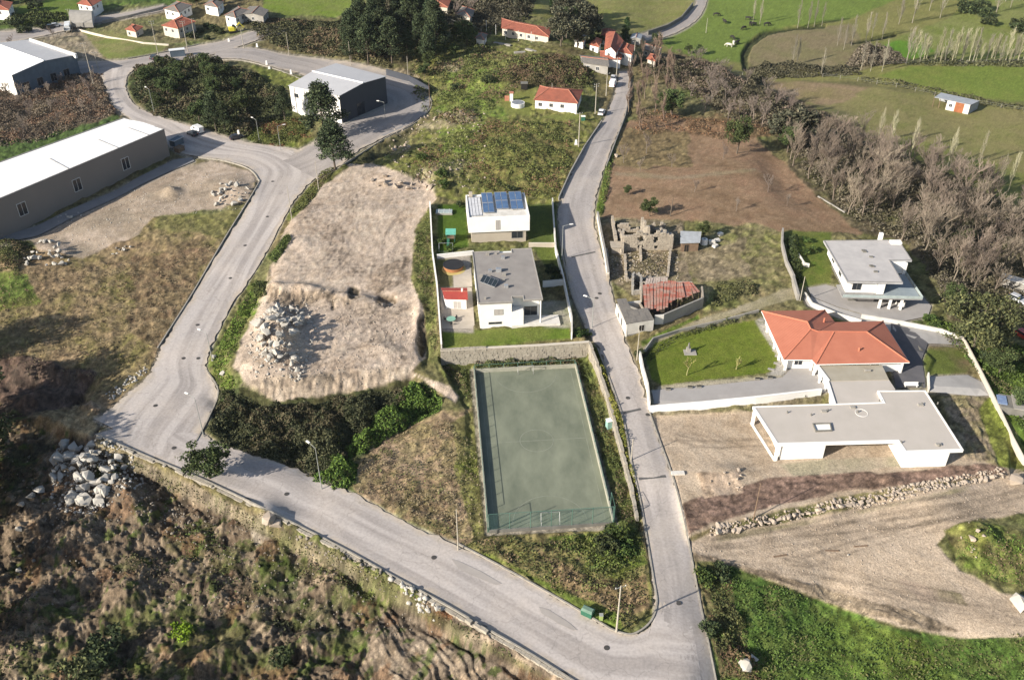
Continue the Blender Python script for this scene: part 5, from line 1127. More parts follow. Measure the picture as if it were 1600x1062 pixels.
# curved-roof store, top left
def arch_barn(lab, px4, zb, rise):
    Q = [Vector(W(*p, zb)) for p in px4]; c = centroid(Q); root = thing('arched_store', (c[0], c[1], zb), lab, 'barn')
    V = []; n = 9
    for k in range(n):
        t = k/(n-1); h_ = math.sin(t*math.pi)*rise+1.5
        for (p, q_) in ((Q[0], Q[3]), (Q[1], Q[2])): r = p.lerp(q_, t); V.append((r.x, r.y, zb+h_))
    F = [[2*k, 2*k+1, 2*k+3, 2*k+2] for k in range(n-1)]
    wpart('arched_roof', V, F, M_CONC, root, smooth=True)
    wpart('end_wall', [V[2*k] for k in range(n)]+[(Q[3].x, Q[3].y, zb-.3), (Q[0].x, Q[0].y, zb-.3)], [list(range(n+2))], M_GALV, root)
    wpart('end_wall', [V[2*k+1] for k in range(n)]+[(Q[2].x, Q[2].y, zb-.3), (Q[1].x, Q[1].y, zb-.3)], [list(range(n+2))[::-1]], M_GALV, root)
    prism('side_wall', [tuple(Q[0]), tuple(Q[1]), tuple(Q[1].lerp(Q[2], .03)), tuple(Q[0].lerp(Q[3], .03))], zb-.3, zb+1.55, M_CONC, root)
arch_barn('arched roof store with buff and grey sheets beside the farm yard', [(110,42),(146,42),(148,26),(114,24)], .8, 2.6)
# field shelter
zr = 0.2; sh = [Vector(W(*p, zr)) for p in ((1460,152),(1517,164),(1531,156),(1471,143))]
c = centroid(sh); fs_ = thing('field_shelter', (c[0], c[1], -3), 'corrugated field shelter with white and rusty panels in the olive meadow', 'shed')
wpart('roof_sheet', [(sh[0].x, sh[0].y, zr), (sh[1].x, sh[1].y, zr), (sh[2].x, sh[2].y, zr-.4), (sh[3].x, sh[3].y, zr-.4), (sh[0].x, sh[0].y, zr-.12), (sh[1].x, sh[1].y, zr-.12), (sh[2].x, sh[2].y, zr-.52), (sh[3].x, sh[3].y, zr-.52)], [[0, 1, 2, 3], [7, 6, 5, 4], [0, 4, 5, 1], [1, 5, 6, 2], [2, 6, 7, 3], [3, 7, 4, 0]], M_GALV, fs_)
def wallseg(name, a, b, z0, z1, m, root, th=.12):
    a = Vector(a); b = Vector(b); d = (b-a).normalized(); n_ = Vector((-d.y, d.x))*th
    return prism(name, [tuple(a), tuple(b), tuple(b+n_), tuple(a+n_)], z0, z1, m, root)
s0, s1_ = sh[0], sh[1]
wallseg('front_panel', s0.lerp(s1_, .37), s0.lerp(s1_, .60), -3.4, zr-.15, M_WHITE2, fs_); wallseg('front_panel', s0.lerp(s1_, .60), s0.lerp(s1_, .84), -3.4, zr-.15, M_RUST, fs_); wallseg('front_panel', s0.lerp(s1_, .84), s0.lerp(s1_, .99), -3.4, zr-.15, M_WHITE2, fs_)
wallseg('back_panel', sh[3], sh[2], -3.4, zr-.6, M_GALV, fs_); wallseg('side_panel', sh[1].lerp(sh[0], .01), sh[2].lerp(sh[3], .01), -3.4, zr-.6, M_GALV, fs_); 
for t in (0.01, .18): q = s0.lerp(s1_, t); bar3('post', (q.x, q.y, -3.4), (q.x, q.y, zr-.1), .1, M_WOOD, fs_)
window(s0, s1_, (s1_-s0).length*.44, 1.0, -1.9, -.9, fs_)

# ------------------------------------------------------------------ ruined house and barn
ZR = 3.7
ru = thing('ruined_house', (*W(1018,365,4), ZR), 'roofless stone ruin with empty windows and dark rooms', 'ruin')
def stone_wall(a, b, z0, z1, th, root, m=M_STONED, name='wall', ragged=.5, holes=(), bl=(.55, .38), parent_kind=True):
    "rubble wall from a to b: courses of uneven blocks, ragged top, openings as (s0,s1,z0,z1)"
    a = Vector(a); b = Vector(b); L = (b-a).length; d = (b-a)/L; n_ = Vector((-d.y, d.x)); V = []; F = []; rr = random.Random(int(L*1000) % 9973)
    z = z0; row = 0; zt = z1 if callable(z1) else (lambda s: z1)
    while True:
        hgt = bl[1]*rr.uniform(.8, 1.2); s = -rr.random()*bl[0]*.5; anyb = False
        while s < L:
            w = bl[0]*rr.uniform(.6, 1.5); e = min(s+w, L); s_0 = max(s, 0)
            top = zt((s_0+e)/2)-rr.random()*ragged*0.6
            if z < top and e-s_0 > .08:
                anyb = True
                if not any(h0 < (s_0+e)/2 < h1 and v0 < z+hgt/2 < v1 for h0, h1, v0, v1 in holes):
                    o1 = rr.uniform(-.05, .07); o2 = rr.uniform(-.05, .07); gp = .02
                    c = [a+d*(s_0+gp)-n_*(th/2+o1), a+d*(e-gp)-n_*(th/2+o1), a+d*(e-gp)+n_*(th/2+o2), a+d*(s_0+gp)+n_*(th/2+o2)]
                    k = len(V); zj = rr.uniform(-.02, .02); V += [(p.x, p.y, z+gp) for p in c]+[(p.x+rr.uniform(-.03, .03), p.y+rr.uniform(-.03, .03), z+hgt-gp+zj) for p in c]
                    F += [[k, k+1, k+5, k+4], [k+1, k+2, k+6, k+5], [k+2, k+3, k+7, k+6], [k+3, k, k+4, k+7], [k+4, k+5, k+6, k+7]]
            s += w
        z += hgt; row += 1
        if not anyb or row > 60: break
    if not V: return None
    o = wpart(name, V, F, m, root); o['kind'] = 'stuff'
    return o
def core(a, b, z0, z1, th, root, m):
    return wallseg('mortar_core', Vector(a), Vector(b), z0, z1, m, root, th)
F0 = Vector(W(973,393,ZR)); F1 = Vector(W(1050,391,ZR)); uR = (F1-F0).normalized(); vR = Vector((-uR.y, uR.x)); LR = (F1-F0).length
hl = [(LR*.30, LR*.41, ZR+2.4, ZR+4.0), (LR*.29, LR*.41, ZR+.3, ZR+1.7), (LR*.60, LR*.68, ZR+2.2, ZR+3.9), (LR*.62, LR*.69, ZR+.5, ZR+1.6)]
stone_wall(F0, F1, ZR-.4, lambda s: ZR+4.6-.5*math.sin(s*1.3)-.25*math.sin(s*3.1), .6, ru, holes=hl)
dR = 9.0
for t, h_ in ((0, 4.2), (.5, 5.4), (.86, 4.4), (1.0, 3.4)):
    p = F0+uR*(LR*t); stone_wall(p+vR*.35, p+vR*dR, ZR-.4, (lambda s, h_=h_: ZR+h_-(.38*s if h_ < 5 else .22*s)+.5*math.sin(s*1.7+h_)), .55, ru)
stone_wall(F0+vR*dR, F1+vR*dR, ZR-.4, lambda s: ZR+1.9+math.sin(s*.8)*.9, .6, ru, holes=[(3, 4.4, ZR+1, ZR+4), (9, 10.4, ZR+1, ZR+4)])
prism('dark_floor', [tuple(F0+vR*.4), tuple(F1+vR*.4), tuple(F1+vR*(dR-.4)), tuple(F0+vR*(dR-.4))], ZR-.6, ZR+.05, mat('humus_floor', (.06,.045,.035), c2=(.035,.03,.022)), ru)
for (a, b, h_) in ((W(956,350,ZR), W(962,388,ZR), 2.4), (W(957,390,ZR), W(972,400,ZR), 1.8), (W(950,440,ZR), W(947,395,ZR), 1.6), (W(972,400,ZR), W(973,372,ZR), 2.6), (W(978,440,ZR), W(1040,436,ZR), .9), (W(1043,434,ZR), W(1047,395,ZR), 1.2), (W(976,400,ZR), W(978,436,ZR), .8), (W(1000,392,ZR), W(1001,410,ZR), 1.2)):
    stone_wall(a, b, ZR-.4, ZR+h_, .5, ru, ragged=.9)
x, y, z = A(964,392); boxp('shed_roof', (x, y), 3.2, 3.0, z+1.6, z+1.75, M_STONED, ru); boxp('shed_wall', (x, y), 2.7, 2.5, z-.2, z+1.6, M_STONED, ru)
# small grey shed beside the ruin
q4 = [W(1063,380,6.4), W(1094,379,6.4), W(1096,363,6.8), W(1063,362,6.8)]
sg = thing('lean_to_shed', (*centroid(q4), 4), 'grey sheet metal shed between the ruin and a small green tree', 'shed')
prism('wall', inset(q4, .3), 3.4, 6.2, M_WOOD, sg)
Vq = [(*q4[0], 6.4), (*q4[1], 6.4), (*q4[2], 7.0), (*q4[3], 7.0)]; Vq += [(x, y, z-.1) for x, y, z in Vq]
wpart('roof_sheet', Vq, [[0, 1, 2, 3], [7, 6, 5, 4], [0, 4, 5, 1], [1, 5, 6, 2], [2, 6, 7, 3], [3, 7, 4, 0]], M_GALV, sg)
window(ccw(inset(q4, .3))[0], ccw(inset(q4, .3))[1], .8, 1.0, 4, 5.8, sg, M_WOOD, M_DARK, 'door')
# barn with broken roofs
bz = 3.5
bn = thing('derelict_barn', (*W(1020,480,bz), bz), 'derelict white barn with half collapsed grey and red roofs by the road', 'barn')
b0, b1, b2, b3 = Vector(W(978.5,506,bz+2.6)), Vector(W(1022,499,bz+2.6)), Vector(W(1001,464,bz+3.3)), Vector(W(963,468,bz+3.3))
for a, b in ((b0, b1), (b3, b0), (b2, b3)): wallseg('wall', a, b, bz-1.2, bz+2.45, M_WHITE2, bn, .35)
wallseg('wall', b1, b2, bz-1.2, bz+2.0, M_STONED, bn, .35)
for k in range(5):
    for j in range(4):
        if (k, j) in ((2, 3), (3, 3), (3, 2), (4, 3), (4, 2), (2, 2)): continue
        def bl_(u, v): p = b0.lerp(b1, u).lerp(b3.lerp(b2, u), v); return (p.x, p.y, bz+2.65+.75*v+.04*((k+j) % 2))
        u0, u1, v0, v1 = k/5, (k+1)/5-.004, j/4, (j+1)/4
        roof_face('roof_sheet', [bl_(u0, v0), bl_(u1, v0), bl_(u1, v1), bl_(u0, v1)], M_TILEGREY, bn, .1)
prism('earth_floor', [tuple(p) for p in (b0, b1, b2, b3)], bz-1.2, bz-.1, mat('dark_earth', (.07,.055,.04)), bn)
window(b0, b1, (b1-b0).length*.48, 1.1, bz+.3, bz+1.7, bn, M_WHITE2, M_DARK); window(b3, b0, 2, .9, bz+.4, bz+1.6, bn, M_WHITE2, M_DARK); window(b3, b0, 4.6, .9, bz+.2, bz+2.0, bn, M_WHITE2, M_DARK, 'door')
rb = [(1002,466), (1014,479), (1036,480), (1062,468), (1097,452), (1080,441), (1042,437), (1008,440)]
RBp = [Vector(W(*p, bz+3.2)) for p in rb]
# long rear wall of the red-roofed part
w0, w1, w2 = Vector(W(1022,508,bz)), Vector(W(1036,507,bz)), Vector(W(1098,480,bz))
wallseg('wall', w0, w1, bz-.8, bz+2.3, M_WHITE2, bn, .35); wallseg('wall', w1, w2, bz-.8, bz+2.4, M_CONC, bn, .35); wallseg('wall', w2, Vector(W(1096,462,bz)), bz-.8, bz+2.4, M_STONED, bn, .35)
wallseg('wall', Vector(W(1002,482,bz)), Vector(W(1003,455,bz)), bz-.8, bz+2.3, M_STONED, bn, .35); wallseg('wall', Vector(W(1003,455,bz)), Vector(W(1080,455,bz)), bz-.8, bz+2.3, M_STONED, bn, .35)
def strip_sheet(p, q, r, s, z, n, m, nm='roof_sheet'):
    p, q, r, s = [Vector(W(*t, bz+3.0)) for t in (p, q, r, s)]
    for k in range(n):
        a, b = k/n, (k+1)/n-.02
        c4 = [p.lerp(q, a), p.lerp(q, b), s.lerp(r, b), s.lerp(r, a)]; zo = z+.12*((k*7) % 3)/2; j = .25*((k*5) % 4)/3
        c4[0] = c4[0].lerp(c4[3], j*.4); c4[1] = c4[1].lerp(c4[2], j*.4)
        roof_face(nm, [(c4[0].x, c4[0].y, zo-.5), (c4[1].x, c4[1].y, zo-.5), (c4[2].x, c4[2].y, zo+.2), (c4[3].x, c4[3].y, zo+.2)], m, bn, .07)
strip_sheet((1008,484), (1044,482), (1048,440), (1004,447), bz+3.1, 8, M_REDOLD); strip_sheet((1040,474), (1072,462), (1066,444), (1048,440), bz+3.1, 6, M_REDOLD)
strip_sheet((1072,462), (1096,453), (1082,443), (1066,441), bz+3.0, 4, M_REDOLD)
strip_sheet((1006,447), (1044,443), (1044,433), (1010,434), bz+2.7, 9, mat('bleached_board', (.42,.36,.32), c2=(.28,.22,.19), sc=2), 'rafter_board')
prism('earth_floor', [tuple(Vector(W(*p, bz))) for p in ((1003,484),(1034,506),(1097,479),(1093,462),(1050,452),(1003,456))], bz-.8, bz-.05, bpy.data.materials['dark_earth'], bn)
for k in range(5):
    a = Vector(W(1015+k*17, 487-k*5.5, bz+2.6)); b = Vector(W(1012+k*17, 466-k*4, bz+2.9)); bar3('rafter', (a.x, a.y, bz+2.5), (b.x, b.y, bz+2.9), .09, M_WOOD, bn, 4)
fr = [W(988,461,bz), W(1000,460,bz), W(1001,442,bz), W(988,441,bz)]
stone_wall(fr[0], fr[3], bz-.3, bz+2.2, .4, bn, M_CONC); stone_wall(fr[3], fr[2], bz-.3, bz+2.3, .4, bn, M_CONC); stone_wall(fr[0], fr[1], bz-.3, bz+1.2, .4, bn, M_CONC); stone_wall(fr[1], fr[2], bz-.3, bz+1.9, .4, bn, M_CONC)

# ------------------------------------------------------------------ garden walls and retaining walls
def wall_line(name, lab, pts, h, m, th=.25, below=.8, cat='wall', cap=None, lev=None, group=None):
    "masonry line on pixel points; follows the ground (or a fixed level)"
    P = [A(*p) if lev is None else (*W(*p, lev), lev) for p in pts]; c = P[len(P)//2]
    root = thing(name, (c[0], c[1], c[2]), lab, cat, group)
    for i in range(len(P)-1):
        a = Vector(P[i][:2]); b = Vector(P[i+1][:2]); L = (b-a).length; k = max(1, int(L/6)) if lev is None else 1
        for j in range(k):
            s0, s1 = a.lerp(b, j/k), a.lerp(b, (j+1)/k); d = (s1-s0).normalized(); n_ = Vector((-d.y, d.x))*th/2; e = d*th*.5 if j == k-1 and i < len(P)-2 else d*0
            za = P[i][2]+(P[i+1][2]-P[i][2])*j/k; zb_ = P[i][2]+(P[i+1][2]-P[i][2])*(j+1)/k
            V = [(s0-n_)[:]+(za-below,), (s1+e-n_)[:]+(zb_-below,), (s1+e+n_)[:]+(zb_-below,), (s0+n_)[:]+(za-below,)]
            V += [(s0-n_)[:]+(za+h,), (s1+e-n_)[:]+(zb_+h,), (s1+e+n_)[:]+(zb_+h,), (s0+n_)[:]+(za+h,)]
            wpart('wall_panel', V, [[0, 1, 5, 4], [1, 2, 6, 5], [2, 3, 7, 6], [3, 0, 4, 7], [4, 5, 6, 7]], m, root)
            if cap:
                n2 = n_*1.3; V = [(s0-n2)[:]+(za+h,), (s1-n2)[:]+(zb_+h,), (s1+n2)[:]+(zb_+h,), (s0+n2)[:]+(za+h,)]; V += [(v[0], v[1], v[2]+.08) for v in V]
                wpart('coping', V, [[0, 1, 5, 4], [1, 2, 6, 5], [2, 3, 7, 6], [3, 0, 4, 7], [4, 5, 6, 7]], cap, root)
    return root
wall_line('garden_wall', 'pale boundary wall along the road in front of both white houses', [(863,318),(868,395),(880,440),(893,505),(893,529)], 1.5, M_WHITE, cap=M_WHITE2)
wall_line('garden_wall', 'thin pale wall along the west side of both white house gardens', [(672,322),(676,400),(683,450),(688,518),(690,546)], 1.3, M_WHITE2, cap=M_WHITE)
wall_line('garden_wall', 'low wall between the two white house gardens', [(683,404),(740,398)], 1.0, M_WHITE, cap=M_WHITE)
wall_line('garden_wall', 'low wall from the solar roof house to the road wall', [(826,385),(870,385)], .9, M_BEIGE, cap=M_CREAM)
wall_line('garden_wall', 'cross wall in the shaded east garden of the grey roof house', [(848,447),(882,444)], 1.2, M_WHITE, cap=M_WHITE2)
wall_line('garden_wall', 'white boundary wall on the road edge beside the lawn garden', [(999,560),(1004,585),(1011,610),(1014,640)], 1.7, M_WHITE, cap=M_WHITE2)
wall_line('garden_wall', 'long white wall along the lower edge of the paved driveway', [(1015,643),(1100,636),(1180,628),(1282,616)], 1.2, M_WHITE, .35, cap=M_WHITE)
wall_line('garden_wall', 'low dark kerb wall along the top edge of the lawn', [(1001,558),(1020,532),(1060,519),(1130,503),(1185,488)], .7, M_CONC)
wall_line('garden_wall', 'white curved wall between the parking pad and the orange roof', [(1257,462),(1268,478),(1310,495),(1345,505)], .9, M_WHITE2, .3)
wall_line('garden_wall', 'long pale wall from parking pad to the right garden corner', [(1345,497),(1410,508),(1470,520),(1502,532)], 1.0, M_WHITE2, .3)
wall_line('garden_wall', 'thin boundary wall running down the right side to the corner boulder', [(1503,533),(1530,585),(1555,635),(1580,690),(1600,728)], 1.2, M_CREAM, .22)
wall_line('garden_wall', 'white retaining face below the small right hand lawn', [(1449,588),(1450,612)], 1.0, M_WHITE2)
wall_line('garden_wall', 'old mossy wall between the scrub field and the hedge', [(1222,364),(1221,385),(1228,415),(1240,440)], 1.4, M_CONC, .4)
wall_line('garden_wall', 'short pale wall curving in the small upper lawn', [(1247,402),(1256,416),(1264,418)], 1.0, M_WHITE2)
wall_line('gate_wall', 'pale stone pier and wall at the end of the dirt lane', [(1238,440),(1246,470)], 1.6, M_CONC, .5)
wall_line('roadside_wall', 'old rendered wall between the road and the ruin yard', [(933,342),(939,375),(945,405),(950,438)], 2.0, M_WHITE2, .35, cap=M_CONC)
wall_line('roadside_wall', 'low concrete wall on the right of the upper road', [(984,118),(984,150),(976,185),(962,222),(947,262)], .7, M_CONC)
wall_line('roadside_wall', 'low concrete wall left of the road below the red cottage', [(940,192),(913,232),(891,272),(873,312)], .8, M_CONC)
wall_line('roadside_wall', 'thin wall line on the slope above the bare tree grove', [(1278,308),(1320,333)], .35, M_CONC, .3)
wall_line('roadside_wall', 'dark retaining wall behind the navy hall yard', [(604,118),(640,128),(671,146)], 2.2, M_NAVY, .3)
wall_line('field_wall', 'pale wall line crossing the green field, top left', [(122,48),(170,60),(225,69),(264,72)], .7, M_CREAM, .3)
wall_line('field_wall', 'grey wall dividing gardens behind the farm yard, top left', [(160,36),(200,28),(240,18),(262,12)], 1.0, M_CONC, .3)
wall_line('field_wall', 'low wall beside the valley road bend', [(1012,55),(1042,45),(1064,32),(1082,10)], 1.6, M_CONCD, .4)
# masonry retaining walls with separate blocks
def retaining(name, lab, pts, ztop, zbot, m=M_STONE, batter=.25, bl=(.8, .5), cap=True, back=.25):
    "pts: world xy crest points; blocks stand on the face"
    c = pts[len(pts)//2]; root = thing(name, (c[0], c[1], ztop[len(pts)//2]), lab, 'retaining wall')
    for i in range(len(pts)-1):
        a = Vector(pts[i]); b = Vector(pts[i+1]); za, zb2 = ztop[i], ztop[i+1]; L = (b-a).length
        la, lb = zbot[i], zbot[i+1]; z0 = min(la, lb)-.3
        stone_wall(a, b, z0, (lambda s, za=za, zb2=zb2, L=L: za+(zb2-za)*s/L), .5, root, m, 'stonework', .12, bl=bl)
        d = (b-a).normalized(); n_ = Vector((-d.y, d.x))*.12
        V = [(a-n_)[:]+(z0,), (b-n_)[:]+(z0,), (b+n_)[:]+(z0,), (a+n_)[:]+(z0,), (a-n_)[:]+(za-.2,), (b-n_)[:]+(zb2-.2,), (b+n_)[:]+(zb2-.2,), (a+n_)[:]+(za-.2,)]
        wpart('core', V, [[0, 1, 5, 4], [1, 2, 6, 5], [2, 3, 7, 6], [3, 0, 4, 7], [4, 5, 6, 7]], M_CONCD, root)
        if cap:
            n2 = Vector((-d.y, d.x))*.32; V = [(a-n2)[:]+(za,), (b-n2)[:]+(zb2,), (b+n2)[:]+(zb2,), (a+n2)[:]+(za,)]; V += [(v[0], v[1], v[2]+.12) for v in V]
            wpart('coping', V, [[0, 1, 5, 4], [1, 2, 6, 5], [2, 3, 7, 6], [3, 0, 4, 7], [4, 5, 6, 7]], M_CREAM, root)
    return root
r1_ = [W(688,547.5,3.7), W(760,543.5,3.7), W(840,539.5,3.7), W(921,534,3.7)]
retaining('terrace_wall', 'rough granite retaining wall between house garden and ball court', r1_, [3.7]*4, [0]*4)
rp = [(921,534,3.7), (936,575,3.0), (950,620,2.4), (962,665,1.9), (975,715,1.5), (987,762,1.1), (996,808,.8)]
retaining('bank_wall', 'pale stone bank wall dropping from road hedge to court strip', [W(a, b, c) for a, b, c in rp], [c for a, b, c in rp], [0]*7, M_STONE, bl=(.7, .45), cap=False)
sp_ = [(150,681),(190,699),(240,719),(290,741),(332,759),(385,784),(450,816),(540,862),(612,902),(690,945),(762,987),(830,1026),(895,1066),(930,1090)]
sp3 = [A(a, b+2) for a, b in sp_]
retaining('road_wall', 'rough stone wall holding up the lower road above the heaps', [p[:2] for p in sp3], [p[2]+.02 for p in sp3], [p[2]-2.0 for p in sp3], M_STONE, cap=False)
def kerb(pts, m, name='kerb', w=.25, h=.18, off=0):
    P = [A(*p) for p in cr(pts, 5)]; V = []; n = len(P)
    for i in range(n):
        a = Vector(P[max(i-1, 0)]); b = Vector(P[min(i+1, n-1)]); d = (b-a).to_2d().normalized(); n_ = Vector((-d.y, d.x))*w/2; p = P[i]
        V += [(p[0]-n_.x, p[1]-n_.y, p[2]-.3), (p[0]-n_.x, p[1]-n_.y, p[2]+h), (p[0]+n_.x, p[1]+n_.y, p[2]+h), (p[0]+n_.x, p[1]+n_.y, p[2]-.3)]
    F = []
    for i in range(n-1):
        for k in range(3): F.append([4*i+k, 4*i+k+1, 4*i+k+5, 4*i+k+4])
    return tag(wpart(name, V, F, m), kind='structure')
M_KB = mat('weathered_kerbstone', (.36,.33,.28), c2=(.22,.2,.17), sc=1.5)
kerb([(150,680),(240,718),(332,757),(450,814),(540,860),(612,900),(690,942),(762,984),(830,1023),(905,1070)], M_KB, h=.35)
kerb([(246,545),(262,520),(300,460),(350,375),(400,294),(403,280),(388,264),(352,252),(310,246)], M_KB, h=.25)
kerb([(934,545),(955,600),(975,660),(986,720),(1000,780),(1012,850),(1021,905),(1026,940),(1020,965),(1005,982),(985,991),(960,985),(940,974),(880,939),(800,894),(715,849)], M_KB, h=.2)
kerb([(322,577),(341,612),(326,653),(306,690)], M_KB, h=.2)
kerb([(1014,642),(1032,692),(1051,744),(1067,802),(1080,868),(1092,932),(1108,1010),(1120,1070)], M_KB, h=.12)
kerb([(873,352),(880,402),(894,462),(914,508)], M_KB, h=.2); kerb([(200,92),(250,83),(310,70)], M_KB); kerb([(330,93),(380,95),(432,109),(470,124)], M_KB); kerb([(532,260),(606,214),(646,194),(671,172),(673,156),(656,133)], M_KB)
M_IRON = mat('cast_iron', (.07,.065,.06), rough=.6)
MH = [(448,772),(678,871),(948,1012),(243,634),(287,560),(272,700),(309,508),(360,435),(383,384),(981,622),(1060,942),(932,466),(937,459),(895,517),(1012,648),(310,560),(426,284),(418,339)]
MHL = ['in the lower road below the lone pine', 'in the middle of the lower road', 'in the lower road near the road junction', 'in the wide gravelly road end, furthest left', 'in the industrial road above the wide road end', 'at the bend where lower and industrial road meet', 'halfway up the straight industrial road', 'in the industrial road beside the dark verge bush', 'in the industrial road, higher of the close pair', 'in the main road opposite the court wall hedge', 'in the middle of the road junction', 'in the main road by the derelict barn, upper one', 'in the main road by the derelict barn, lower one', 'in the kerb lane below the white garden wall', 'in the main road at the driveway wall end', 'beside the lamp where the industrial road widens', 'in the industrial road below the pine trees', 'in the industrial road at its upper bend']
for k, (px, py) in enumerate(MH):
    x, y, z = A(px, py); r = .42
    o = wpart('manhole_cover', [(x+r*math.cos(t), y+r*math.sin(t), z+.085+dzz) for dzz in (0, .03) for t in np.linspace(0, math.tau, 13)[:-1]], [[i, (i+1) % 12, 12+(i+1) % 12, 12+i] for i in range(12)]+[list(range(12, 24))], M_IRON)
    tag(o, 'dark iron manhole cover '+MHL[k], 'manhole cover', 'manhole covers in the roads')

# ------------------------------------------------------------------ foliage building blocks
M_LEAF = vcol_mat('leaves', var=.16, amt=.25, nsc=.5)
M_BARK = mat('bark', (.15,.12,.09), c2=(.09,.07,.055), sc=1.5)
M_BARE = vcol_mat('bare_branches', var=.14, amt=0)
M_STUFF = vcol_mat('undergrowth_leaves', amt=.25, nsc=.35)
def cards(P, size, r, col, up=.35, asp=1.7):
    "one small bent leaf cluster (a quad) per point"
    n = len(P); d = r.normal(size=(n, 3)); d[:, 2] = np.abs(d[:, 2])*.6+up; d /= np.linalg.norm(d, axis=1)[:, None]
    a = r.normal(size=(n, 3)); t = np.cross(d, a); t /= np.linalg.norm(t, axis=1)[:, None]; b = np.cross(d, t)
    s = (size*r.uniform(.55, 1.35, n))[:, None]
    t = t*s*.5*asp**.5; b = b*s*.5/asp**.5
    V = np.stack([P-t, P-b*.9+d*s*.08, P+t, P+b*.9-d*s*.08], 1).reshape(-1, 3)
    F = np.arange(n*4).reshape(n, 4)
    return V, F, np.repeat(col, 4, 0)
def tube(path, rads, k=3):
    "tapered tube along points"
    V = []; F = []; path = [np.array(p, float) for p in path]
    for i, (p, rr) in enumerate(zip(path, rads)):
        d = path[min(i+1, len(path)-1)]-path[max(i-1, 0)]; d /= np.linalg.norm(d)+1e-9
        a = np.array([1., 0, 0]) if abs(d[0]) < .8 else np.array([0, 1., 0]); t = np.cross(d, a); t /= np.linalg.norm(t); b = np.cross(d, t)
        for j in range(k):
            q = math.tau*j/k; V.append(p+(t*math.cos(q)+b*math.sin(q))*rr)
    for i in range(len(path)-1):
        for j in range(k): F.append((i*k+j, i*k+(j+1) % k, (i+1)*k+(j+1) % k, (i+1)*k+j))
    return V, F
class TreeKind: pass
def pal(r, n, base, hi, lo):
    t = r.random((n, 1)); c = np.where(t < .25, c3(lo), np.where(t > .78, c3(hi), c3(base))); return c*r.uniform(.8, 1.2, (n, 1))
def leafy_tree(seed, h=8, cr_=3.2, shape='round', n=2600, base=(.058,.08,.03), hi=(.10,.125,.045), lo=(.035,.05,.022), size=.42, trunk=.22):
    r = np.random.default_rng(seed); TV = []; TF = []
    def add(path, rads, k=5):
        v, f = tube(path, rads, k); o = len(TV); TV.extend(v); TF.extend([tuple(i+o for i in q) for q in f])
    th_ = h*(.9 if shape in ('pine', 'cypress') else .62)
    bend = r.normal(size=2)*.25
    add([(0, 0, -.4), (bend[0]*.3, bend[1]*.3, th_*.4), (bend[0], bend[1], th_)], [trunk, trunk*.75, trunk*.25], 6)
    P = []; C = []
    if shape == 'round':
        nc = 42; cs_ = []
        for i in range(nc):
            d = r.normal(size=3); d /= np.linalg.norm(d); rr = r.random()**.45
            c = np.array([d[0]*cr_*rr, d[1]*cr_*rr, h*.60+d[2]*h*.36*rr]); cs_.append((c, cr_*r.uniform(.22, .40)))
    elif shape == 'pine':
        cs_ = []
        for i in range(70):
            t = r.random()**.8; z = h*(.28+.70*t); w = cr_*(1.05-t)**.75*r.uniform(.45, 1.0); a = r.random()*math.tau
            cs_.append((np.array([math.cos(a)*w, math.sin(a)*w, z+w*.12]), cr_*r.uniform(.26, .42)))
    elif shape == 'cypress':
        cs_ = []
        for i in range(40):
            t = r.random(); z = h*(.06+.92*t); w = cr_*math.sin(math.pi*min(1, .25+t*.75))*.75*r.random(); a = r.random()*math.tau
            cs_.append((np.array([math.cos(a)*w, math.sin(a)*w, z]), cr_*r.uniform(.3, .5)))
    elif shape == 'bush':
        cs_ = []
        for i in range(22):
            a = r.random()*math.tau; w = cr_*r.random()**.5*.8; z = h*(.15+.6*r.random()*(1-(w/cr_)**2*.6)); cs_.append((np.array([math.cos(a)*w, math.sin(a)*w, z]), cr_*r.uniform(.22, .4)))
    for c, rad in cs_:
        if r.random() < .75 and shape != 'bush':
            z0 = max(.8, c[2]*r.uniform(.45, .8)) if shape == 'round' else c[2]*.92
            s = np.array([bend[0]*z0/h, bend[1]*z0/h, min(z0, th_)]); m_ = (s+c)/2+r.normal(size=3)*.15
            add([s, m_, c], [trunk*.35, trunk*.2, .03], 3)
        k = int(n/len(cs_)*r.uniform(.6, 1.4)); d = r.normal(size=(k, 3)); d /= np.linalg.norm(d, axis=1)[:, None]
        q = c+d*(r.random((k, 1))**.4)*rad*np.array([1, 1, .72]); P.append(q)
        tone = r.uniform(.75, 1.25); C.append(pal(r, k, base, hi, lo)*tone)
    P = np.concatenate(P); C = np.concatenate(C); P[:, 2] = np.maximum(P[:, 2], .1)
    V, F, CC = cards(P, size, r, C)
    T = TreeKind(); T.h = h
    T.crown = mk_mesh('crown', V, F, M_LEAF, col=CC)
    T.trunk = mk_mesh('trunk', np.array(TV), np.array(TF), M_BARK)
    return T
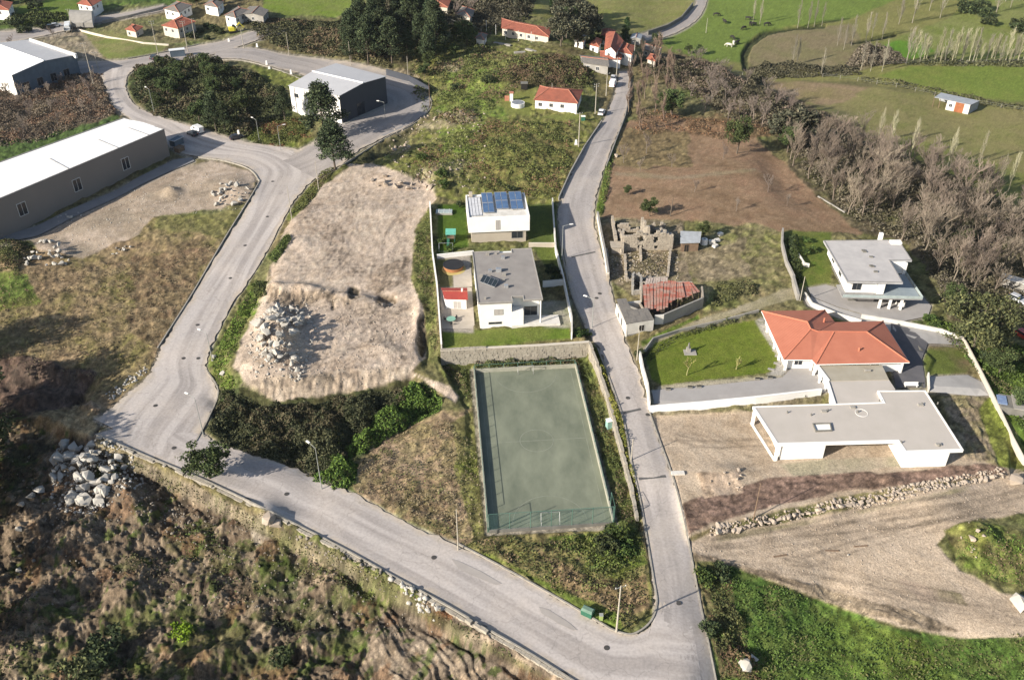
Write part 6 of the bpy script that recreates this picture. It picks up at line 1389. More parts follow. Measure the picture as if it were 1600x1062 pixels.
def bare_tree(seed, h=10, spread=.5, col=(.26,.22,.18), colt=(.30,.25,.21), forks=(3, 4, 4, 4), r0=.17, upr=.0, twig=.028, kstart=.25):
    r = np.random.default_rng(seed); TV = []; TF = []; CV = []; CF = []
    def add(A_, B_, path, rads, k):
        v, f = tube(path, rads, k); o = len(A_); A_.extend(v); B_.extend([tuple(i+o for i in q) for q in f])
    def grow(p, d, L, rad, lvl):
        d = d/np.linalg.norm(d); m_ = p+d*L*.5+r.normal(size=3)*L*.05; e = p+d*L+r.normal(size=3)*L*.07+np.array([0, 0, upr*L*.3])
        add(TV if lvl < 2 else CV, TF if lvl < 2 else CF, [p, m_, e] if lvl < 3 else [p, e], ([rad, rad*.8, rad*.55] if lvl < 3 else [rad, rad*.5]), 5 if lvl == 0 else 3)
        if lvl >= len(forks): return
        for i in range(forks[lvl]+int(r.integers(0, 2))):
            t = r.uniform(kstart, 1) if lvl else r.uniform(.35, 1); s = p+(e-p)*t; a = r.random()*math.tau
            o = np.array([math.cos(a), math.sin(a), 0]); nd = d*(1-spread)+o*spread*r.uniform(.6, 1.2)+np.array([0, 0, .25+upr]); grow(s, nd, L*r.uniform(.45, .72), max(rad*(.55 if lvl else .5), twig), lvl+1)
    grow(np.array([0, 0, -.3]), np.array([r.normal()*.06, r.normal()*.06, 1]), h*.5, r0, 0)
    V = np.array(CV); T = TreeKind(); T.h = h
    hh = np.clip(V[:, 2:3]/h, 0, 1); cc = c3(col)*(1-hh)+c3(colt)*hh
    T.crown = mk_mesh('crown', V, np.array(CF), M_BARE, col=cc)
    V2 = np.array(TV); T.trunk = mk_mesh('trunk', V2, np.array(TF), M_BARE, col=np.tile(c3(col)*.9, (len(V2), 1)))
    return T
def poplar(seed, h=12, col=(.36,.32,.24)):
    r = np.random.default_rng(seed); TV = []; TF = []; CV = []; CF = []
    def add(A_, B_, path, rads, k):
        v, f = tube(path, rads, k); o = len(A_); A_.extend(v); B_.extend([tuple(i+o for i in q) for q in f])
    add(TV, TF, [(0, 0, -.3), (r.normal()*.1, r.normal()*.1, h*.5), (r.normal()*.2, r.normal()*.2, h)], [.17, .11, .04], 5)
    for i in range(30):
        z = h*r.uniform(.12, .93); a = r.random()*math.tau; L = (h-z)*.40+1.2; L *= r.uniform(.6, 1.1); w = L*r.uniform(.15, .42)
        s = np.array([0, 0, z]); e = s+np.array([math.cos(a)*w, math.sin(a)*w, L]); m_ = (s+e)/2+np.array([math.cos(a), math.sin(a), 0])*w*.25
        add(CV, CF, [s, m_, e], [.055, .045, .025], 3)
        for j in range(4):
            t = r.uniform(.3, 1); p = s+(e-s)*t; q = p+np.array([r.normal()*.35, r.normal()*.35, r.uniform(.5, 1.3)]); add(CV, CF, [p, q], [.032, .02], 3)
    T = TreeKind(); T.h = h; V = np.array(CV)
    T.crown = mk_mesh('crown', V, np.array(CF), M_BARE, col=np.tile(c3(col), (len(V), 1))); V2 = np.array(TV)
    T.trunk = mk_mesh('trunk', V2, np.array(TF), M_BARE, col=np.tile(c3(col)*.85, (len(V2), 1)))
    return T
K = {}
K['ever'] = [leafy_tree(10+i, 8, 3.0, 'round', 4600, size=.32) for i in range(4)]
K['grey'] = [leafy_tree(20+i, 9, 3.3, 'round', 2400, (.085,.085,.055), (.13,.12,.08), (.045,.05,.035), .5) for i in range(2)]
K['pine'] = [leafy_tree(30+i, 12, 3.6, 'pine', 7500, (.05,.068,.034), (.085,.105,.05), (.025,.036,.02), .34, .2) for i in range(3)]
K['cyp'] = [leafy_tree(40+i, 9, 2.0, 'cypress', 2600, (.035,.065,.025), (.06,.095,.03), (.02,.035,.015), .38) for i in range(2)]
K['bush'] = [leafy_tree(50+i, 2.4, 1.7, 'bush', 900, (.06,.09,.026), (.11,.145,.035), (.03,.05,.018), .3, .08) for i in range(3)]
K['dbush'] = [leafy_tree(55+i, 2.6, 1.9, 'bush', 900, (.045,.06,.028), (.075,.09,.035), (.025,.035,.018), .32, .08) for i in range(3)]
K['lime'] = [leafy_tree(60, 3.0, 1.6, 'round', 1000, (.16,.26,.02), (.24,.36,.03), (.08,.15,.02), .3, .09)]
K['olive'] = [leafy_tree(62, 11, 6.0, 'round', 7000, (.085,.095,.042), (.14,.145,.06), (.04,.05,.025), .45, .35)]
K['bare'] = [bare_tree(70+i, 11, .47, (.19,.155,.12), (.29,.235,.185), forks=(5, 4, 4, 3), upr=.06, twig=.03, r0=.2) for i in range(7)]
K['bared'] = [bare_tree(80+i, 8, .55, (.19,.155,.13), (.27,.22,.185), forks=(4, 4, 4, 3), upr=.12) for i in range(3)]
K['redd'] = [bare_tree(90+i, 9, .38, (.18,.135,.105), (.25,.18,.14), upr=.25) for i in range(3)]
K['pop'] = [poplar(100+i, 12, (.30,.27,.21)) for i in range(6)]
K['popp'] = [poplar(110+i, 12, (.40,.37,.25)) for i in range(3)]
K['small'] = [bare_tree(120+i, 3.4, .45, (.30,.27,.12), (.36,.36,.11), (3, 4, 4), .09, twig=.05) for i in range(2)]
NT = [0]
def plant(kind, px, py, h, label, cat='tree', group=None, name=None, wide=1.0, fixed=None, dzz=0.0):
    T = K[kind][NT[0] % len(K[kind])]; NT[0] += 1
    x, y, z = AF(px, py) if fixed is None else fixed
    nm = name or {'pine': 'pine_tree', 'cyp': 'cypress_tree', 'bush': 'bush', 'dbush': 'bush', 'pop': 'poplar_tree', 'popp': 'poplar_tree', 'lime': 'bush'}.get(kind, 'bare_tree' if kind in ('bare', 'bared', 'redd', 'small') else 'evergreen_tree')
    rt = bpy.data.objects.new(nm, None); COL.objects.link(rt); rt.location = (x, y, z+dzz); s = h/T.h; rt.scale = (s*wide, s*wide, s)
    rt.rotation_euler = (0, 0, random.random()*6.28)
    tag(rt, label, cat, group)
    if kind not in ('bush', 'dbush'): ob('trunk', T.trunk, rt)
    ob('crown', T.crown, rt)
    return rt
def wpoly(poly):
    a = np.array(poly, float); x, y, z = at(a[:, 0], a[:, 1]); return list(zip(x, y))
def rand_in(poly, n, r):
    P = np.array(wpoly(poly)); lo = P.min(0); hi = P.max(0); X = []; Y = []
    c = 0
    while c < n:
        x = r.uniform(lo[0], hi[0], n*3); y = r.uniform(lo[1], hi[1], n*3); m_ = inpoly(x, y, P); X.append(x[m_]); Y.append(y[m_]); c += m_.sum()
    return np.concatenate(X)[:n], np.concatenate(Y)[:n], P
def parea(P):
    P = np.array(P); x, y = P[:, 0], P[:, 1]; return abs(np.dot(x, np.roll(y, -1))-np.dot(y, np.roll(x, -1)))/2
def undergrowth(poly, hmax, dens, size, base, hi, lo, seed, label=None, name='undergrowth', lumpsc=3.0, edge=2.5, brown=None, thin=.0, up=.35, low=.15):
    r = np.random.default_rng(seed); P = wpoly(poly); n = int(parea(P)*dens*1.5); size = size*.8; x, y, P = rand_in(poly, n, r)
    s = sdp(x, y, [tuple(p) for p in P], 20)+(fbm(x, y, 2.6, 3, seed+9)-.58)*min(edge*2.2, 5)
    kk = s > -.2; x, y, s = x[kk], y[kk], s[kk]; n = len(x)
    lum = fbm(x, y, lumpsc, 3, seed); big = fbm(x, y, lumpsc*4, 2, seed+1)
    hh = hmax*np.clip((lum-.28)*2.2, .05, 1.2)*sst(-.3, edge, s)
    keep = r.random(n) > thin*(lum < .5)
    x, y, hh, lum, big = x[keep], y[keep], hh[keep], lum[keep], big[keep]; n = len(x)
    z = hf(x, y)+hh*(low+(1-low)*r.random(n)**.35)
    t = np.clip(big*1.6-.3+r.normal(size=n)*.18, 0, 1)[:, None]
    c = c3(base)*(1-t)+c3(hi)*t; dk = r.random((n, 1)) < .25; c = np.where(dk, c3(lo), c)
    if brown is not None:
        b = (fbm(x, y, lumpsc*1.4, 2, seed+5) > .56)[:, None] & (r.random((n, 1)) < .7); c = np.where(b, c3(brown), c)
    c = c*r.uniform(.75, 1.25, (n, 1))
    V, F, C = cards(np.stack([x, y, z], 1), size, r, c, up=up)
    o = ob(name, mk_mesh(name, V, F, M_STUFF, col=C)); tag(o, label, kind='stuff'); return o
UG = undergrowth
gb, gh_, gl = (.045,.06,.026), (.085,.10,.035), (.022,.032,.016)
# bush hollow between the plot and the road
UG([(338,612),(380,606),(430,628),(560,616),(640,598),(655,606),(600,660),(545,715),(520,745),(480,745),(420,718),(350,700),(322,668)], 2.6, 34, .42, (.055,.062,.032), (.095,.095,.05), (.025,.032,.018), 201, 'dark brownish gorse filling the hollow below the bare plot', 'gorse', brown=(.10,.085,.05))
UG([(640,594),(690,614),(692,640),(650,662),(600,690),(560,722),(556,756),(520,770),(488,752),(500,722),(560,680),(600,640)], 3.0, 42, .42, (.065,.11,.026), (.115,.175,.035), (.03,.055,.018), 202, 'bright green brambles along the edge of the gorse hollow', 'brambles')
# island of shrubs
UG([(208,108),(260,93),(330,95),(382,108),(420,128),(450,160),(440,190),(380,216),(330,206),(296,190),(240,182),(206,150)], 3.2, 13, .62, (.065,.075,.036), (.105,.11,.05), (.034,.042,.024), 203, 'dense dark shrubs covering the island between the two roads', 'shrubbery', lumpsc=4.5, brown=(.11,.09,.055))
UG([(385,192),(470,180),(488,215),(430,232),(390,222)], 1.0, 14, .45, (.10,.115,.035), (.14,.14,.05), (.05,.065,.02), 204, 'low green and rusty heath at the tip of the road island', 'heath', brown=(.19,.10,.055))
UG([(380,28),(560,32),(620,60),(610,108),(520,90),(440,76),(400,60)], 2.2, 6, .8, (.07,.075,.038), (.11,.10,.05), (.035,.04,.022), 205, 'belt of mixed heath above the loop road', 'heath', lumpsc=6, brown=(.14,.105,.065))
# brush beside the taupe hall
UG([(-40,150),(90,112),(160,112),(172,150),(182,180),(60,222),(-40,240)], 2.0, 10, .5, (.14,.11,.08), (.20,.165,.125), (.07,.055,.042), 206, 'leafless reddish brush between the two left warehouses', 'brushwood', lumpsc=4, brown=(.19,.12,.08), thin=.4)
# hill
UG([(640,70),(740,55),(800,90),(930,100),(925,140),(840,135),(790,150),(760,190),(690,200),(640,150)], 1.6, 5, .6, (.085,.10,.036), (.13,.145,.05), (.045,.055,.024), 207, 'patchy gorse and heather over the grassy hill', 'gorse', lumpsc=5, brown=(.14,.10,.06), thin=.75)
UG([(800,90),(870,86),(925,104),(930,128),(912,140),(820,138),(795,115)], 1.4, 10, .5, (.085,.08,.04), (.12,.10,.055), (.04,.04,.02), 208, 'dark brown heather patch above the small red cottage', 'heather', lumpsc=3, brown=(.13,.085,.055))
UG([(690,215),(760,190),(895,192),(898,275),(868,312),(760,298),(640,282),(620,245)], 1.1, 6, .5, (.10,.115,.04), (.14,.155,.05), (.055,.065,.025), 209, 'scrubby heath on the slope above the solar roof house', 'heath', lumpsc=4, brown=(.16,.10,.06), thin=.7)
UG([(668,330),(681,330),(686,546),(690,570),(735,572),(738,630),(700,590),(672,540),(645,440),(650,360)], .9, 14, .4, (.085,.105,.035), (.13,.14,.05), (.04,.055,.022), 210, 'rough green strip between the bare plot and the garden wall', 'rough_grass', brown=(.15,.12,.07), thin=.5)
UG([(922,537),(934,545),(955,600),(975,660),(986,720),(1000,780),(1006,820),(996,800),(982,745),(966,690),(950,640),(936,590)], 1.3, 26, .36, (.12,.14,.035), (.24,.22,.04), (.05,.065,.022), 211, 'yellow green hedge between the main road and the stone bank', 'hedge_growth', lumpsc=2, edge=.8)
UG([(905,575),(925,560),(945,620),(965,690),(985,760),(1000,820),(1000,850),(965,850),(945,740)], .8, 14, .36, (.075,.095,.032), (.12,.14,.045), (.035,.045,.02), 212, 'weeds in the strip between the court and the stone bank', 'weeds', brown=(.14,.11,.065), thin=.5)
UG([(742,566),(900,556),(905,570),(742,580)], 1.3, 22, .36, (.05,.065,.028), (.09,.11,.035), (.025,.035,.018), 213, 'dark ivy and weeds at the foot of the granite retaining wall', 'ivy', lumpsc=2, edge=.7, brown=(.12,.09,.055))
UG([(765,838),(958,828),(1000,835),(1015,900),(1024,935),(985,985),(880,932),(800,888),(725,852)], .8, 11, .4, (.10,.11,.04), (.15,.155,.05), (.05,.06,.025), 214, 'tall weeds on the triangle below the ball court', 'weeds', brown=(.19,.14,.085), thin=.45)
UG([(955,350),(982,350),(985,395),(962,400)], 1.6, 12, .4, (.08,.085,.04), (.13,.12,.06), (.04,.045,.025), 265, 'ivy and brambles choking the left side of the ruin', 'brambles', brown=(.16,.12,.08))
UG([(985,395),(1050,395),(1048,432),(985,436)], .7, 9, .36, (.12,.11,.055), (.18,.155,.09), (.06,.055,.03), 266, 'straw and weeds in the ruin yard', 'weeds', brown=(.2,.15,.1), thin=.4)
UG([(850,850),(955,825),(1002,828),(1010,870),(960,895),(930,900),(905,870)], 1.9, 20, .42, (.07,.10,.03), (.12,.155,.04), (.032,.045,.02), 215, 'green bushes crowding the corner beyond the court fence', 'brambles', lumpsc=2.5)
UG([(418,404),(448,366),(456,374),(432,412)], 1.2, 24, .4, (.06,.085,.028), (.10,.13,.035), (.03,.04,.02), 216, 'dark green verge patch at the plot edge of the industrial road', 'brambles', edge=.8)
UG([(452,338),(478,300),(500,270),(525,262),(505,290),(478,324)], 1.0, 16, .4, (.075,.09,.032), (.13,.135,.045), (.035,.045,.02), 217, 'weedy verge rising to the pines', 'weeds', edge=.8, brown=(.13,.10,.06))
UG([(330,570),(358,505),(396,445),(415,440),(398,480),(372,530),(358,578),(372,604),(348,616)], .9, 18, .38, (.085,.14,.026), (.13,.19,.035), (.045,.07,.02), 218, 'bright green verge along the boulder pile', 'weeds', edge=.8, thin=.3)
UG([(395,438),(420,436),(416,462),(398,470)], 1.4, 26, .4, gb, gh_, gl, 219, 'dark bush patch at the plot edge above the green verge', 'brambles', edge=.7)
# lower left slopes
for k, (pl, b_, h_, br, lab) in enumerate([
 ([(-40,940),(60,930),(90,1000),(60,1062),(-40,1062)], (.07,.085,.03), (.11,.12,.04), (.13,.10,.06), 'mossy scrub in the bottom left corner'),
 ([(120,1000),(190,990),(220,1062),(110,1062)], (.05,.062,.028), (.08,.09,.035), None, 'dark scrub clump at the bottom edge, left'),
 ([(260,820),(340,805),(360,850),(330,880),(270,880)], (.07,.10,.03), (.12,.14,.04), (.13,.10,.06), 'green weeds on the heaps below the lone pine'),
 ([(440,830),(520,860),(600,905),(640,940),(590,950),(520,930),(450,900),(420,860)], (.075,.09,.034), (.12,.125,.05), (.15,.115,.07), 'mixed bramble strip under the long road wall'),
 ([(320,880),(380,870),(420,930),(350,960),(300,940)], (.075,.095,.035), (.12,.13,.05), (.16,.12,.075), 'patchy weeds amid the soil heaps'),
 ([(400,950),(480,940),(520,1010),(430,1030)], (.06,.07,.035), (.10,.10,.05), (.14,.11,.075), 'dark scrub in the hollow at the bottom'),
 ([(180,870),(270,860),(280,920),(190,930)], (.08,.085,.04), (.12,.12,.05), (.15,.115,.075), 'thin weeds on the brown heap'),
 ([(-40,700),(50,700),(60,750),(-40,790)], (.06,.065,.032), (.09,.09,.04), (.12,.085,.055), 'shaded scrub on the left edge'),
 ([(345,775),(420,805),(400,830),(330,805)], (.08,.09,.038), (.13,.13,.055), (.15,.12,.08), 'weeds under the road wall beside the pine'),
 ([(200,640),(236,590),(180,620),(155,650)], (.11,.10,.05), (.15,.13,.07), (.17,.12,.07), 'dry scrub beside the wide road end')]):
    UG(pl, .8, 8, .36, b_, h_, (.045,.05,.026), 230+k, lab, 'scrub', brown=br, thin=.7, lumpsc=2.0)
UG([(170,700),(330,768),(420,812),(540,868),(700,960),(880,1068),(860,1072),(690,975),(540,890),(400,830),(320,792),(180,722)], .7, 14, .36, (.09,.095,.042), (.14,.135,.055), (.045,.05,.025), 227, 'weeds hanging over the long road wall', 'weeds', edge=.6, brown=(.16,.125,.08), thin=.5, lumpsc=2)
# dry lot tufts
UG([(60,420),(220,400),(350,375),(300,465),(255,545),(235,590),(150,600),(-30,575),(-30,440)], .4, 3, .36, (.17,.13,.08), (.20,.165,.10), (.09,.07,.045), 245, 'dry tussocks over the brown lot', 'dry_grass', brown=(.18,.12,.08), thin=.5, lumpsc=2)
UG([(-30,372),(40,372),(60,395),(30,425),(-30,430)], 1.6, 18, .4, (.07,.085,.032), (.13,.13,.05), (.035,.045,.02), 246, 'bushes at the left edge beside the small boulder pile', 'brambles', brown=(.16,.12,.07))
UG([(570,690),(690,650),(750,690),(758,826),(730,856),(640,812),(560,770)], .4, 7, .34, (.19,.155,.095), (.23,.19,.12), (.10,.085,.05), 247, 'straw coloured dead grass left of the court', 'dry_grass', brown=(.12,.13,.05), thin=.5, lumpsc=2)
# right bottom
UG([(1096,882),(1150,888),(1205,910),(1290,945),(1400,983),(1500,1000),(1700,996),(1700,1120),(1130,1120)], .45, 10, .36, (.06,.10,.026), (.10,.15,.036), (.035,.055,.02), 248, 'thick green meadow and brambles in the bottom right', 'tall_grass', lumpsc=3.5, brown=(.11,.11,.045), thin=.35)
UG([(1094,880),(1140,886),(1165,960),(1190,1062),(1124,1062)], 1.3, 16, .42, (.075,.085,.035), (.12,.12,.045), (.035,.045,.02), 249, 'brownish brambles along the road edge, bottom right', 'brambles', brown=(.15,.10,.06))
UG([(1480,828),(1530,818),(1600,838),(1680,862),(1680,930),(1600,920),(1540,902),(1492,870)], .35, 8, .34, (.09,.145,.03), (.13,.185,.038), (.05,.08,.022), 250, 'green grass mound among the pale dirt tracks', 'tall_grass', brown=(.16,.12,.07))
# groves on the right
UG([(1225,208),(1330,218),(1450,255),(1520,295),(1620,335),(1700,420),(1600,500),(1480,500),(1430,390),(1340,350),(1262,282)], 1.6, 4, .6, (.095,.085,.055), (.13,.115,.075), (.05,.045,.03), 251, 'tangled brown undergrowth beneath the leafless grove', 'undergrowth', lumpsc=5, brown=(.14,.12,.09))
UG([(990,95),(1060,85),(1160,125),(1225,150),(1290,180),(1325,205),(1225,212),(1140,190),(1060,135),(1000,115)], 2.0, 5, .7, (.10,.09,.055), (.13,.115,.075), (.05,.045,.03), 252, 'brown thicket on the slope right of the village road', 'undergrowth', lumpsc=5, brown=(.15,.115,.09), thin=.5)
UG([(1000,168),(1185,190),(1215,212),(1130,220),(1070,206),(985,212)], .8, 5, .5, (.13,.095,.06), (.17,.115,.07), (.07,.05,.03), 253, 'rust coloured bracken at the top of the brown field', 'bracken', lumpsc=3, brown=(.19,.105,.06), thin=.6)
UG([(1440,485),(1500,515),(1600,540),(1680,600),(1680,700),(1600,690),(1545,605),(1500,548),(1455,522)], 1.4, 12, .45, (.07,.105,.028), (.12,.165,.035), (.035,.05,.018), 254, 'lush green scrub right of the long garden wall', 'shrubbery', lumpsc=4, brown=(.11,.10,.05))
UG([(1120,442),(1170,436),(1190,458),(1110,482)], 1.6, 16, .42, (.085,.085,.045), (.12,.12,.05), (.04,.045,.022), 255, 'dull bushes beside the dirt lane', 'brambles', brown=(.14,.11,.07))
UG([(1005,552),(1040,530),(1100,508),(1185,484),(1192,492),(1060,530),(1014,566)], .8, 16, .36, (.055,.065,.03), (.10,.11,.04), (.03,.035,.018), 256, 'dark hedge strip between dirt lane and lawn', 'hedge_growth', edge=.8, thin=.4)
UG([(1190,100),(1340,104),(1345,118),(1200,124),(1165,130),(1168,108)], 2.2, 6, .8, (.075,.07,.045), (.11,.10,.06), (.04,.04,.025), 257, 'dull hedge between the brown field and the olive meadow', 'hedge_growth', lumpsc=6, edge=2)
UG([(1325,108),(1420,100),(1405,82),(1370,70),(1340,76),(1318,95)], 3.5, 6, .8, (.12,.10,.075), (.16,.135,.10), (.06,.05,.035), 258, 'brown thicket mound in the valley fields', 'thicket', lumpsc=6, edge=4)
UG([(1345,118),(1460,138),(1600,166),(1700,185),(1700,196),(1600,176),(1460,150),(1345,128)], 1.4, 4, .7, (.085,.085,.045), (.12,.115,.06), (.045,.045,.025), 259, 'thin hedge along the fence above the field shelter', 'hedge_growth', lumpsc=6, edge=1.5, thin=.5)
UG([(1415,92),(1700,90),(1700,100),(1415,102)], 2.0, 5, .8, (.075,.085,.045), (.12,.12,.06), (.035,.04,.025), 260, 'hedge under the row of pale poplars', 'hedge_growth', lumpsc=6, edge=1.5)
UG([(0,40),(60,44),(110,30),(100,20),(20,24)], 2.4, 4, .9, gb, gh_, gl, 261, 'dark hedges behind the farm yard, top left', 'hedge_growth', lumpsc=7)
UG([(560,-20),(700,-20),(840,-10),(830,30),(760,60),(700,48),(600,20)], 2.5, 3, .9, (.07,.065,.045), (.11,.10,.065), (.035,.035,.025), 262, 'dull scrub round the houses at the top centre', 'scrub', lumpsc=7)
UG([(940,300),(944,262),(960,240),(950,300),(942,338),(932,335)], .8, 18, .36, (.085,.13,.03), (.13,.16,.04), (.04,.06,.02), 263, 'green verge on the road edge below the brown field', 'weeds', edge=.6)
UG([(1228,372),(1246,370),(1256,440),(1248,450),(1234,420)], 1.8, 22, .4, (.04,.055,.024), (.07,.085,.03), (.02,.03,.015), 264, 'dark hedge inside the mossy wall', 'hedge_growth', edge=.7)

# ------------------------------------------------------------------ single trees and bushes
r4 = np.random.default_rng(44)
def place_words(px, py, poly, n):
    q = np.array(poly, float); u = (px-q[:, 0].min())/max(np.ptp(q[:, 0]), 1); v = (py-q[:, 1].min())/max(np.ptp(q[:, 1]), 1)
    a = ['left', 'centre', 'right'] if n < 30 else ['far left', 'left', 'middle', 'right', 'far right']
    b = ['far', 'near'] if n < 12 else ['far', 'middle', 'near']
    return a[int(np.clip(u*len(a), 0, len(a)-1))]+' '+b[int(np.clip(v*len(b), 0, len(b)-1))]+' side'
def many(kind, poly, n, hr, label, group, mind=3.0, cat='tree', wide=(.9, 1.15), name=None):
    x, y, P = rand_in(poly, n*6, r4); got = []
    for a, b in zip(x, y):
        if len(got) >= n: break
        if all((a-c)**2+(b-d)**2 > mind*mind for c, d in got): got.append((a, b))
    for a, b in got:
        z = float(hf(np.array(a), np.array(b)))
        qx, qy = proj(float(a), float(b), z); h_ = r4.uniform(*hr); sz = 'shorter' if h_ < hr[0]*.67+hr[1]*.33 else ('taller' if h_ > hr[0]*.33+hr[1]*.67 else 'medium')
        plant(kind, 0, 0, h_, sz+' '+label+', '+place_words(qx, qy, poly, n), cat, group, name, r4.uniform(*wide), fixed=(float(a), float(b), z-.1))
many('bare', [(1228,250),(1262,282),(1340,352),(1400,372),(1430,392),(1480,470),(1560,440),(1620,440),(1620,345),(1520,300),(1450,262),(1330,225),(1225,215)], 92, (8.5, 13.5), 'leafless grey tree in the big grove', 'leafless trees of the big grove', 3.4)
many('bare', [(1480,440),(1600,420),(1660,470),(1640,520),(1560,470)], 6, (11, 14), 'large pale bare tree at the edge', 'bare trees at the right edge', 4)
many('redd', [(978,150),(985,95),(1010,88),(1060,120),(1060,180),(1000,215),(975,208)], 20, (7.5, 11), 'reddish leafless tree right of village road', 'reddish leafless trees by the village road', 2.6)
many('ever', [(890,58),(985,60),(1000,80),(960,70),(905,80)], 9, (3.5, 6), 'dark garden tree among the village houses', 'garden trees of the village', 5)
many('bared', [(1060,100),(1160,130),(1225,160),(1270,190),(1225,210),(1160,195),(1075,178)], 26, (6, 9), 'purplish leafless tree above the bracken', 'leafless trees on the slope', 3.2)
many('bared', [(-20,150),(90,118),(160,118),(168,160),(60,215),(-20,230)], 20, (5, 7.5), 'leafless tree in brush beside taupe warehouse', 'leafless trees in the warehouse brush', 4)
many('ever', [(215,120),(260,100),(330,100),(370,125),(400,160),(370,205),(330,200),(250,180),(215,150)], 20, (4.5, 7.5), 'dark evergreen on the shrubby road island', 'evergreens of the road island', 4.5, wide=(.9, 1.3))
many('pine', [(535,105),(545,75),(570,50),(640,40),(690,60),(690,95),(660,125),(610,108)], 24, (11, 17), 'dark pine behind the navy hall', 'tall pines behind the navy hall', 5)
many('ever', [(640,60),(720,50),(740,75),(700,120),(660,125)], 9, (5, 9), 'dark tree right of the tall pines', 'dark trees right of the tall pines', 4.5)
many('grey', [(740,-20),(830,-20),(830,20),(790,30),(745,40)], 9, (9, 14), 'grey green tree behind long red roof', 'grey green trees at the top edge', 6)
many('grey', [(860,30),(900,20),(925,60),(920,85),(880,95),(862,80)], 9, (9, 14), 'grey leaved tree left of village houses', 'grey leaved trees by the village', 5)
many('bared', [(700,-10),(745,-10),(745,38),(700,35)], 8, (9, 13), 'slim bare tree around the pinkish roof', 'slim bare trees at the top centre', 5)
many('bushy' if False else 'dbush', [(-20,10),(60,20),(100,5),(90,-20),(-20,-20)], 8, (4, 6), 'dark bush in the top left corner', 'dark bushes in the top left corner', 6, 'bush')
many('dbush', [(20,40),(80,38),(84,46),(20,55)], 6, (3, 4.5), 'bush along the farm lane, top left', 'bushes along the farm lane', 6, 'bush')
many('ever', [(300,-10),(400,-10),(410,8),(350,14),(305,40),(290,20)], 9, (5, 9), 'dark garden tree among top left houses', 'garden trees among the top left houses', 6)
many('dbush', [(305,45),(340,40),(344,56),(320,66),(300,62)], 6, (2, 3.4), 'dark shrub beside the top left junction', 'dark shrubs by the top left junction', 4, 'bush')
many('pop', [(1400,-30),(1440,-30),(1470,30),(1420,55),(1395,50)], 10, (11, 15), 'grey bare poplar in the dense valley clump', 'poplars of the dense valley clump', 4.5)
many('pop', [(1505,-30),(1640,-30),(1640,45),(1560,40)], 14, (11, 15), 'bare poplar in the top right corner clump', 'poplars in the top right corner', 6)
many('dbush', [(1500,0),(1560,30),(1640,48),(1640,60),(1540,45),(1490,8)], 9, (4, 6), 'dark bush under the top right poplars', 'bushes under the top right poplars', 6, 'bush')
for k, px in enumerate(range(1414, 1616, 7)): plant('popp' if k % 3 else 'pop', px+r4.uniform(-3, 3), 97+r4.uniform(-3, 4), r4.uniform(5.5, 13.5), ('tall' if k % 2 else 'slim')+' pale poplar in the long valley row, number %d from its left end' % (k+1) if False else 'pale poplar in the long row above the green field', 'tree', 'pale poplars in the long row', wide=r4.uniform(.9, 1.5))
for (px, py, lab) in ((1187,38,'lone pale poplar at the cow pasture corner'), (1176,36,'thin poplar left of the pasture corner poplar'), (1245,100,'slim poplar standing before the brown field, left one'), (1238,102,'slim poplar standing before the brown field, smaller one'), (1246,44,'poplar on the ditch bend, leftmost'), (1262,44,'poplar on the ditch bend, second'), (1272,42,'poplar on the ditch bend, third'), (1284,41,'poplar on the ditch bend, last'), (1283,118,'forked pale poplar on the dull hedge'), (1318,78,'tall poplar left of the brown thicket mound'), (1308,72,'poplar beside the tall one left of the thicket mound'), (1330,72,'poplar just above the thicket mound'), (1352,66,'poplar right above the thicket mound'), (1362,60,'poplar on the second ditch line'), (1378,62,'poplar before the dense valley clump'), (1345,110,'poplar rising from the thicket mound, left'), (1360,112,'poplar rising from the thicket mound, middle'), (1378,112,'poplar rising from the thicket mound, right'), (1390,228,'slim pale tree in the olive meadow, leftmost'), (1371,222,'small slim tree at the grove edge of the meadow'), (1425,235,'double stemmed pale tree in the olive meadow'), (1422,246,'pale tree at the foot of the olive meadow'), (1480,262,'tall slim pale tree in the meadow centre'), (1530,256,'slim pale tree right of the meadow centre'), (1575,300,'slim pale tree near the right meadow edge'), (1559,292,'small pale tree near the right meadow edge')):
    plant('popp' if py > 200 else 'pop', px, py, r4.uniform(9, 12), lab, group='slim poplars of the valley', wide=.85)
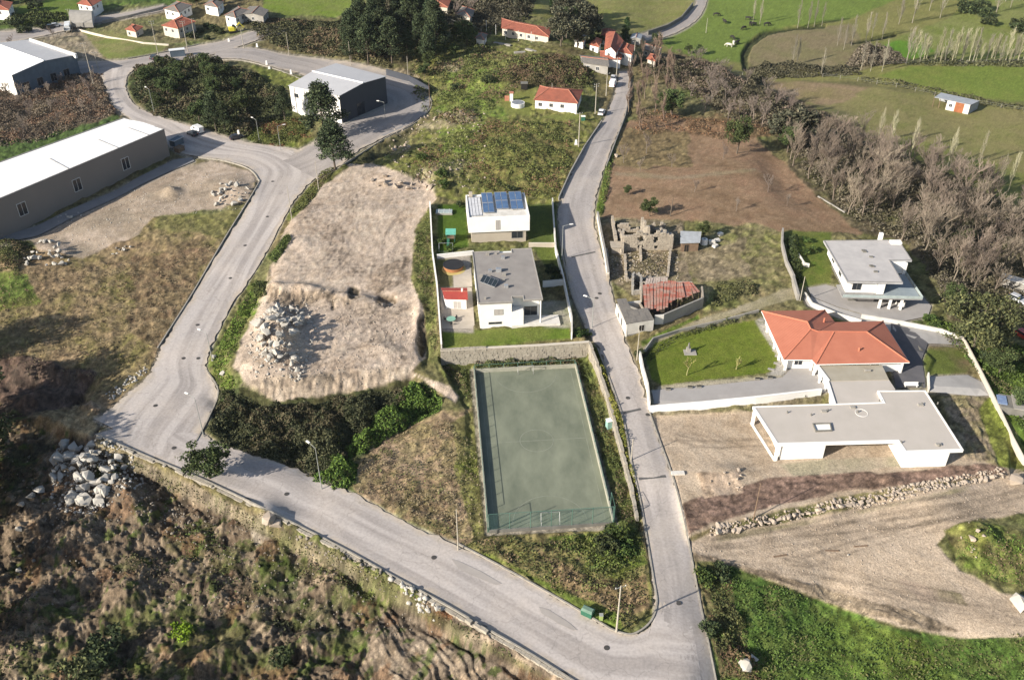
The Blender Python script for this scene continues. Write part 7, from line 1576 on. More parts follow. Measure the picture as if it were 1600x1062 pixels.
SOLO = [('pine',507,214,16,'big dark pine in front of the navy hall',1.35),('pine',524,266,14,'lower pine at the corner of the road junction above the plot',1.3),('pine',446,192,11,'small pine left of the navy hall',.9),('pine',338,206,12,'tall young pine at the front of the road island',.9),('pine',352,206,9,'second pine at the front of the road island',.9),
 ('ever',328,748,8.2,'lone dark evergreen at the corner of the lower road',1.2),
 ('ever',1050,182,9.0,'dense dark green tree among the reddish bare trees',1.1),('ever',1040,180,7.5,'dark green tree left of the dense one on the bank',1.0),('ever',1151,240,11,'tall dark ivy covered tree above the bracken',.85),('grey',1243,222,12,'broad grey green tree at the meadow edge',1.25),('grey',1215,222,9,'grey green tree left of the broad one',1.0),('ever',1230,238,8,'dark tree below the broad grey green one',1.0),
 ('cyp',978,64,9,'dark conical cypress beside the village house',1.0),('cyp',861,22,10,'slim cypress at the top edge of the pale field',.5),('ever',1015,338,5,'rounded dark bush tree behind the ruin',1.2),('ever',980,305,2.8,'small round bush in the brown field',1.0),('ever',1098,372,4.4,'small bright green tree beside the grey shed',1.0),
 ('olive',1520,545,12,'very large olive green tree right of the parking pad',1.0),('ever',1560,585,6,'dark round tree below the very large one',1.2),('ever',1590,640,5,'tree beside the blue tarpaulin',1.1),('ever',1485,480,6,'tree behind the very large olive green tree',1.0),('ever',1528,283,6,'ivy covered evergreen in the bare grove',1.2),('ever',1360,398,3,'tree behind the pale roofed house',1.0),('ever',1500,390,6,'green tree within the right part of the grove',1.1),
 ('ever',1025,70,5,'dark garden tree beside the narrow stone barn',1.0),('ever',1075,84,4,'dark tree at the edge of the cow pasture, left',1.1),('ever',1092,86,4,'dark tree at the edge of the cow pasture, right',1.1),('ever',885,60,12,'darkest tall tree in the village group',1.0),('cyp',640,8,9,'dark conifer at the top edge',.7)]
for (k_, px, py, h_, lab, wd) in SOLO: plant(k_, px, py, h_, lab, wide=wd)
for (k_, px, py, h_, lab, wd) in [('small',1073,586,4.6,'young staked tree in the lawn, left one',1),('small',1150,577,4.8,'young branching tree in the lawn, right one',1),('bushv' if False else 'lime',288,996,3.0,'bright lime green bush on the dark slope',1),('bush',700,375,2.2,'leafy shrub in the shaded garden by the play tower',1),('bush',690,382,1.8,'low shrub at the garden wall by the play tower',1),('bush',704,392,1.8,'shrub below the play tower',1),('dbush',862,425,2.6,'round shrub in the shaded side garden',1),('dbush',870,440,2.2,'low shrub in the shaded side garden',1),('bush',905,522,1.4,'clipped hedge bush at the road end of the garden wall',1.6),('bush',914,523,1.4,'second clipped hedge bush at the garden wall end',1.4),('dbush',720,322,1.6,'trimmed shrub beside the glass frame in the upper garden',1.2),
 ('bush',1260,378,1.6,'shrub in the small upper lawn, left',1.2),('bush',1272,392,1.5,'shrub in the small upper lawn, middle',1.1),('bush',1258,396,1.7,'shrub in the small upper lawn, lower',1.2),('bush',1290,384,1.2,'light shrub beside the pale roofed house',1),('bush',1452,500,1.8,'green shrub at the parking pad corner',1.3),('bush',1462,512,1.8,'second green shrub at the parking pad corner',1.3),
 ('dbush',1545,565,2.6,'dark shrub inside the right hand scrub',1.2),('dbush',950,858,2.8,'big dark bramble bush below the court corner',1.2),('bush',962,842,2.8,'green bush below the court corner',1.2),('bush',978,862,2.4,'green bush beside the main road kerb',1.2),('dbush',1000,590-35,1.6,'dark bush at the upper corner of the lawn garden',1.2),
 ('dbush',440,1030,2,'dark bush near the bottom edge',1.3),('dbush',165,1010,3,'large dark bush on the bottom left slope',1.4),('dbush',150,1040,3,'lower dark bush on the bottom left slope',1.4),('bush',1100,905,2.2,'bush on the road edge, bottom right',1.3),('dbush',1120,900,2.2,'dark bush behind the road edge, bottom right',1.3),('dbush',1110,985,2,'bramble bush beside the bottom right road edge',1.2),
 ('bush',660,250,2.4,'bush at the rocky edge above the bare plot',1.2),('bush',688,275,2.6,'green bush above the garden wall corner',1.2),('bush',694,292,2.4,'green bush just outside the garden wall corner',1.2),('dbush',800,300-2,1.6,'bush above the solar roof house',1.2),('dbush',762,128,2.4,'dark bush below the long red roof',1.4),('dbush',715,140,2.6,'dark bush on the hill left of the cottage',1.4)]:
    plant(k_, px, py, h_, lab, 'bush' if k_ != 'small' else 'tree', wide=wd)
for (px, py) in ((1010,240),(1050,262),(1085,300),(1130,250),(1200,300),(1150,330),(1000,268),(975,255),(1230,322)): plant('bared', px, py, r4.uniform(4, 6.5), 'thin leafless tree standing in the brown field', group='thin bare trees of the brown field', wide=.8)
for (px, py) in ((20,75),(35,150),(60,160),(85,62)): plant('bared', px, py, 6, 'bare tree beside the blue grey warehouse', group='bare trees beside the blue grey warehouse')
# unseen trees added outside the left edge to throw the long shadows there
OUTL = ['beside the dark hollow','behind the one by the hollow','below the hollow','furthest from the hollow','above the boulder pile','level with the brown heap','left of the dry lot','at the bottom left corner','below the bottom edge']
for k, (px, py, h_) in enumerate(((-45,668,15),(-85,655,15),(-40,735,14),(-75,752,15),(-60,812,13),(-52,905,11),(-95,560,12),(-45,1000,9),(120,1130,9))):
    plant('olive', px, py, h_, 'added shadow-casting evergreen outside the view, '+OUTL[k], group='evergreens added for their shadows', wide=1.0)

# ------------------------------------------------------------------ boulders
def hull_rock(seed, flat=.75):
    r = np.random.default_rng(seed); import bmesh as bm_
    b = bm_.new()
    for i in range(15):
        d = r.normal(size=3); d /= np.linalg.norm(d); d *= r.uniform(.75, 1.0); d[2] *= flat; b.verts.new(d*.5)
    bm_.ops.convex_hull(b, input=b.verts); 
    for v in [v for v in b.verts if not v.link_faces]: b.verts.remove(v)
    return b
def rock_mesh(seed, m, flat=.75):
    b = hull_rock(seed, flat); me = bpy.data.meshes.new('boulder'); b.to_mesh(me); b.free(); me.materials.append(m); return me
def litter(name, poly, n, sr, m, seed, label):
    r = np.random.default_rng(seed); x, y, P = rand_in(poly, n, r); z = hf(x, y); b = hull_rock(900, .7); b.verts.ensure_lookup_table(); b.verts.index_update()
    import bmesh as bm_; bm_.ops.triangulate(b, faces=b.faces); BV = np.array([v.co[:] for v in b.verts]); BF = np.array([[v.index for v in f.verts] for f in b.faces]); b.free()
    s = sr[0]+(sr[1]-sr[0])*r.random(n)**2.5; a = r.uniform(0, 6.28, n); c, q = np.cos(a), np.sin(a)
    V = BV[None]*s[:, None, None]; V = np.stack([V[..., 0]*c[:, None]-V[..., 1]*q[:, None]+x[:, None], V[..., 0]*q[:, None]+V[..., 1]*c[:, None]+y[:, None], V[..., 2]+z[:, None]+s[:, None]*.1], -1).reshape(-1, 3)
    F = (BF[None]+(np.arange(n)*len(BV))[:, None, None]).reshape(-1, 3)
    tag(ob(name, mk_mesh(name, V, F, m)), label, kind='stuff')
RK = [rock_mesh(300+i, M_BOULD) for i in range(8)]; RP = [rock_mesh(320+i, M_BOULDP, .8) for i in range(6)]
def boulders(poly, n, sr, label, group, seed, kinds=RK, pile=1.0, parent=None):
    r = np.random.default_rng(seed); x, y, P = rand_in(poly, n, r); c = np.array(P).mean(0); R_ = np.abs(np.array(P)-c).max(0)+.1
    big = None
    for i in range(n):
        s = sr[0]+(sr[1]-sr[0])*r.random()**1.8; q = max(0, 1-(((x[i]-c[0])/R_[0])**2+((y[i]-c[1])/R_[1])**2))
        z = float(hf(x[i], y[i]))+s*.22+pile*q*r.random()
        o = bpy.data.objects.new('boulder', kinds[int(r.integers(len(kinds)))]); COL.objects.link(o)
        o.rotation_euler = tuple(r.uniform(-.5, .5, 2))+(r.uniform(0, 6.28),); o.scale = (s*r.uniform(.8, 1.4), s*r.uniform(.7, 1.1), s*r.uniform(.7, 1.1))
        o.location = (x[i], y[i], z)
        qx, qy = proj(x[i], y[i], z); sz = 'small' if s < sr[0]*.75+sr[1]*.25 else ('large' if s > sr[0]*.45+sr[1]*.55 else 'mid sized')
        if parent is None: tag(o, sz+' '+label+', '+place_words(qx, qy, poly, n), 'boulder', group)
boulders([(86,725),(100,700),(130,690),(165,690),(195,715),(190,745),(160,790),(115,792),(88,765)], 84, (1.2, 3.0), 'granite boulder in pile below road end', 'boulders below the road end', 401, pile=2.0)
boulders([(402,508),(436,480),(474,480),(472,512),(456,545),(470,590),(454,602),(428,570),(402,552)], 74, (1.2, 3.0), 'granite boulder in the bare plot pile', 'boulders piled on the bare plot', 402, pile=2.2)
boulders([(34,385),(60,376),(90,382),(118,405),(100,415),(60,420),(34,415)], 30, (.9, 2.1), 'white boulder in the left edge pile', 'boulders near the left edge', 403, pile=.8)
boulders([(330,292),(350,284),(388,292),(390,306),(360,326),(334,322)], 30, (.8, 2.1), 'pale rock inside the road bend', 'blocks at the road bend', 404, pile=.6)
boulders([(82,340),(130,330),(133,338),(86,348)], 11, (.6, 1.5), 'white boulder beside the taupe warehouse', 'boulders beside the taupe warehouse', 405, pile=.2)
boulders([(166,392),(210,378),(208,388),(172,402)], 9, (.6, 1.3), 'grey boulder on the dry lot', 'boulders on the dry lot', 406, pile=.2)
boulders([(575,280),(600,275),(680,284),(680,296),(640,298),(590,292)], 22, (.8, 2.6), 'cream rock at the plot head outcrop', 'rocks at the head of the plot', 407, RP, pile=.5)
litter('stones', [(610,905),(660,920),(700,955),(680,970),(640,950)], 72, (.4, 1.2), M_BOULD, 408, 'stones below the road wall')
litter('stones', [(460,832),(600,895),(590,905),(450,842)], 42, (.4, 1.0), M_FIELDST, 409, 'stones at the wall foot')
boulders([(150,580),(200,570),(215,590),(170,625)], 0, (.5, 1.2), '', '', 410) if False else None
litter('stones', [(165,615),(200,590),(232,570),(236,578),(200,605),(175,628)], 60, (.4, 1.0), M_BOULD, 411, 'stones beside the road end')
litter('stones', [(0,640),(60,650),(110,830),(150,900),(60,960),(0,900)], 66, (.3, .9), M_FIELDST, 412, 'stones on the lower slope')
litter('stones', [(200,770),(330,790),(330,850),(240,850)], 66, (.3, .8), M_FIELDST, 413, 'stones on the brown heap')
boulders([(1480,830),(1530,828),(1545,870),(1500,875)], 9, (.4, 1.8), 'pale rock on the green mound by the dirt track', 'rocks on the green mound', 414, RP, pile=0)
boulders([(1095,735),(1165,735),(1160,765),(1100,770)], 9, (.4, 1.0), 'rubble lump east of the road', 'rubble lumps east of the road', 415, RP, pile=0)
boulders([(660,180),(740,175),(740,190),(670,196)], 12, (.8, 2.2), 'cream rock breaking the hill grass', 'rocks on the hill', 416, RP, pile=0)
boulders([(605,218),(640,228),(636,238),(612,234)], 8, (.8, 2.0), 'cream rock at the bend above the plot', 'rocks at the bend', 417, RP, pile=0)
for (px, py, s, lab, ks) in ((1583,752,3.2,'huge single cream boulder at the end of the boulder wall',RP),(62,768,2.4,'large rounded grey boulder at the left edge',RK),(50,776,2.0,'second grey boulder leaning on the large one',RK),(30,828,1.4,'lone white boulder in the shadow at far left',RK),(34,790,1.6,'grey boulder left of the large rounded one',RK),(1165,1042,2.4,'pale flat rock in the bottom right brambles',RK),(1178,1030,1.5,'smaller slab behind the pale flat rock',RK),(1590,945,3.4,'pale grey rock at the right edge of the dirt track',RK),(30,892,1.2,'small white boulder at the left edge',RK),(335,558,1.2,'white stone beside the lamp on the green verge',RK),(348,585,1.6,'grey slab on the green verge',RK),(420,812,3.0,'large pale rock on top of the heap under the wall',RP),(432,822,2.2,'pale rock on the side of that heap',RP),(963,245,1.6,'pale rock at the top of the brown field verge',RP),(1325,870-3,.5,'tiny white stone on the track',RK)):
    x, y, z = AF(px, py); o = ob('boulder', ks[int(px) % len(ks)]); o.location = (x, y, z+s*.2); o.scale = (s*1.1, s, s*.9); o.rotation_euler = (.2, -.1, px*.7); tag(o, lab, 'boulder')
# boulder retaining wall: big blocks laid along a line
bwp = [(1118,828),(1150,822),(1200,808),(1260,796),(1320,786),(1380,772),(1440,760),(1500,750),(1566,737)]
B_ = [A(*p) for p in bwp]; rootb = thing('boulder_wall', B_[4], 'long low wall of pale pinkish boulders below the modern white house', 'boulder wall')
r5 = np.random.default_rng(55)
for i in range(len(B_)-1):
    a = np.array(B_[i]); b = np.array(B_[i+1]); L = np.linalg.norm(b-a); k = int(L/.85)
    for j in range(k):
        for row in (0, 1):
            p = a+(b-a)*((j+r5.random()*.6)/k); s = r5.uniform(.7, 1.5)*(1 if row == 0 else .8)*(1.3 if i == 0 else 1)
            o = bpy.data.objects.new('boulder', RP[int(r5.integers(6))]); COL.objects.link(o); o.parent = rootb
            z = float(hf(p[0], p[1])); off = -.6 if row == 0 else .5
            o.location = (p[0]-rootb.location.x, p[1]+off-rootb.location.y, z-.02+.22*row-rootb.location.z); o.rotation_euler = tuple(r5.uniform(-.5, .5, 2))+(r5.uniform(0, 6.28),); o.scale = (s*1.15, s*.9, s*.8)
# loose stones and clods too many to count
litter('stones', [(90,690),(340,780),(420,815),(600,900),(700,965),(600,990),(300,950),(120,900),(60,800)], 1300, (.12, .5), M_FIELDST, 61, 'small stones strewn over the heaps')
litter('clods', [(395,470),(520,450),(660,480),(655,560),(560,600),(430,610),(380,580)], 1300, (.12, .5), M_BOULDP, 62, 'clods and small stones over the bare plot')
litter('clods', [(1090,860),(1400,775),(1600,745),(1600,800),(1480,830),(1400,960),(1200,890)], 700, (.1, .35), M_BOULDP, 63, 'stones on the wide dirt track')
litter('stones', [(60,370),(270,270),(395,270),(385,330),(240,340),(130,405)], 700, (.1, .45), M_BOULD, 64, 'small stones on the pale lot')
litter('stones', [(1108,838),(1110,824),(1200,802),(1320,780),(1440,753),(1568,730),(1572,745),(1440,772),(1320,796),(1200,818)], 1100, (.15, .8), M_BOULDP, 67, 'rubble along the boulder wall')
litter('spoil', [(395,500),(480,470),(500,520),(470,600),(400,590),(385,540)], 600, (.2, .9), M_BOULD, 68, 'broken rock around the boulder pile')
litter('spoil', [(85,700),(195,690),(230,760),(140,810),(80,790)], 700, (.2, .9), M_BOULD, 69, 'broken rock below the road end')
litter('rubble', [(955,395),(1060,395),(1060,440),(1000,450),(955,435)], 700, (.15, .6), M_STONED, 65, 'rubble in the ruin yard')
litter('stones', [(620,180),(760,170),(760,300),(640,300),(600,240)], 350, (.25, 1.1), M_BOULDP, 66, 'cream rocks showing through the hill scrub')

# ------------------------------------------------------------------ poles and lamps
def upole(px, py, h, label, arms=1, r=.15, m=None):
    x, y, z = AF(px, py); t = thing('utility_pole', (x, y, z), label, 'utility pole', 'utility poles')
    bar3('pole', (x, y, z-.4), (x, y, z+h), r, m or M_POLE, t, 8, r*.6)
    for k in range(arms):
        zz = z+h-.3-.7*k; bar3('crossarm', (x-.8, y-.3, zz), (x+.8, y+.3, zz), .06, M_LAMP, t, 4)
        for s in (-.7, 0, .7): bar3('insulator', (x+s, y+s*.37, zz), (x+s, y+s*.37, zz+.22), .05, M_WHITE, t, 5)
    return (x, y, z+h)
def lamp(px, py, h, label, ang=0.0, arm=1.6):
    x, y, z = AF(px, py); t = thing('street_lamp', (x, y, z), label, 'street lamp', 'street lamps')
    bar3('pole', (x, y, z-.3), (x, y, z+h), .09, M_LAMP, t, 8, .05); c, s = math.cos(ang), math.sin(ang)
    bar3('arm', (x, y, z+h), (x+c*arm, y+s*arm, z+h+.25), .045, M_LAMP, t, 5)
    boxp('lamp_head', (x+c*(arm+.3), y+s*(arm+.3)), .8, .3, z+h+.2, z+h+.36, M_WHITE, t, (c, s)); boxp('base_plate', (x, y), .4, .4, z-.1, z+.12, M_CONC, t)
PT = {}
for key, px, py, h, lab, ar in [('a',963,988,9.9,'concrete pole standing in the weeds at the road junction',1),('b',716,860,9.0,'slim pole on the verge of the lower road below the court',0),('c',904,229,10,'pole beside the road below the small red cottage',1),('d',930,178,9.5,'thick pole beside the parked white car',2),('e',947,150,7.5,'thin pole above the parked white car',1),('f',963,122,7,'pole by the low barn at the village',1),('g',990,100,8,'pole in front of the tall village house',1),('h',672,168,9,'dark pole at the corner of the navy hall yard',0),('i',638,125,8,'slim pole behind the navy hall, right',0),('j',548,103,8.5,'slim pole behind the navy hall, left',0),('k',452,88,8.5,'slim pole beside the loop road',0),('l',250,99,15,'tall pale pylon pole left of the bus shelter',2),('m',294,82,11.5,'tall reddish pole right of the bus shelter',2),('n',305,62,8,'shorter pole behind the tall reddish pole',1),('o',381,76,7,'pole at the start of the loop road',1),('p',146,131,14,'tall leaning pole at the end of the blue grey warehouse',1),('q',154,110,6.5,'short pole beside the blue grey warehouse corner',1),('r',114,48,8.5,'pole beside the truck in the farm yard',1),('s',1177,812,8,'thin dark pole on the dirt above the boulder wall',0),('t',995,562,7,'slim pole at the upper corner of the lawn garden',0),('u',1250,470,6,'short pole at the end of the dirt lane',0),('v',862,160,6,'pole behind the small red cottage',0),('w',1103,52,6,'pole on the valley road bend',0),('x',986,720,5.0,'short post in the roadside hedge beside the court',0),('y',456,342,9,'slim pole at the edge of the bare plot',0),('z',498,300-4,8,'slim pole by the pines at the junction',0)]:
    PT[key] = upole(px, py, h, lab, ar, .16 if ar else .11, M_WOOD if key in 'hs' else None)
for px, py, h, lab, an in [(319,683,9.0,'street lamp at the inner corner of the wide road end',2.6),(332,563,6.5,'street lamp on the green verge beside the road',2.6),(503,765,9.2,'street lamp before the bright green brambles',2.4),(878,405,8.5,'street lamp on the pavement by the solar roof house',.2),(925,513,7.0,'street lamp in the main road lane by the grey roof house',2.6),(439,236,7.5,'street lamp in the heath left of the two pines',.3),(602,187,5.5,'curved street lamp in the navy hall yard',2.9),(241,176,7.5,'street lamp at the left rim of the shrubby island',2.4),(405,218,6,'street lamp behind the parked van',2.4)]:
    lamp(px, py, h, lab, an)
def wire(a, b, sag, label):
    V = []; n = 14
    P = [Vector(a).lerp(Vector(b), k/n)-Vector((0, 0, sag*4*(k/n)*(1-k/n))) for k in range(n+1)]; F = []
    for p in P: V += [(p.x, p.y, p.z-.02), (p.x, p.y, p.z+.02), (p.x+.03, p.y, p.z)]
    for k in range(n):
        for j in range(3): F.append([3*k+j, 3*k+(j+1) % 3, 3*k+3+(j+1) % 3, 3*k+3+j])
    tag(wpart('overhead_cable', V, F, M_BLACK), label, 'cable', 'overhead cables')
for a, b, lab in (('l','m','cable between the tall pylon pole and the reddish pole'),('m','n','cable between the reddish pole and the shorter pole'),('c','d','cable along the road below the red cottage'),('d','e','cable from the thick pole to the thin pole'),('e','f','cable from the thin pole to the village pole'),('f','g','cable reaching the tall village house pole'),('p','l','cable from the leaning pole to the pylon pole')): wire(PT[a], PT[b], .5, lab)

# ------------------------------------------------------------------ vehicles
def paint(name, c): 
    m = bpy.data.materials.new(name); m.use_nodes = True; b = m.node_tree.nodes['Principled BSDF']; b.inputs['Base Color'].default_value = (*c, 1); b.inputs['Roughness'].default_value = .35; b.inputs['Coat Weight'].default_value = .4; return m
PW, PD, PB_, PR, PS, PY = paint('white_paint', (.75,.75,.74)), paint('dark_paint', (.03,.035,.045)), paint('blue_paint', (.08,.13,.25)), paint('red_paint', (.35,.04,.03)), paint('silver_paint', (.42,.43,.45)), paint('yellow_paint', (.75,.65,.05))
M_TYRE = mat('tyre_rubber', (.02,.02,.02)); M_LENS = paint('clear_lens', (.7,.7,.65)); M_TAIL = paint('red_lens', (.35,.02,.02))
def loft(root, name, secs, m):
    "secs: list of (x, halfwidth, z0, z1) along the length"
    V = []; F = []
    for x, w, z0, z1 in secs: V += [(x, -w, z0), (x, w, z0), (x, w*.94, z1), (x, -w*.94, z1)]
    for i in range(len(secs)-1):
        for j in range(4): F.append((4*i+j, 4*i+(j+1) % 4, 4*i+4+(j+1) % 4, 4*i+4+j))
    F += [(3, 2, 1, 0), tuple(4*(len(secs)-1)+k for k in range(4))]
    me = bpy.data.meshes.new(name); me.from_pydata(V, [], F); me.materials.append(m); me.update(); o = ob(name, me, root); return o
def lbox(root, name, c, s, m):
    V = [(c[0]+s[0]*a/2, c[1]+s[1]*b/2, c[2]+s[2]*d/2) for d in (-1, 1) for a, b in ((-1, -1), (1, -1), (1, 1), (-1, 1))]
    me = bpy.data.meshes.new(name); me.from_pydata(V, [], [(3, 2, 1, 0), (4, 5, 6, 7), (0, 1, 5, 4), (1, 2, 6, 5), (2, 3, 7, 6), (3, 0, 4, 7)]); me.materials.append(m); return ob(name, me, root)
def wheel(root, x, y, r=.32, w=.22):
    V = []; n = 12
    for s in (-1, 1):
        for k in range(n): V.append((x+r*math.cos(math.tau*k/n), y+s*w/2, r+r*math.sin(math.tau*k/n)))
    F = [(k, (k+1) % n, n+(k+1) % n, n+k) for k in range(n)]+[tuple(range(n)), tuple(range(n, 2*n))[::-1]]
    me = bpy.data.meshes.new('wheel'); me.from_pydata(V, [], F); me.materials.append(M_TYRE); return ob('wheel', me, root)
def car(px, py, ang, m, label, kind='car'):
    x, y, z = A(px, py); t = thing('parked_'+kind, (x, y, z+.06), label, kind, 'parked vehicles', ang)
    if kind == 'car':
        loft(t, 'body', [(-2.1, .78, .28, .72), (-1.95, .86, .22, .86), (-.9, .88, .2, .92), (.8, .88, .2, .88), (1.85, .84, .22, .74), (2.1, .74, .3, .58)], m)
        loft(t, 'window_band', [(-1.85, .72, .86, .95), (-1.35, .76, .88, 1.36), (.25, .76, .88, 1.36), (1.05, .74, .86, .90)], M_GLASS)
        loft(t, 'roof', [(-1.4, .68, 1.34, 1.40), (-1.2, .70, 1.35, 1.45), (.1, .70, 1.35, 1.45), (.35, .66, 1.32, 1.38)], m)
        for s in (-1, 1): lbox(t, 'headlight', (2.04, s*.6, .58), (.1, .3, .14), M_LENS); lbox(t, 'tail_light', (-2.08, s*.66, .7), (.08, .22, .2), M_TAIL); lbox(t, 'door_mirror', (.75, s*.95, .95), (.15, .18, .12), m)
    else:
        loft(t, 'body', [(-2.4, .88, .3, 1.9), (-2.2, .92, .26, 2.0), (.9, .92, .26, 2.0), (1.5, .9, .26, 1.4), (2.3, .86, .28, 1.05), (2.45, .78, .32, .8)], m)
        loft(t, 'windscreen', [(.95, .84, 1.25, 1.95), (1.6, .84, 1.2, 1.42)], M_GLASS)
        for s in (-1, 1): lbox(t, 'side_window', (.3, s*.93, 1.5), (1.1, .03, .5), M_GLASS); lbox(t, 'headlight', (2.4, s*.62, .72), (.1, .3, .18), M_LENS); lbox(t, 'tail_light', (-2.4, s*.78, .9), (.06, .16, .5), M_TAIL)
    for sx in (-1.3, 1.3):
        for s in (-.8, .8): wheel(t, sx, s)
    return t
def rang(p, q): 
    a, b = A(*p), A(*q); return math.atan2(b[1]-a[1], b[0]-a[0])
ra = rang((938,190), (962,150))
car(940,178, ra, PW, 'white car parked on the road beside the small red cottage'); car(957.5,134, ra, PW, 'white van parked below the low village barn', 'van'); car(958.5,124, ra, PS, 'pale car parked behind the white van')
car(309,206, 2.4, PW, 'white van parked at the rim of the road island', 'van'); car(301,211, 2.4, PD, 'dark car parked beside the white van'); car(370,217, .6, PD, 'dark car in the shade by the white marker stone')
car(80,44, .5, PD, 'dark car in the farm yard, left one'); car(88,42, .5, PS, 'silver car in the farm yard, right one'); car(1588,470, -.9, PS, 'silver car behind the very large tree'); car(1599,527, -1.1, PR, 'dark red car cut by the right edge'); car(242,92, 1.3, PD, 'dark vehicle beside the tall pylon pole')
# lorry in the farm yard
x, y, z = A(107, 48); lt = thing('lorry', (x, y, z), 'white cab lorry with grey bed standing in the farm yard', 'lorry', None, 1.9)
loft(lt, 'cab', [(1.6, 1.1, .6, 2.7), (3.2, 1.1, .6, 2.8), (3.5, 1.05, .6, 1.6)], PW); lbox(lt, 'windscreen', (3.34, 0, 2.1), (.12, 1.8, .8), M_GLASS); lbox(lt, 'bed', (-1.2, 0, 1.1), (5.2, 2.3, .3), M_GALV)
for s in (-1.1, 1.1): lbox(lt, 'side_board', (-1.2, s, 1.6), (5.2, .08, .8), M_GALV)
lbox(lt, 'tank', (-1.0, 0, 2.1), (3.4, 1.9, 1.2), PW)
for sx in (-2.8, -1.6, 2.5):
    for s in (-1, 1): wheel(lt, sx, s, .48, .3)
x, y, z = A(365, 51); et = thing('excavator', (x, y, z), 'yellow excavator on the roadside, top left', 'excavator', None, .4)
loft(et, 'body', [(-1.6, 1.2, .9, 2.1), (.3, 1.25, .8, 2.2), (1.0, 1.1, .9, 1.7)], PY); loft(et, 'cab', [(-.2, .5, 1.9, 3.0), (.9, .5, 1.8, 2.9)], M_GLASS)
for s in (-1, 1): lbox(et, 'track', (0, s*1.1, .4), (3.4, .5, .8), M_TYRE)
loft(et, 'boom', [(.8, .22, 1.6, 2.1), (2.8, .2, 3.2, 3.7), (3.0, .18, 3.1, 3.6)], PY); loft(et, 'dipper', [(2.9, .18, 3.0, 3.5), (4.3, .16, 1.2, 1.6)], PY); lbox(et, 'bucket', (4.4, 0, .8), (.8, 1.0, .8), M_IRON)
# bus shelter / site container at the junction
x, y, z = A(278, 88); ct = thing('site_container', (x, y, z), 'white framed blue grey shelter at the top left road corner', 'shelter', None, .35)
lbox(ct, 'back_panel', (0, -1.0, 1.2), (5.2, .12, 2.4), M_TEAL); lbox(ct, 'roof', (0, 0, 2.5), (5.6, 2.4, .16), PW); lbox(ct, 'side_frame', (-2.6, 0, 1.2), (.18, 2.2, 2.5), PW); lbox(ct, 'side_panel', (2.6, 0, 1.2), (.12, 2.0, 2.4), M_TEAL); lbox(ct, 'bench', (0, .3, .45), (4, .4, .1), M_WOOD)
for (px, py, h, lab) in ((373.5,212,1.7,'white marker stone beside the dark car in shade'),(417,102,1.6,'white marker stone at the loop road, left'),(455,116,1.5,'white marker stone beside the navy hall'),(358,66,1.3,'white post near the yellow excavator'),(402,74,1.4,'white stone on the heath edge by the loop road'),(617,119,1.3,'white cone at the top of the navy hall yard'),(421,128-20,.9,'pale stone on the island edge'),(900,226,1.4,'pale box beside the road pole below the cottage')):
    x, y, z = AF(px, py); t = thing('marker_stone', (x, y, z), lab, 'marker stone'); prism('block', obox((x, y), (1, 0), .8, .6, 0, 0), z-.2, z+h, M_WHITE, t, taper=obox((x, y), (1, 0), .5, .4, 0, 0)); boxp('footing', (x, y), 1.1, .9, z-.3, z+.1, M_CONC, t)

# ------------------------------------------------------------------ garden things
x, y = W(708.5, 419, 3.5); tp = thing('round_pool', (x, y, 3.5), 'round black covered pool with orange wooden side', 'pool')
bar3('pool_wall', (x, y, 3.45), (x, y, 4.5), 2.25, M_ORWOOD, tp, 28); bar3('cover', (x, y, 4.5), (x, y, 4.56), 2.05, M_BLACK, tp, 28)
ring('rim', [(x+2.35*math.cos(t), y+2.35*math.sin(t)) for t in np.linspace(0, math.tau, 25)[:-1]], .3, 4.42, 4.6, M_BLACK, tp)
bar3('sand_base', (x+.1, y-.5, 3.5), (x+.1, y-.5, 3.6), 2.7, M_YEL, tp, 24)
# red-roofed garden shed
q4 = [W(694,466,6.3), W(731,467,6.3), W(730,449,6.3), W(689,449,6.3)]; c = centroid(q4); gs = thing('garden_shed', (*c, 3.5), 'small garden shed with bright red roof and white sides', 'shed')
prism('wall', inset(q4, .35), 3.3, 6.0, M_WHITE, gs); m_ = mat('bright_red_roof', (.36,.06,.045), c2=(.29,.05,.04), sc=1, wave=('X', 1.6, .6))
mm = [((q4[0][0]+q4[3][0])/2, (q4[0][1]+q4[3][1])/2, 6.75), ((q4[1][0]+q4[2][0])/2, (q4[1][1]+q4[2][1])/2, 6.75)]
roof_face('roof_plane', [(*q4[0], 6.2), (*q4[1], 6.2), mm[1], mm[0]], m_, gs); roof_face('roof_plane', [(*q4[3], 6.2), (*q4[2], 6.2), mm[1], mm[0]], m_, gs); bar3('ridge_cap', mm[0], mm[1], .09, M_REDR, gs)
bar3('flue', (c[0]+1.5, c[1], 6.4), (c[0]+1.5, c[1], 7.4), .2, M_WHITE, gs)
sw_ = ccw(inset(q4, .35)); window(sw_[0], sw_[1], 1.6, 1.6, 3.7, 5.4, gs, M_WHITE, M_SHUT, 'double_door')
x, y = W(705, 502, 3.6); gt = thing('garden_table', (x, y, 3.55), 'round pale green garden table in the cream yard', 'table')
bar3('table_top', (x, y, 4.25), (x, y, 4.32), .95, mat('pale_green', (.22,.42,.33)), gt, 20); bar3('stem', (x, y, 3.55), (x, y, 4.25), .08, M_LAMP, gt)
for k in range(4): a = k*math.tau/4+.4; boxp('foot', (x+.35*math.cos(a), y+.35*math.sin(a)), .7, .1, 3.55, 3.62, M_LAMP, gt, (math.cos(a), math.sin(a)))
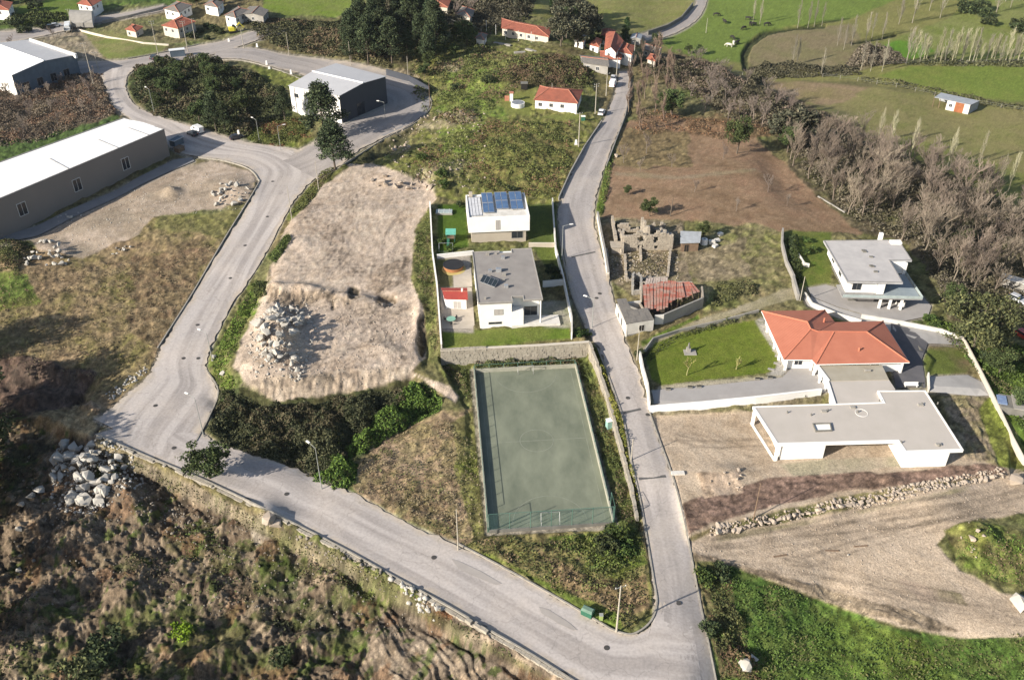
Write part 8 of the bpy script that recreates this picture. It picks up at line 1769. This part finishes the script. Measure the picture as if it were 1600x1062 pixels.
for k in range(3):
    a = .8+k*2.0; cx, cy = x+1.35*math.cos(a), y+1.35*math.sin(a); t = thing('garden_chair', (cx, cy, 3.55), ['dark garden chair right of the round green table', 'dark garden chair left of the round green table', 'dark garden chair below the round green table'][k], 'chair', 'garden chairs')
    boxp('seat', (cx, cy), .45, .45, 3.95, 4.02, M_BLACK, t); boxp('backrest', (cx+.22*math.cos(a), cy+.22*math.sin(a)), .06, .45, 4.0, 4.45, M_BLACK, t, (math.cos(a), math.sin(a)))
    for s1 in (-1, 1):
        for s2 in (-1, 1): bar3('leg', (cx+.18*s1, cy+.18*s2, 3.55), (cx+.18*s1, cy+.18*s2, 3.96), .025, M_BLACK, t, 4)
# play tower and swing
x, y = W(705, 377, 3.5); pt = thing('play_tower', (x, y, 3.45), 'green roofed play tower with deck in the upper garden', 'play tower')
for s1 in (-1, 1):
    for s2 in (-1, 1): bar3('post', (x+.9*s1, y+.8*s2, 3.3), (x+.9*s1, y+.8*s2, 6.2), .08, M_GREENP, pt, 5)
boxp('deck', (x, y), 2.0, 1.8, 4.7, 4.8, M_WOOD, pt); 
roof_face('roof_plane', [(x-1.2, y-1.1, 5.9), (x+1.2, y-1.1, 5.9), (x+1.2, y, 6.9), (x-1.2, y, 6.9)], M_TEALC, pt); roof_face('roof_plane', [(x-1.2, y+1.1, 5.9), (x+1.2, y+1.1, 5.9), (x+1.2, y, 6.9), (x-1.2, y, 6.9)], M_TEALC, pt)
wpart('slide', [(x-.9, y-.9, 4.8), (x-.3, y-.9, 4.8), (x-.3, y-3.4, 3.6), (x-.9, y-3.4, 3.6), (x-.9, y-.9, 4.7), (x-.3, y-.9, 4.7), (x-.3, y-3.4, 3.5), (x-.9, y-3.4, 3.5)], [[0, 3, 2, 1], [4, 5, 6, 7], [0, 1, 5, 4], [1, 2, 6, 5], [2, 3, 7, 6], [3, 0, 4, 7]], M_GREENP, pt)
boxp('side_panel', (x, y+.85), 1.8, .06, 4.8, 5.5, M_GREENP, pt)
x, y = W(697, 391, 3.5); pf = thing('climbing_frame', (x, y, 3.45), 'thin pale metal climbing frame below the play tower', 'climbing frame')
for s in (-1.6, 1.6): bar3('post', (x+s, y-.8, 3.4), (x+s, y, 5.4), .04, M_ALU, pf, 4); bar3('post', (x+s, y+.8, 3.4), (x+s, y, 5.4), .04, M_ALU, pf, 4)
bar3('top_bar', (x-1.6, y, 5.4), (x+1.6, y, 5.4), .045, M_ALU, pf, 4); bar3('low_bar', (x-1.6, y-.8, 3.6), (x+1.6, y-.8, 3.6), .03, M_ALU, pf, 4)
x, y = W(694, 333, 3.5); gl_ = thing('glass_frame', (x, y, 3.45), 'pale glass cold frame at the top of the upper garden', 'cold frame')
boxp('base', (x, y), 4.2, 2.2, 3.3, 3.9, M_CONC, gl_); boxp('glazing', (x, y), 4.0, 2.0, 3.9, 4.1, M_GLR, gl_)
for s in (-1.3, 0, 1.3): boxp('bar', (x+s, y), .08, 2.1, 4.1, 4.16, M_WHITE, gl_)
x, y, z = AF(1078, 551); st = thing('stone_plinth', (x, y, z), 'pale square stone plinth in the lawn with dark statue', 'plinth')
boxp('slab', (x, y), 2.4, 1.8, z-.1, z+.18, M_CONC, st); boxp('pedestal', (x-.3, y+.3), .8, .8, z+.18, z+1.0, M_CONC, st); bar3('statue', (x-.3, y+.3, z+1.0), (x-.3, y+.3, z+2.2), .3, M_CONCD, st, 8, .12)
x, y = W(712, 421, 3.5)
# stepping stones left of the orange house
for k, (px, py) in enumerate([(1189,500),(1193,509),(1198,518),(1203,528),(1207,538),(1212,548),(1216,557),(1214,568),(1205,577)]):
    x, y, z = A(px, py); tag(prism('stepping_stone', obox((x, y), (.9, -.4), 1.3, .6, 0, 0), z-.05, z+.1, M_CONC), 'square paving stone beside the lawn, %s' % ['topmost, by the lane', 'second from the top', 'third from the top', 'fourth from the top', 'in the middle of the row', 'fourth from the bottom', 'third from the bottom', 'second from the bottom', 'lowest, by the driveway'][k], 'paving stone', 'stones beside the lawn')
# drain marks / planters beside the driveway
for k, (px, py) in enumerate([(1044,609),(1078,606),(1092,605),(1183,593),(1203,591)]):
    x, y, z = A(px, py); t = thing('planter', (x, y, z), 'dark low planter on the driveway edge, %s' % ['nearest the road', 'left of the middle pair', 'right of the middle pair', 'left one near the house', 'closest to the orange roof'][k], 'planter', 'planters on the driveway edge'); boxp('tub', (x, y), .9, .45, z, z+.4, M_CONCD, t); boxp('soil', (x, y), .75, .32, z+.4, z+.45, M_DARK, t)
# small cube hut and garden oven on the hill
x, y, z = AF(819, 138); t = thing('cube_hut', (x, y, z), 'small dark cube hut left of the red cottage', 'hut'); boxp('wall', (x, y), 2.0, 1.8, z-.2, z+1.7, M_DARK, t); boxp('roof', (x, y), 2.3, 2.1, z+1.7, z+1.85, M_CONCD, t)
x, y, z = AF(799, 158); t = thing('garden_oven', (x, y, z), 'white garden oven with small red roof on the hill', 'oven'); boxp('wall', (x, y), 1.0, 1.0, z-.2, z+2.6, M_WHITE, t); boxp('roof', (x, y), 1.4, 1.3, z+2.6, z+2.9, M_REDR, t); boxp('side_wall', (x-1.4, y+.2), 1.4, .4, z-.2, z+1.6, M_REDR, t)
x, y, z = AF(809, 166); t = thing('water_tank', (x, y, z), 'round white rimmed water tank on the hill beside the oven', 'water tank'); bar3('tank_wall', (x, y, z-.4), (x, y, z+1.2), 2.1, M_WHITE, t, 24); bar3('water', (x, y, z+1.2), (x, y, z+1.24), 1.85, mat('grey_cover', (.22,.24,.27)), t, 24)
x, y, z = AF(911, 188); t = thing('green_container', (x, y, z), 'pale green recycling container at the cottage gate', 'container'); boxp('body', (x, y), 1.2, .9, z-.1, z+1.2, M_GREENP, t); boxp('lid', (x, y), 1.3, 1.0, z+1.2, z+1.35, M_WHITE, t)
x, y, z = AF(918, 960); t = thing('waste_container', (x, y, z), 'green waste container on the verge by the junction', 'waste container')
prism('body', obox((x, y), (.85, -.5), 1.6, 1.1, 0, 0), z-.1, z+1.15, M_GREENP, t, taper=obox((x, y), (.85, -.5), 1.8, 1.25, 0, 0)); prism('lid', obox((x, y), (.85, -.5), 1.8, 1.25, 0, 0), z+1.15, z+1.4, mat('grey_green_lid', (.16,.25,.19)), t, taper=obox((x, y), (.85, -.5), 1.6, .6, 0, 0))
for s in (-1, 1): boxp('wheel', (x+.7*s, y-.5*s), .2, .12, z-.1, z+.15, M_TYRE, t)
x, y, z = AF(939, 967); t = thing('small_bin', (x, y, z), 'small yellow green bin beside the green waste container', 'bin'); boxp('body', (x, y), .5, .5, z-.1, z+.95, mat('yellow_green', (.33,.42,.14)), t); boxp('lid', (x, y), .56, .56, z+.95, z+1.05, M_LAMP, t)
x, y, z = AF(951, 667); t = thing('transformer_box', (x, y, z), 'pale turquoise cabinet on the stone bank', 'cabinet'); boxp('body', (x, y), 1.0, .9, z-.4, z+1.6, mat('turquoise', (.28,.46,.40)), t, (.3, -.95)); boxp('lid', (x, y), 1.1, 1.0, z+1.6, z+1.7, M_WHITE, t, (.3, -.95))
x, y, z = AF(1059, 740); tag(prism('concrete_slab_piece', obox((x, y), (1, .05), 2.2, .8, 0, 0), z-.1, z+.35, M_WHITE2), 'pale concrete block lying on soil east of the road', 'concrete block')
x, y, z = AF(1100, 381); t = thing('white_tank', (x, y, z), 'white plastic tank by the small bright green tree', 'tank'); bar3('tank_body', (x, y, z-.1), (x, y, z+1.3), .85, M_WHITE, t, 16, .75); bar3('cap', (x, y, z+1.3), (x, y, z+1.45), .25, M_LAMP, t, 10)
for k, (px, py, s_) in enumerate(((1112,380,1.2),(1120,377,1.0),(1125,367,.9),(1117,385,.8))):
    x, y, z = AF(px, py); tag(prism('scrap_block', obox((x, y), (.9, .3*k), s_*1.3, s_, 0, 0), z-.1, z+.6*s_, M_WHITE2), 'pale scrap block right of the white tank, %s' % ['largest', 'second', 'beside the tree shadow', 'lowest'][k], 'block', 'scrap blocks')
# blue tarpaulin structure, right edge
x, y, z = A(1580, 640); t = thing('lean_to', (x, y, z), 'grey roof with blue tarpaulin beyond the garden wall at right', 'lean-to')
boxp('wall', (x+1.5, y-.5), 8.0, 4.0, z-.6, z+1.8, M_CONCD, t, (.95, -.3)); boxp('roof', (x+2.6, y-.8), 6.0, 4.4, z+1.8, z+1.95, M_CONC, t, (.95, -.3)); boxp('tarpaulin', (x-2.0, y+.6), 1.6, 2.6, z+1.8, z+1.98, M_BLUEW, t, (.95, -.3))
x, y, z = A(1590, 452); t = thing('white_shed', (x, y, z), 'narrow white roofed shed at the right edge of the grove', 'shed'); boxp('wall', (x, y), 8, 2, z-.5, z+2.2, M_CONC, t, (.83, -.55)); boxp('roof', (x, y), 8.4, 2.5, z+2.2, z+2.4, M_WHITE2, t, (.83, -.55))
x, y, z = A(1406, 477); t = thing('white_box', (x, y, z), 'white box standing on the parking pad', 'box'); boxp('body', (x, y), 1.6, 1.1, z, z+1.0, M_WHITE, t); boxp('lid', (x, y), 1.7, 1.2, z+1.0, z+1.1, M_TRIMG, t)
x, y, z = A(1423, 604); t = thing('garden_bench', (x, y, z), 'white bench on the strip above the modern house', 'bench'); boxp('seat', (x, y), 2.6, .5, z+.4, z+.5, M_WHITE, t); boxp('backrest', (x, y+.25), 2.6, .08, z+.5, z+.95, M_WHITE, t)
for s in (-1, 1): boxp('leg', (x+1.1*s, y), .1, .4, z, z+.4, M_WHITE, t)
x, y, z = A(1257, 619); t = ob('boulder', RK[2]); t.location = (x, y, z+.3); t.scale = (1.5, 1.0, .9); tag(t, 'white rock on the strip behind the modern house', 'boulder')
# things in the ruin yard
x, y, z = AF(1047, 338); bar3_ = thing('dead_trunk', (x, y, z), 'bare grey trunk leaning over the ruin beside the sheet shed', 'dead tree'); bar3('trunk', (x, y, z-.3), (x+.3, y, z+5), .16, M_BARK, bar3_, 6, .07); bar3('limb', (x+.1, y, z+2.5), (x-.9, y+.4, z+4.2), .07, M_BARK, bar3_, 5, .03)
# cows
M_COWB = mat('black_hide', (.03,.027,.025)); M_COWW = mat('white_hide', (.62,.58,.5))
import bmesh
def cow_mesh(m, seed):
    bm = bmesh.new()
    joints = {'pel': ((-.75, 0, 1.15), .36), 'mid': ((0, 0, 1.08), .40), 'sho': ((.65, 0, 1.15), .36), 'nek': ((1.0, 0, 1.0), .2), 'hea': ((1.35, 0, .55 if seed % 2 else 1.25), .17), 'muz': ((1.6, 0, .3 if seed % 2 else 1.1), .11)}
    E = [('pel', 'mid'), ('mid', 'sho'), ('sho', 'nek'), ('nek', 'hea'), ('hea', 'muz')]
    for s, n in ((-1, 'l'), (1, 'r')):
        joints['hk'+n] = ((-.72, .24*s, .85), .17); joints['hh'+n] = ((-.9, .25*s, .45), .09); joints['hf'+n] = ((-.8, .25*s, .03), .075)
        joints['fk'+n] = ((.62, .22*s, .7), .13); joints['fh'+n] = ((.65, .22*s, .38), .085); joints['ff'+n] = ((.63, .22*s, .03), .075)
        E += [('pel', 'hk'+n), ('hk'+n, 'hh'+n), ('hh'+n, 'hf'+n), ('sho', 'fk'+n), ('fk'+n, 'fh'+n), ('fh'+n, 'ff'+n)]
        joints['er'+n] = ((joints['hea'][0][0]-.12, .22*s, joints['hea'][0][2]+.14), .045); E.append(('hea', 'er'+n))
    joints['t1'] = ((-1.1, 0, 1.1), .045); joints['t2'] = ((-1.18, 0, .5), .05); E += [('pel', 't1'), ('t1', 't2')]
    ks = list(joints); me = bpy.data.meshes.new('cow'); me.from_pydata([joints[k][0] for k in ks], [(ks.index(a), ks.index(b)) for a, b in E], [])
    o = bpy.data.objects.new('cow', me); COL.objects.link(o); sk = o.modifiers.new('skin', 'SKIN'); o.modifiers.new('sub', 'SUBSURF').levels = 1
    for i, k in enumerate(ks): me.skin_vertices[0].data[i].radius = (joints[k][1],)*2
    me.skin_vertices[0].data[0].use_root = True
    dg = bpy.context.evaluated_depsgraph_get(); m2 = bpy.data.meshes.new_from_object(o.evaluated_get(dg)); bpy.data.objects.remove(o); m2.materials.clear(); m2.materials.append(m); return m2
CM = [cow_mesh(M_COWB, 1), cow_mesh(M_COWB, 2), cow_mesh(M_COWW, 1)]
for k, (px, py, c, lab) in enumerate([(1119,26,0,'dark cow grazing nearest the valley road bend'),(1132,37,1,'dark cow standing second from the valley road'),(1162,47,0,'dark cow by the lone poplar, larger'),(1169,32,1,'small dark cow beside the poplar trunk, upper'),(1172,40,0,'dark cow just below the poplar trunk'),(1177,41,1,'dark cow right of the poplar trunk'),(1144,62,0,'dark cow above the white pair'),(1151,70,1,'dark cow right beside the white pair'),(1139,74,2,'white cow lower in the pasture'),(1146,70,2,'white cow upper in the pasture'),(1198,41,0,'dark cow near the ditch bend')]):
    x, y, z = A(px, py); o = ob('cow', CM[c]); o.location = (x, y, z); o.scale = (1.25,)*3; o.rotation_euler = (0, 0, k*1.9); tag(o, lab, 'cow', 'cows in the pasture')
# fences: wooden posts with rails
def post_fence(name, lab, pts, gap, h, m=None, rails=2, r=.07):
    P = [A(*p) for p in pts]; root = thing(name, P[0], lab, 'fence'); last = None
    for i in range(len(P)-1):
        a = Vector(P[i]); b = Vector(P[i+1]); k = max(1, int((b-a).length/gap))
        for j in range(k+(i == len(P)-2)):
            p = a.lerp(b, j/k); z = float(hf(p.x, p.y)); bar3('post', (p.x, p.y, z-.3), (p.x, p.y, z+h), r, m or M_CONC, root, 5)
            if last is not None:
                for q in range(rails): zz = h*(.9-.4*q); bar3('rail', (last[0], last[1], last[2]+zz), (p.x, p.y, z+zz), .025, M_LAMP, root, 3)
            last = (p.x, p.y, z)
post_fence('field_fence', 'post and wire fence between the green field and the long poplar row', [(1380,103),(1450,100),(1600,99)], 7, 1.5)
post_fence('field_fence', 'post and wire fence along the top of the olive meadow', [(1285,121),(1340,127),(1400,137),(1460,150),(1600,175)], 6, 1.5)
post_fence('field_fence', 'low fence dividing the small paddock by the ditch', [(1100,118),(1160,118)], 6, 1.2)
post_fence('garden_fence', 'slim white poles in front of the long red roof', [(760,50),(790,62),(830,66)], 5, 4.0, M_WHITE, 0)
post_fence('vineyard_posts', 'concrete vineyard posts right of the tall pines', [(700,40),(730,50),(752,58)], 4, 3.0, M_CONC, 1)
# planks, tracks and litter near the small outcrops
for k, (px, py, L_, an) in enumerate(((785,70,7,-.5),(830,80,5,-.8),(812,83,4,.2))):
    x, y, z = AF(px, py); tag(prism('pale_slab', obox((x, y), (math.cos(an), math.sin(an)), L_, 1.2, 0, 0), z-.2, z+.45, M_CONC), 'pale slab in the grass below the long red roof, %s' % ['longest', 'right one', 'middle one'][k], 'slab', 'slabs on the hill')
# road patches: worn darker repairs
def patch(pts, m, dz, name='road_patch'):
    return tag(drape(name, pts, m, dz, step_=1.0), kind='structure')
M_PATCH = mat('dark_road_repair', (.37,.335,.305), c2=(.29,.262,.24), sc=.8, det=8, amt=.8)
patch([(842,948),(856,952),(888,972),(902,984),(896,985),(872,974),(846,958)], M_PATCH, .115)
patch([(705,873),(720,878),(752,893),(784,912),(775,914),(740,900),(716,888)], M_PATCH, .115)
M_GRATE = mat('drain_channel', (.12,.115,.11), c2=(.08,.078,.075))
for k, (a, b, lab) in enumerate((((998,748),(1040,744),'lower'),((974,645),(1001,639),'upper'),((893,402),(930,394),'by the white houses'))):
    pa, pb = A(*a), A(*b); d = (Vector(pb)-Vector(pa)).to_2d().normalized(); n_ = Vector((-d.y, d.x))*.28
    V = [(pa[0]+n_.x, pa[1]+n_.y, pa[2]+.10), (pa[0]-n_.x, pa[1]-n_.y, pa[2]+.10), (pb[0]-n_.x, pb[1]-n_.y, pb[2]+.10), (pb[0]+n_.x, pb[1]+n_.y, pb[2]+.10)]
    V += [(v[0], v[1], v[2]-.3) for v in V]
    tag(wpart('drain_grate', V, [[0, 1, 2, 3], [0, 4, 5, 1], [1, 5, 6, 2], [2, 6, 7, 3], [3, 7, 4, 0]], M_GRATE), 'dark drain channel crossing the main road, '+lab+' one' if k < 2 else 'dark drain channel crossing the main road by the white houses', 'drain', 'drains across the main road')
# tyre and rut marks are relief in the ground; a few planks near the plot edge
for k, (px, py) in enumerate(((1300,860),(1345,853),(1219,868))):
    x, y, z = AF(px, py); tag(prism('plank', obox((x, y), (1, .1*k), 2.2, .25, 0, 0), z-.02, z+.1, M_WOOD), 'dark plank lying on the pale dirt track, %s' % ['middle', 'right', 'left'][k], 'plank', 'planks on the track')

# ------------------------------------------------------------------ thin winter haze
hz = bpy.data.materials.new('thin_haze'); hz.use_nodes = True; nt = hz.node_tree; nt.nodes.clear()
vo_ = nt.nodes.new('ShaderNodeVolumePrincipled'); vo_.inputs['Color'].default_value = (.82, .88, .97, 1); vo_.inputs['Density'].default_value = .00004; vo_.inputs['Anisotropy'].default_value = .2
mo_ = nt.nodes.new('ShaderNodeOutputMaterial'); nt.links.new(vo_.outputs[0], mo_.inputs['Volume'])
X0, X1, Y0, Y1, Z0, Z1 = -9000, 9000, -600, 20000, -60, 125
xv, yv = float(np.abs(WX).max())+20, float(WY.max())+20
V = [(x, y, z) for z in (Z0, Z1) for x, y in ((-xv, -60), (xv, -60), (xv, yv), (-xv, yv))]
hb_ = bpy.data.meshes.new('haze'); hb_.from_pydata(V, [], [(3, 2, 1, 0), (4, 5, 6, 7), (0, 1, 5, 4), (1, 2, 6, 5), (2, 3, 7, 6), (3, 0, 4, 7)]); hb_.materials.append(hz)
tag(ob('haze', hb_), kind='stuff')
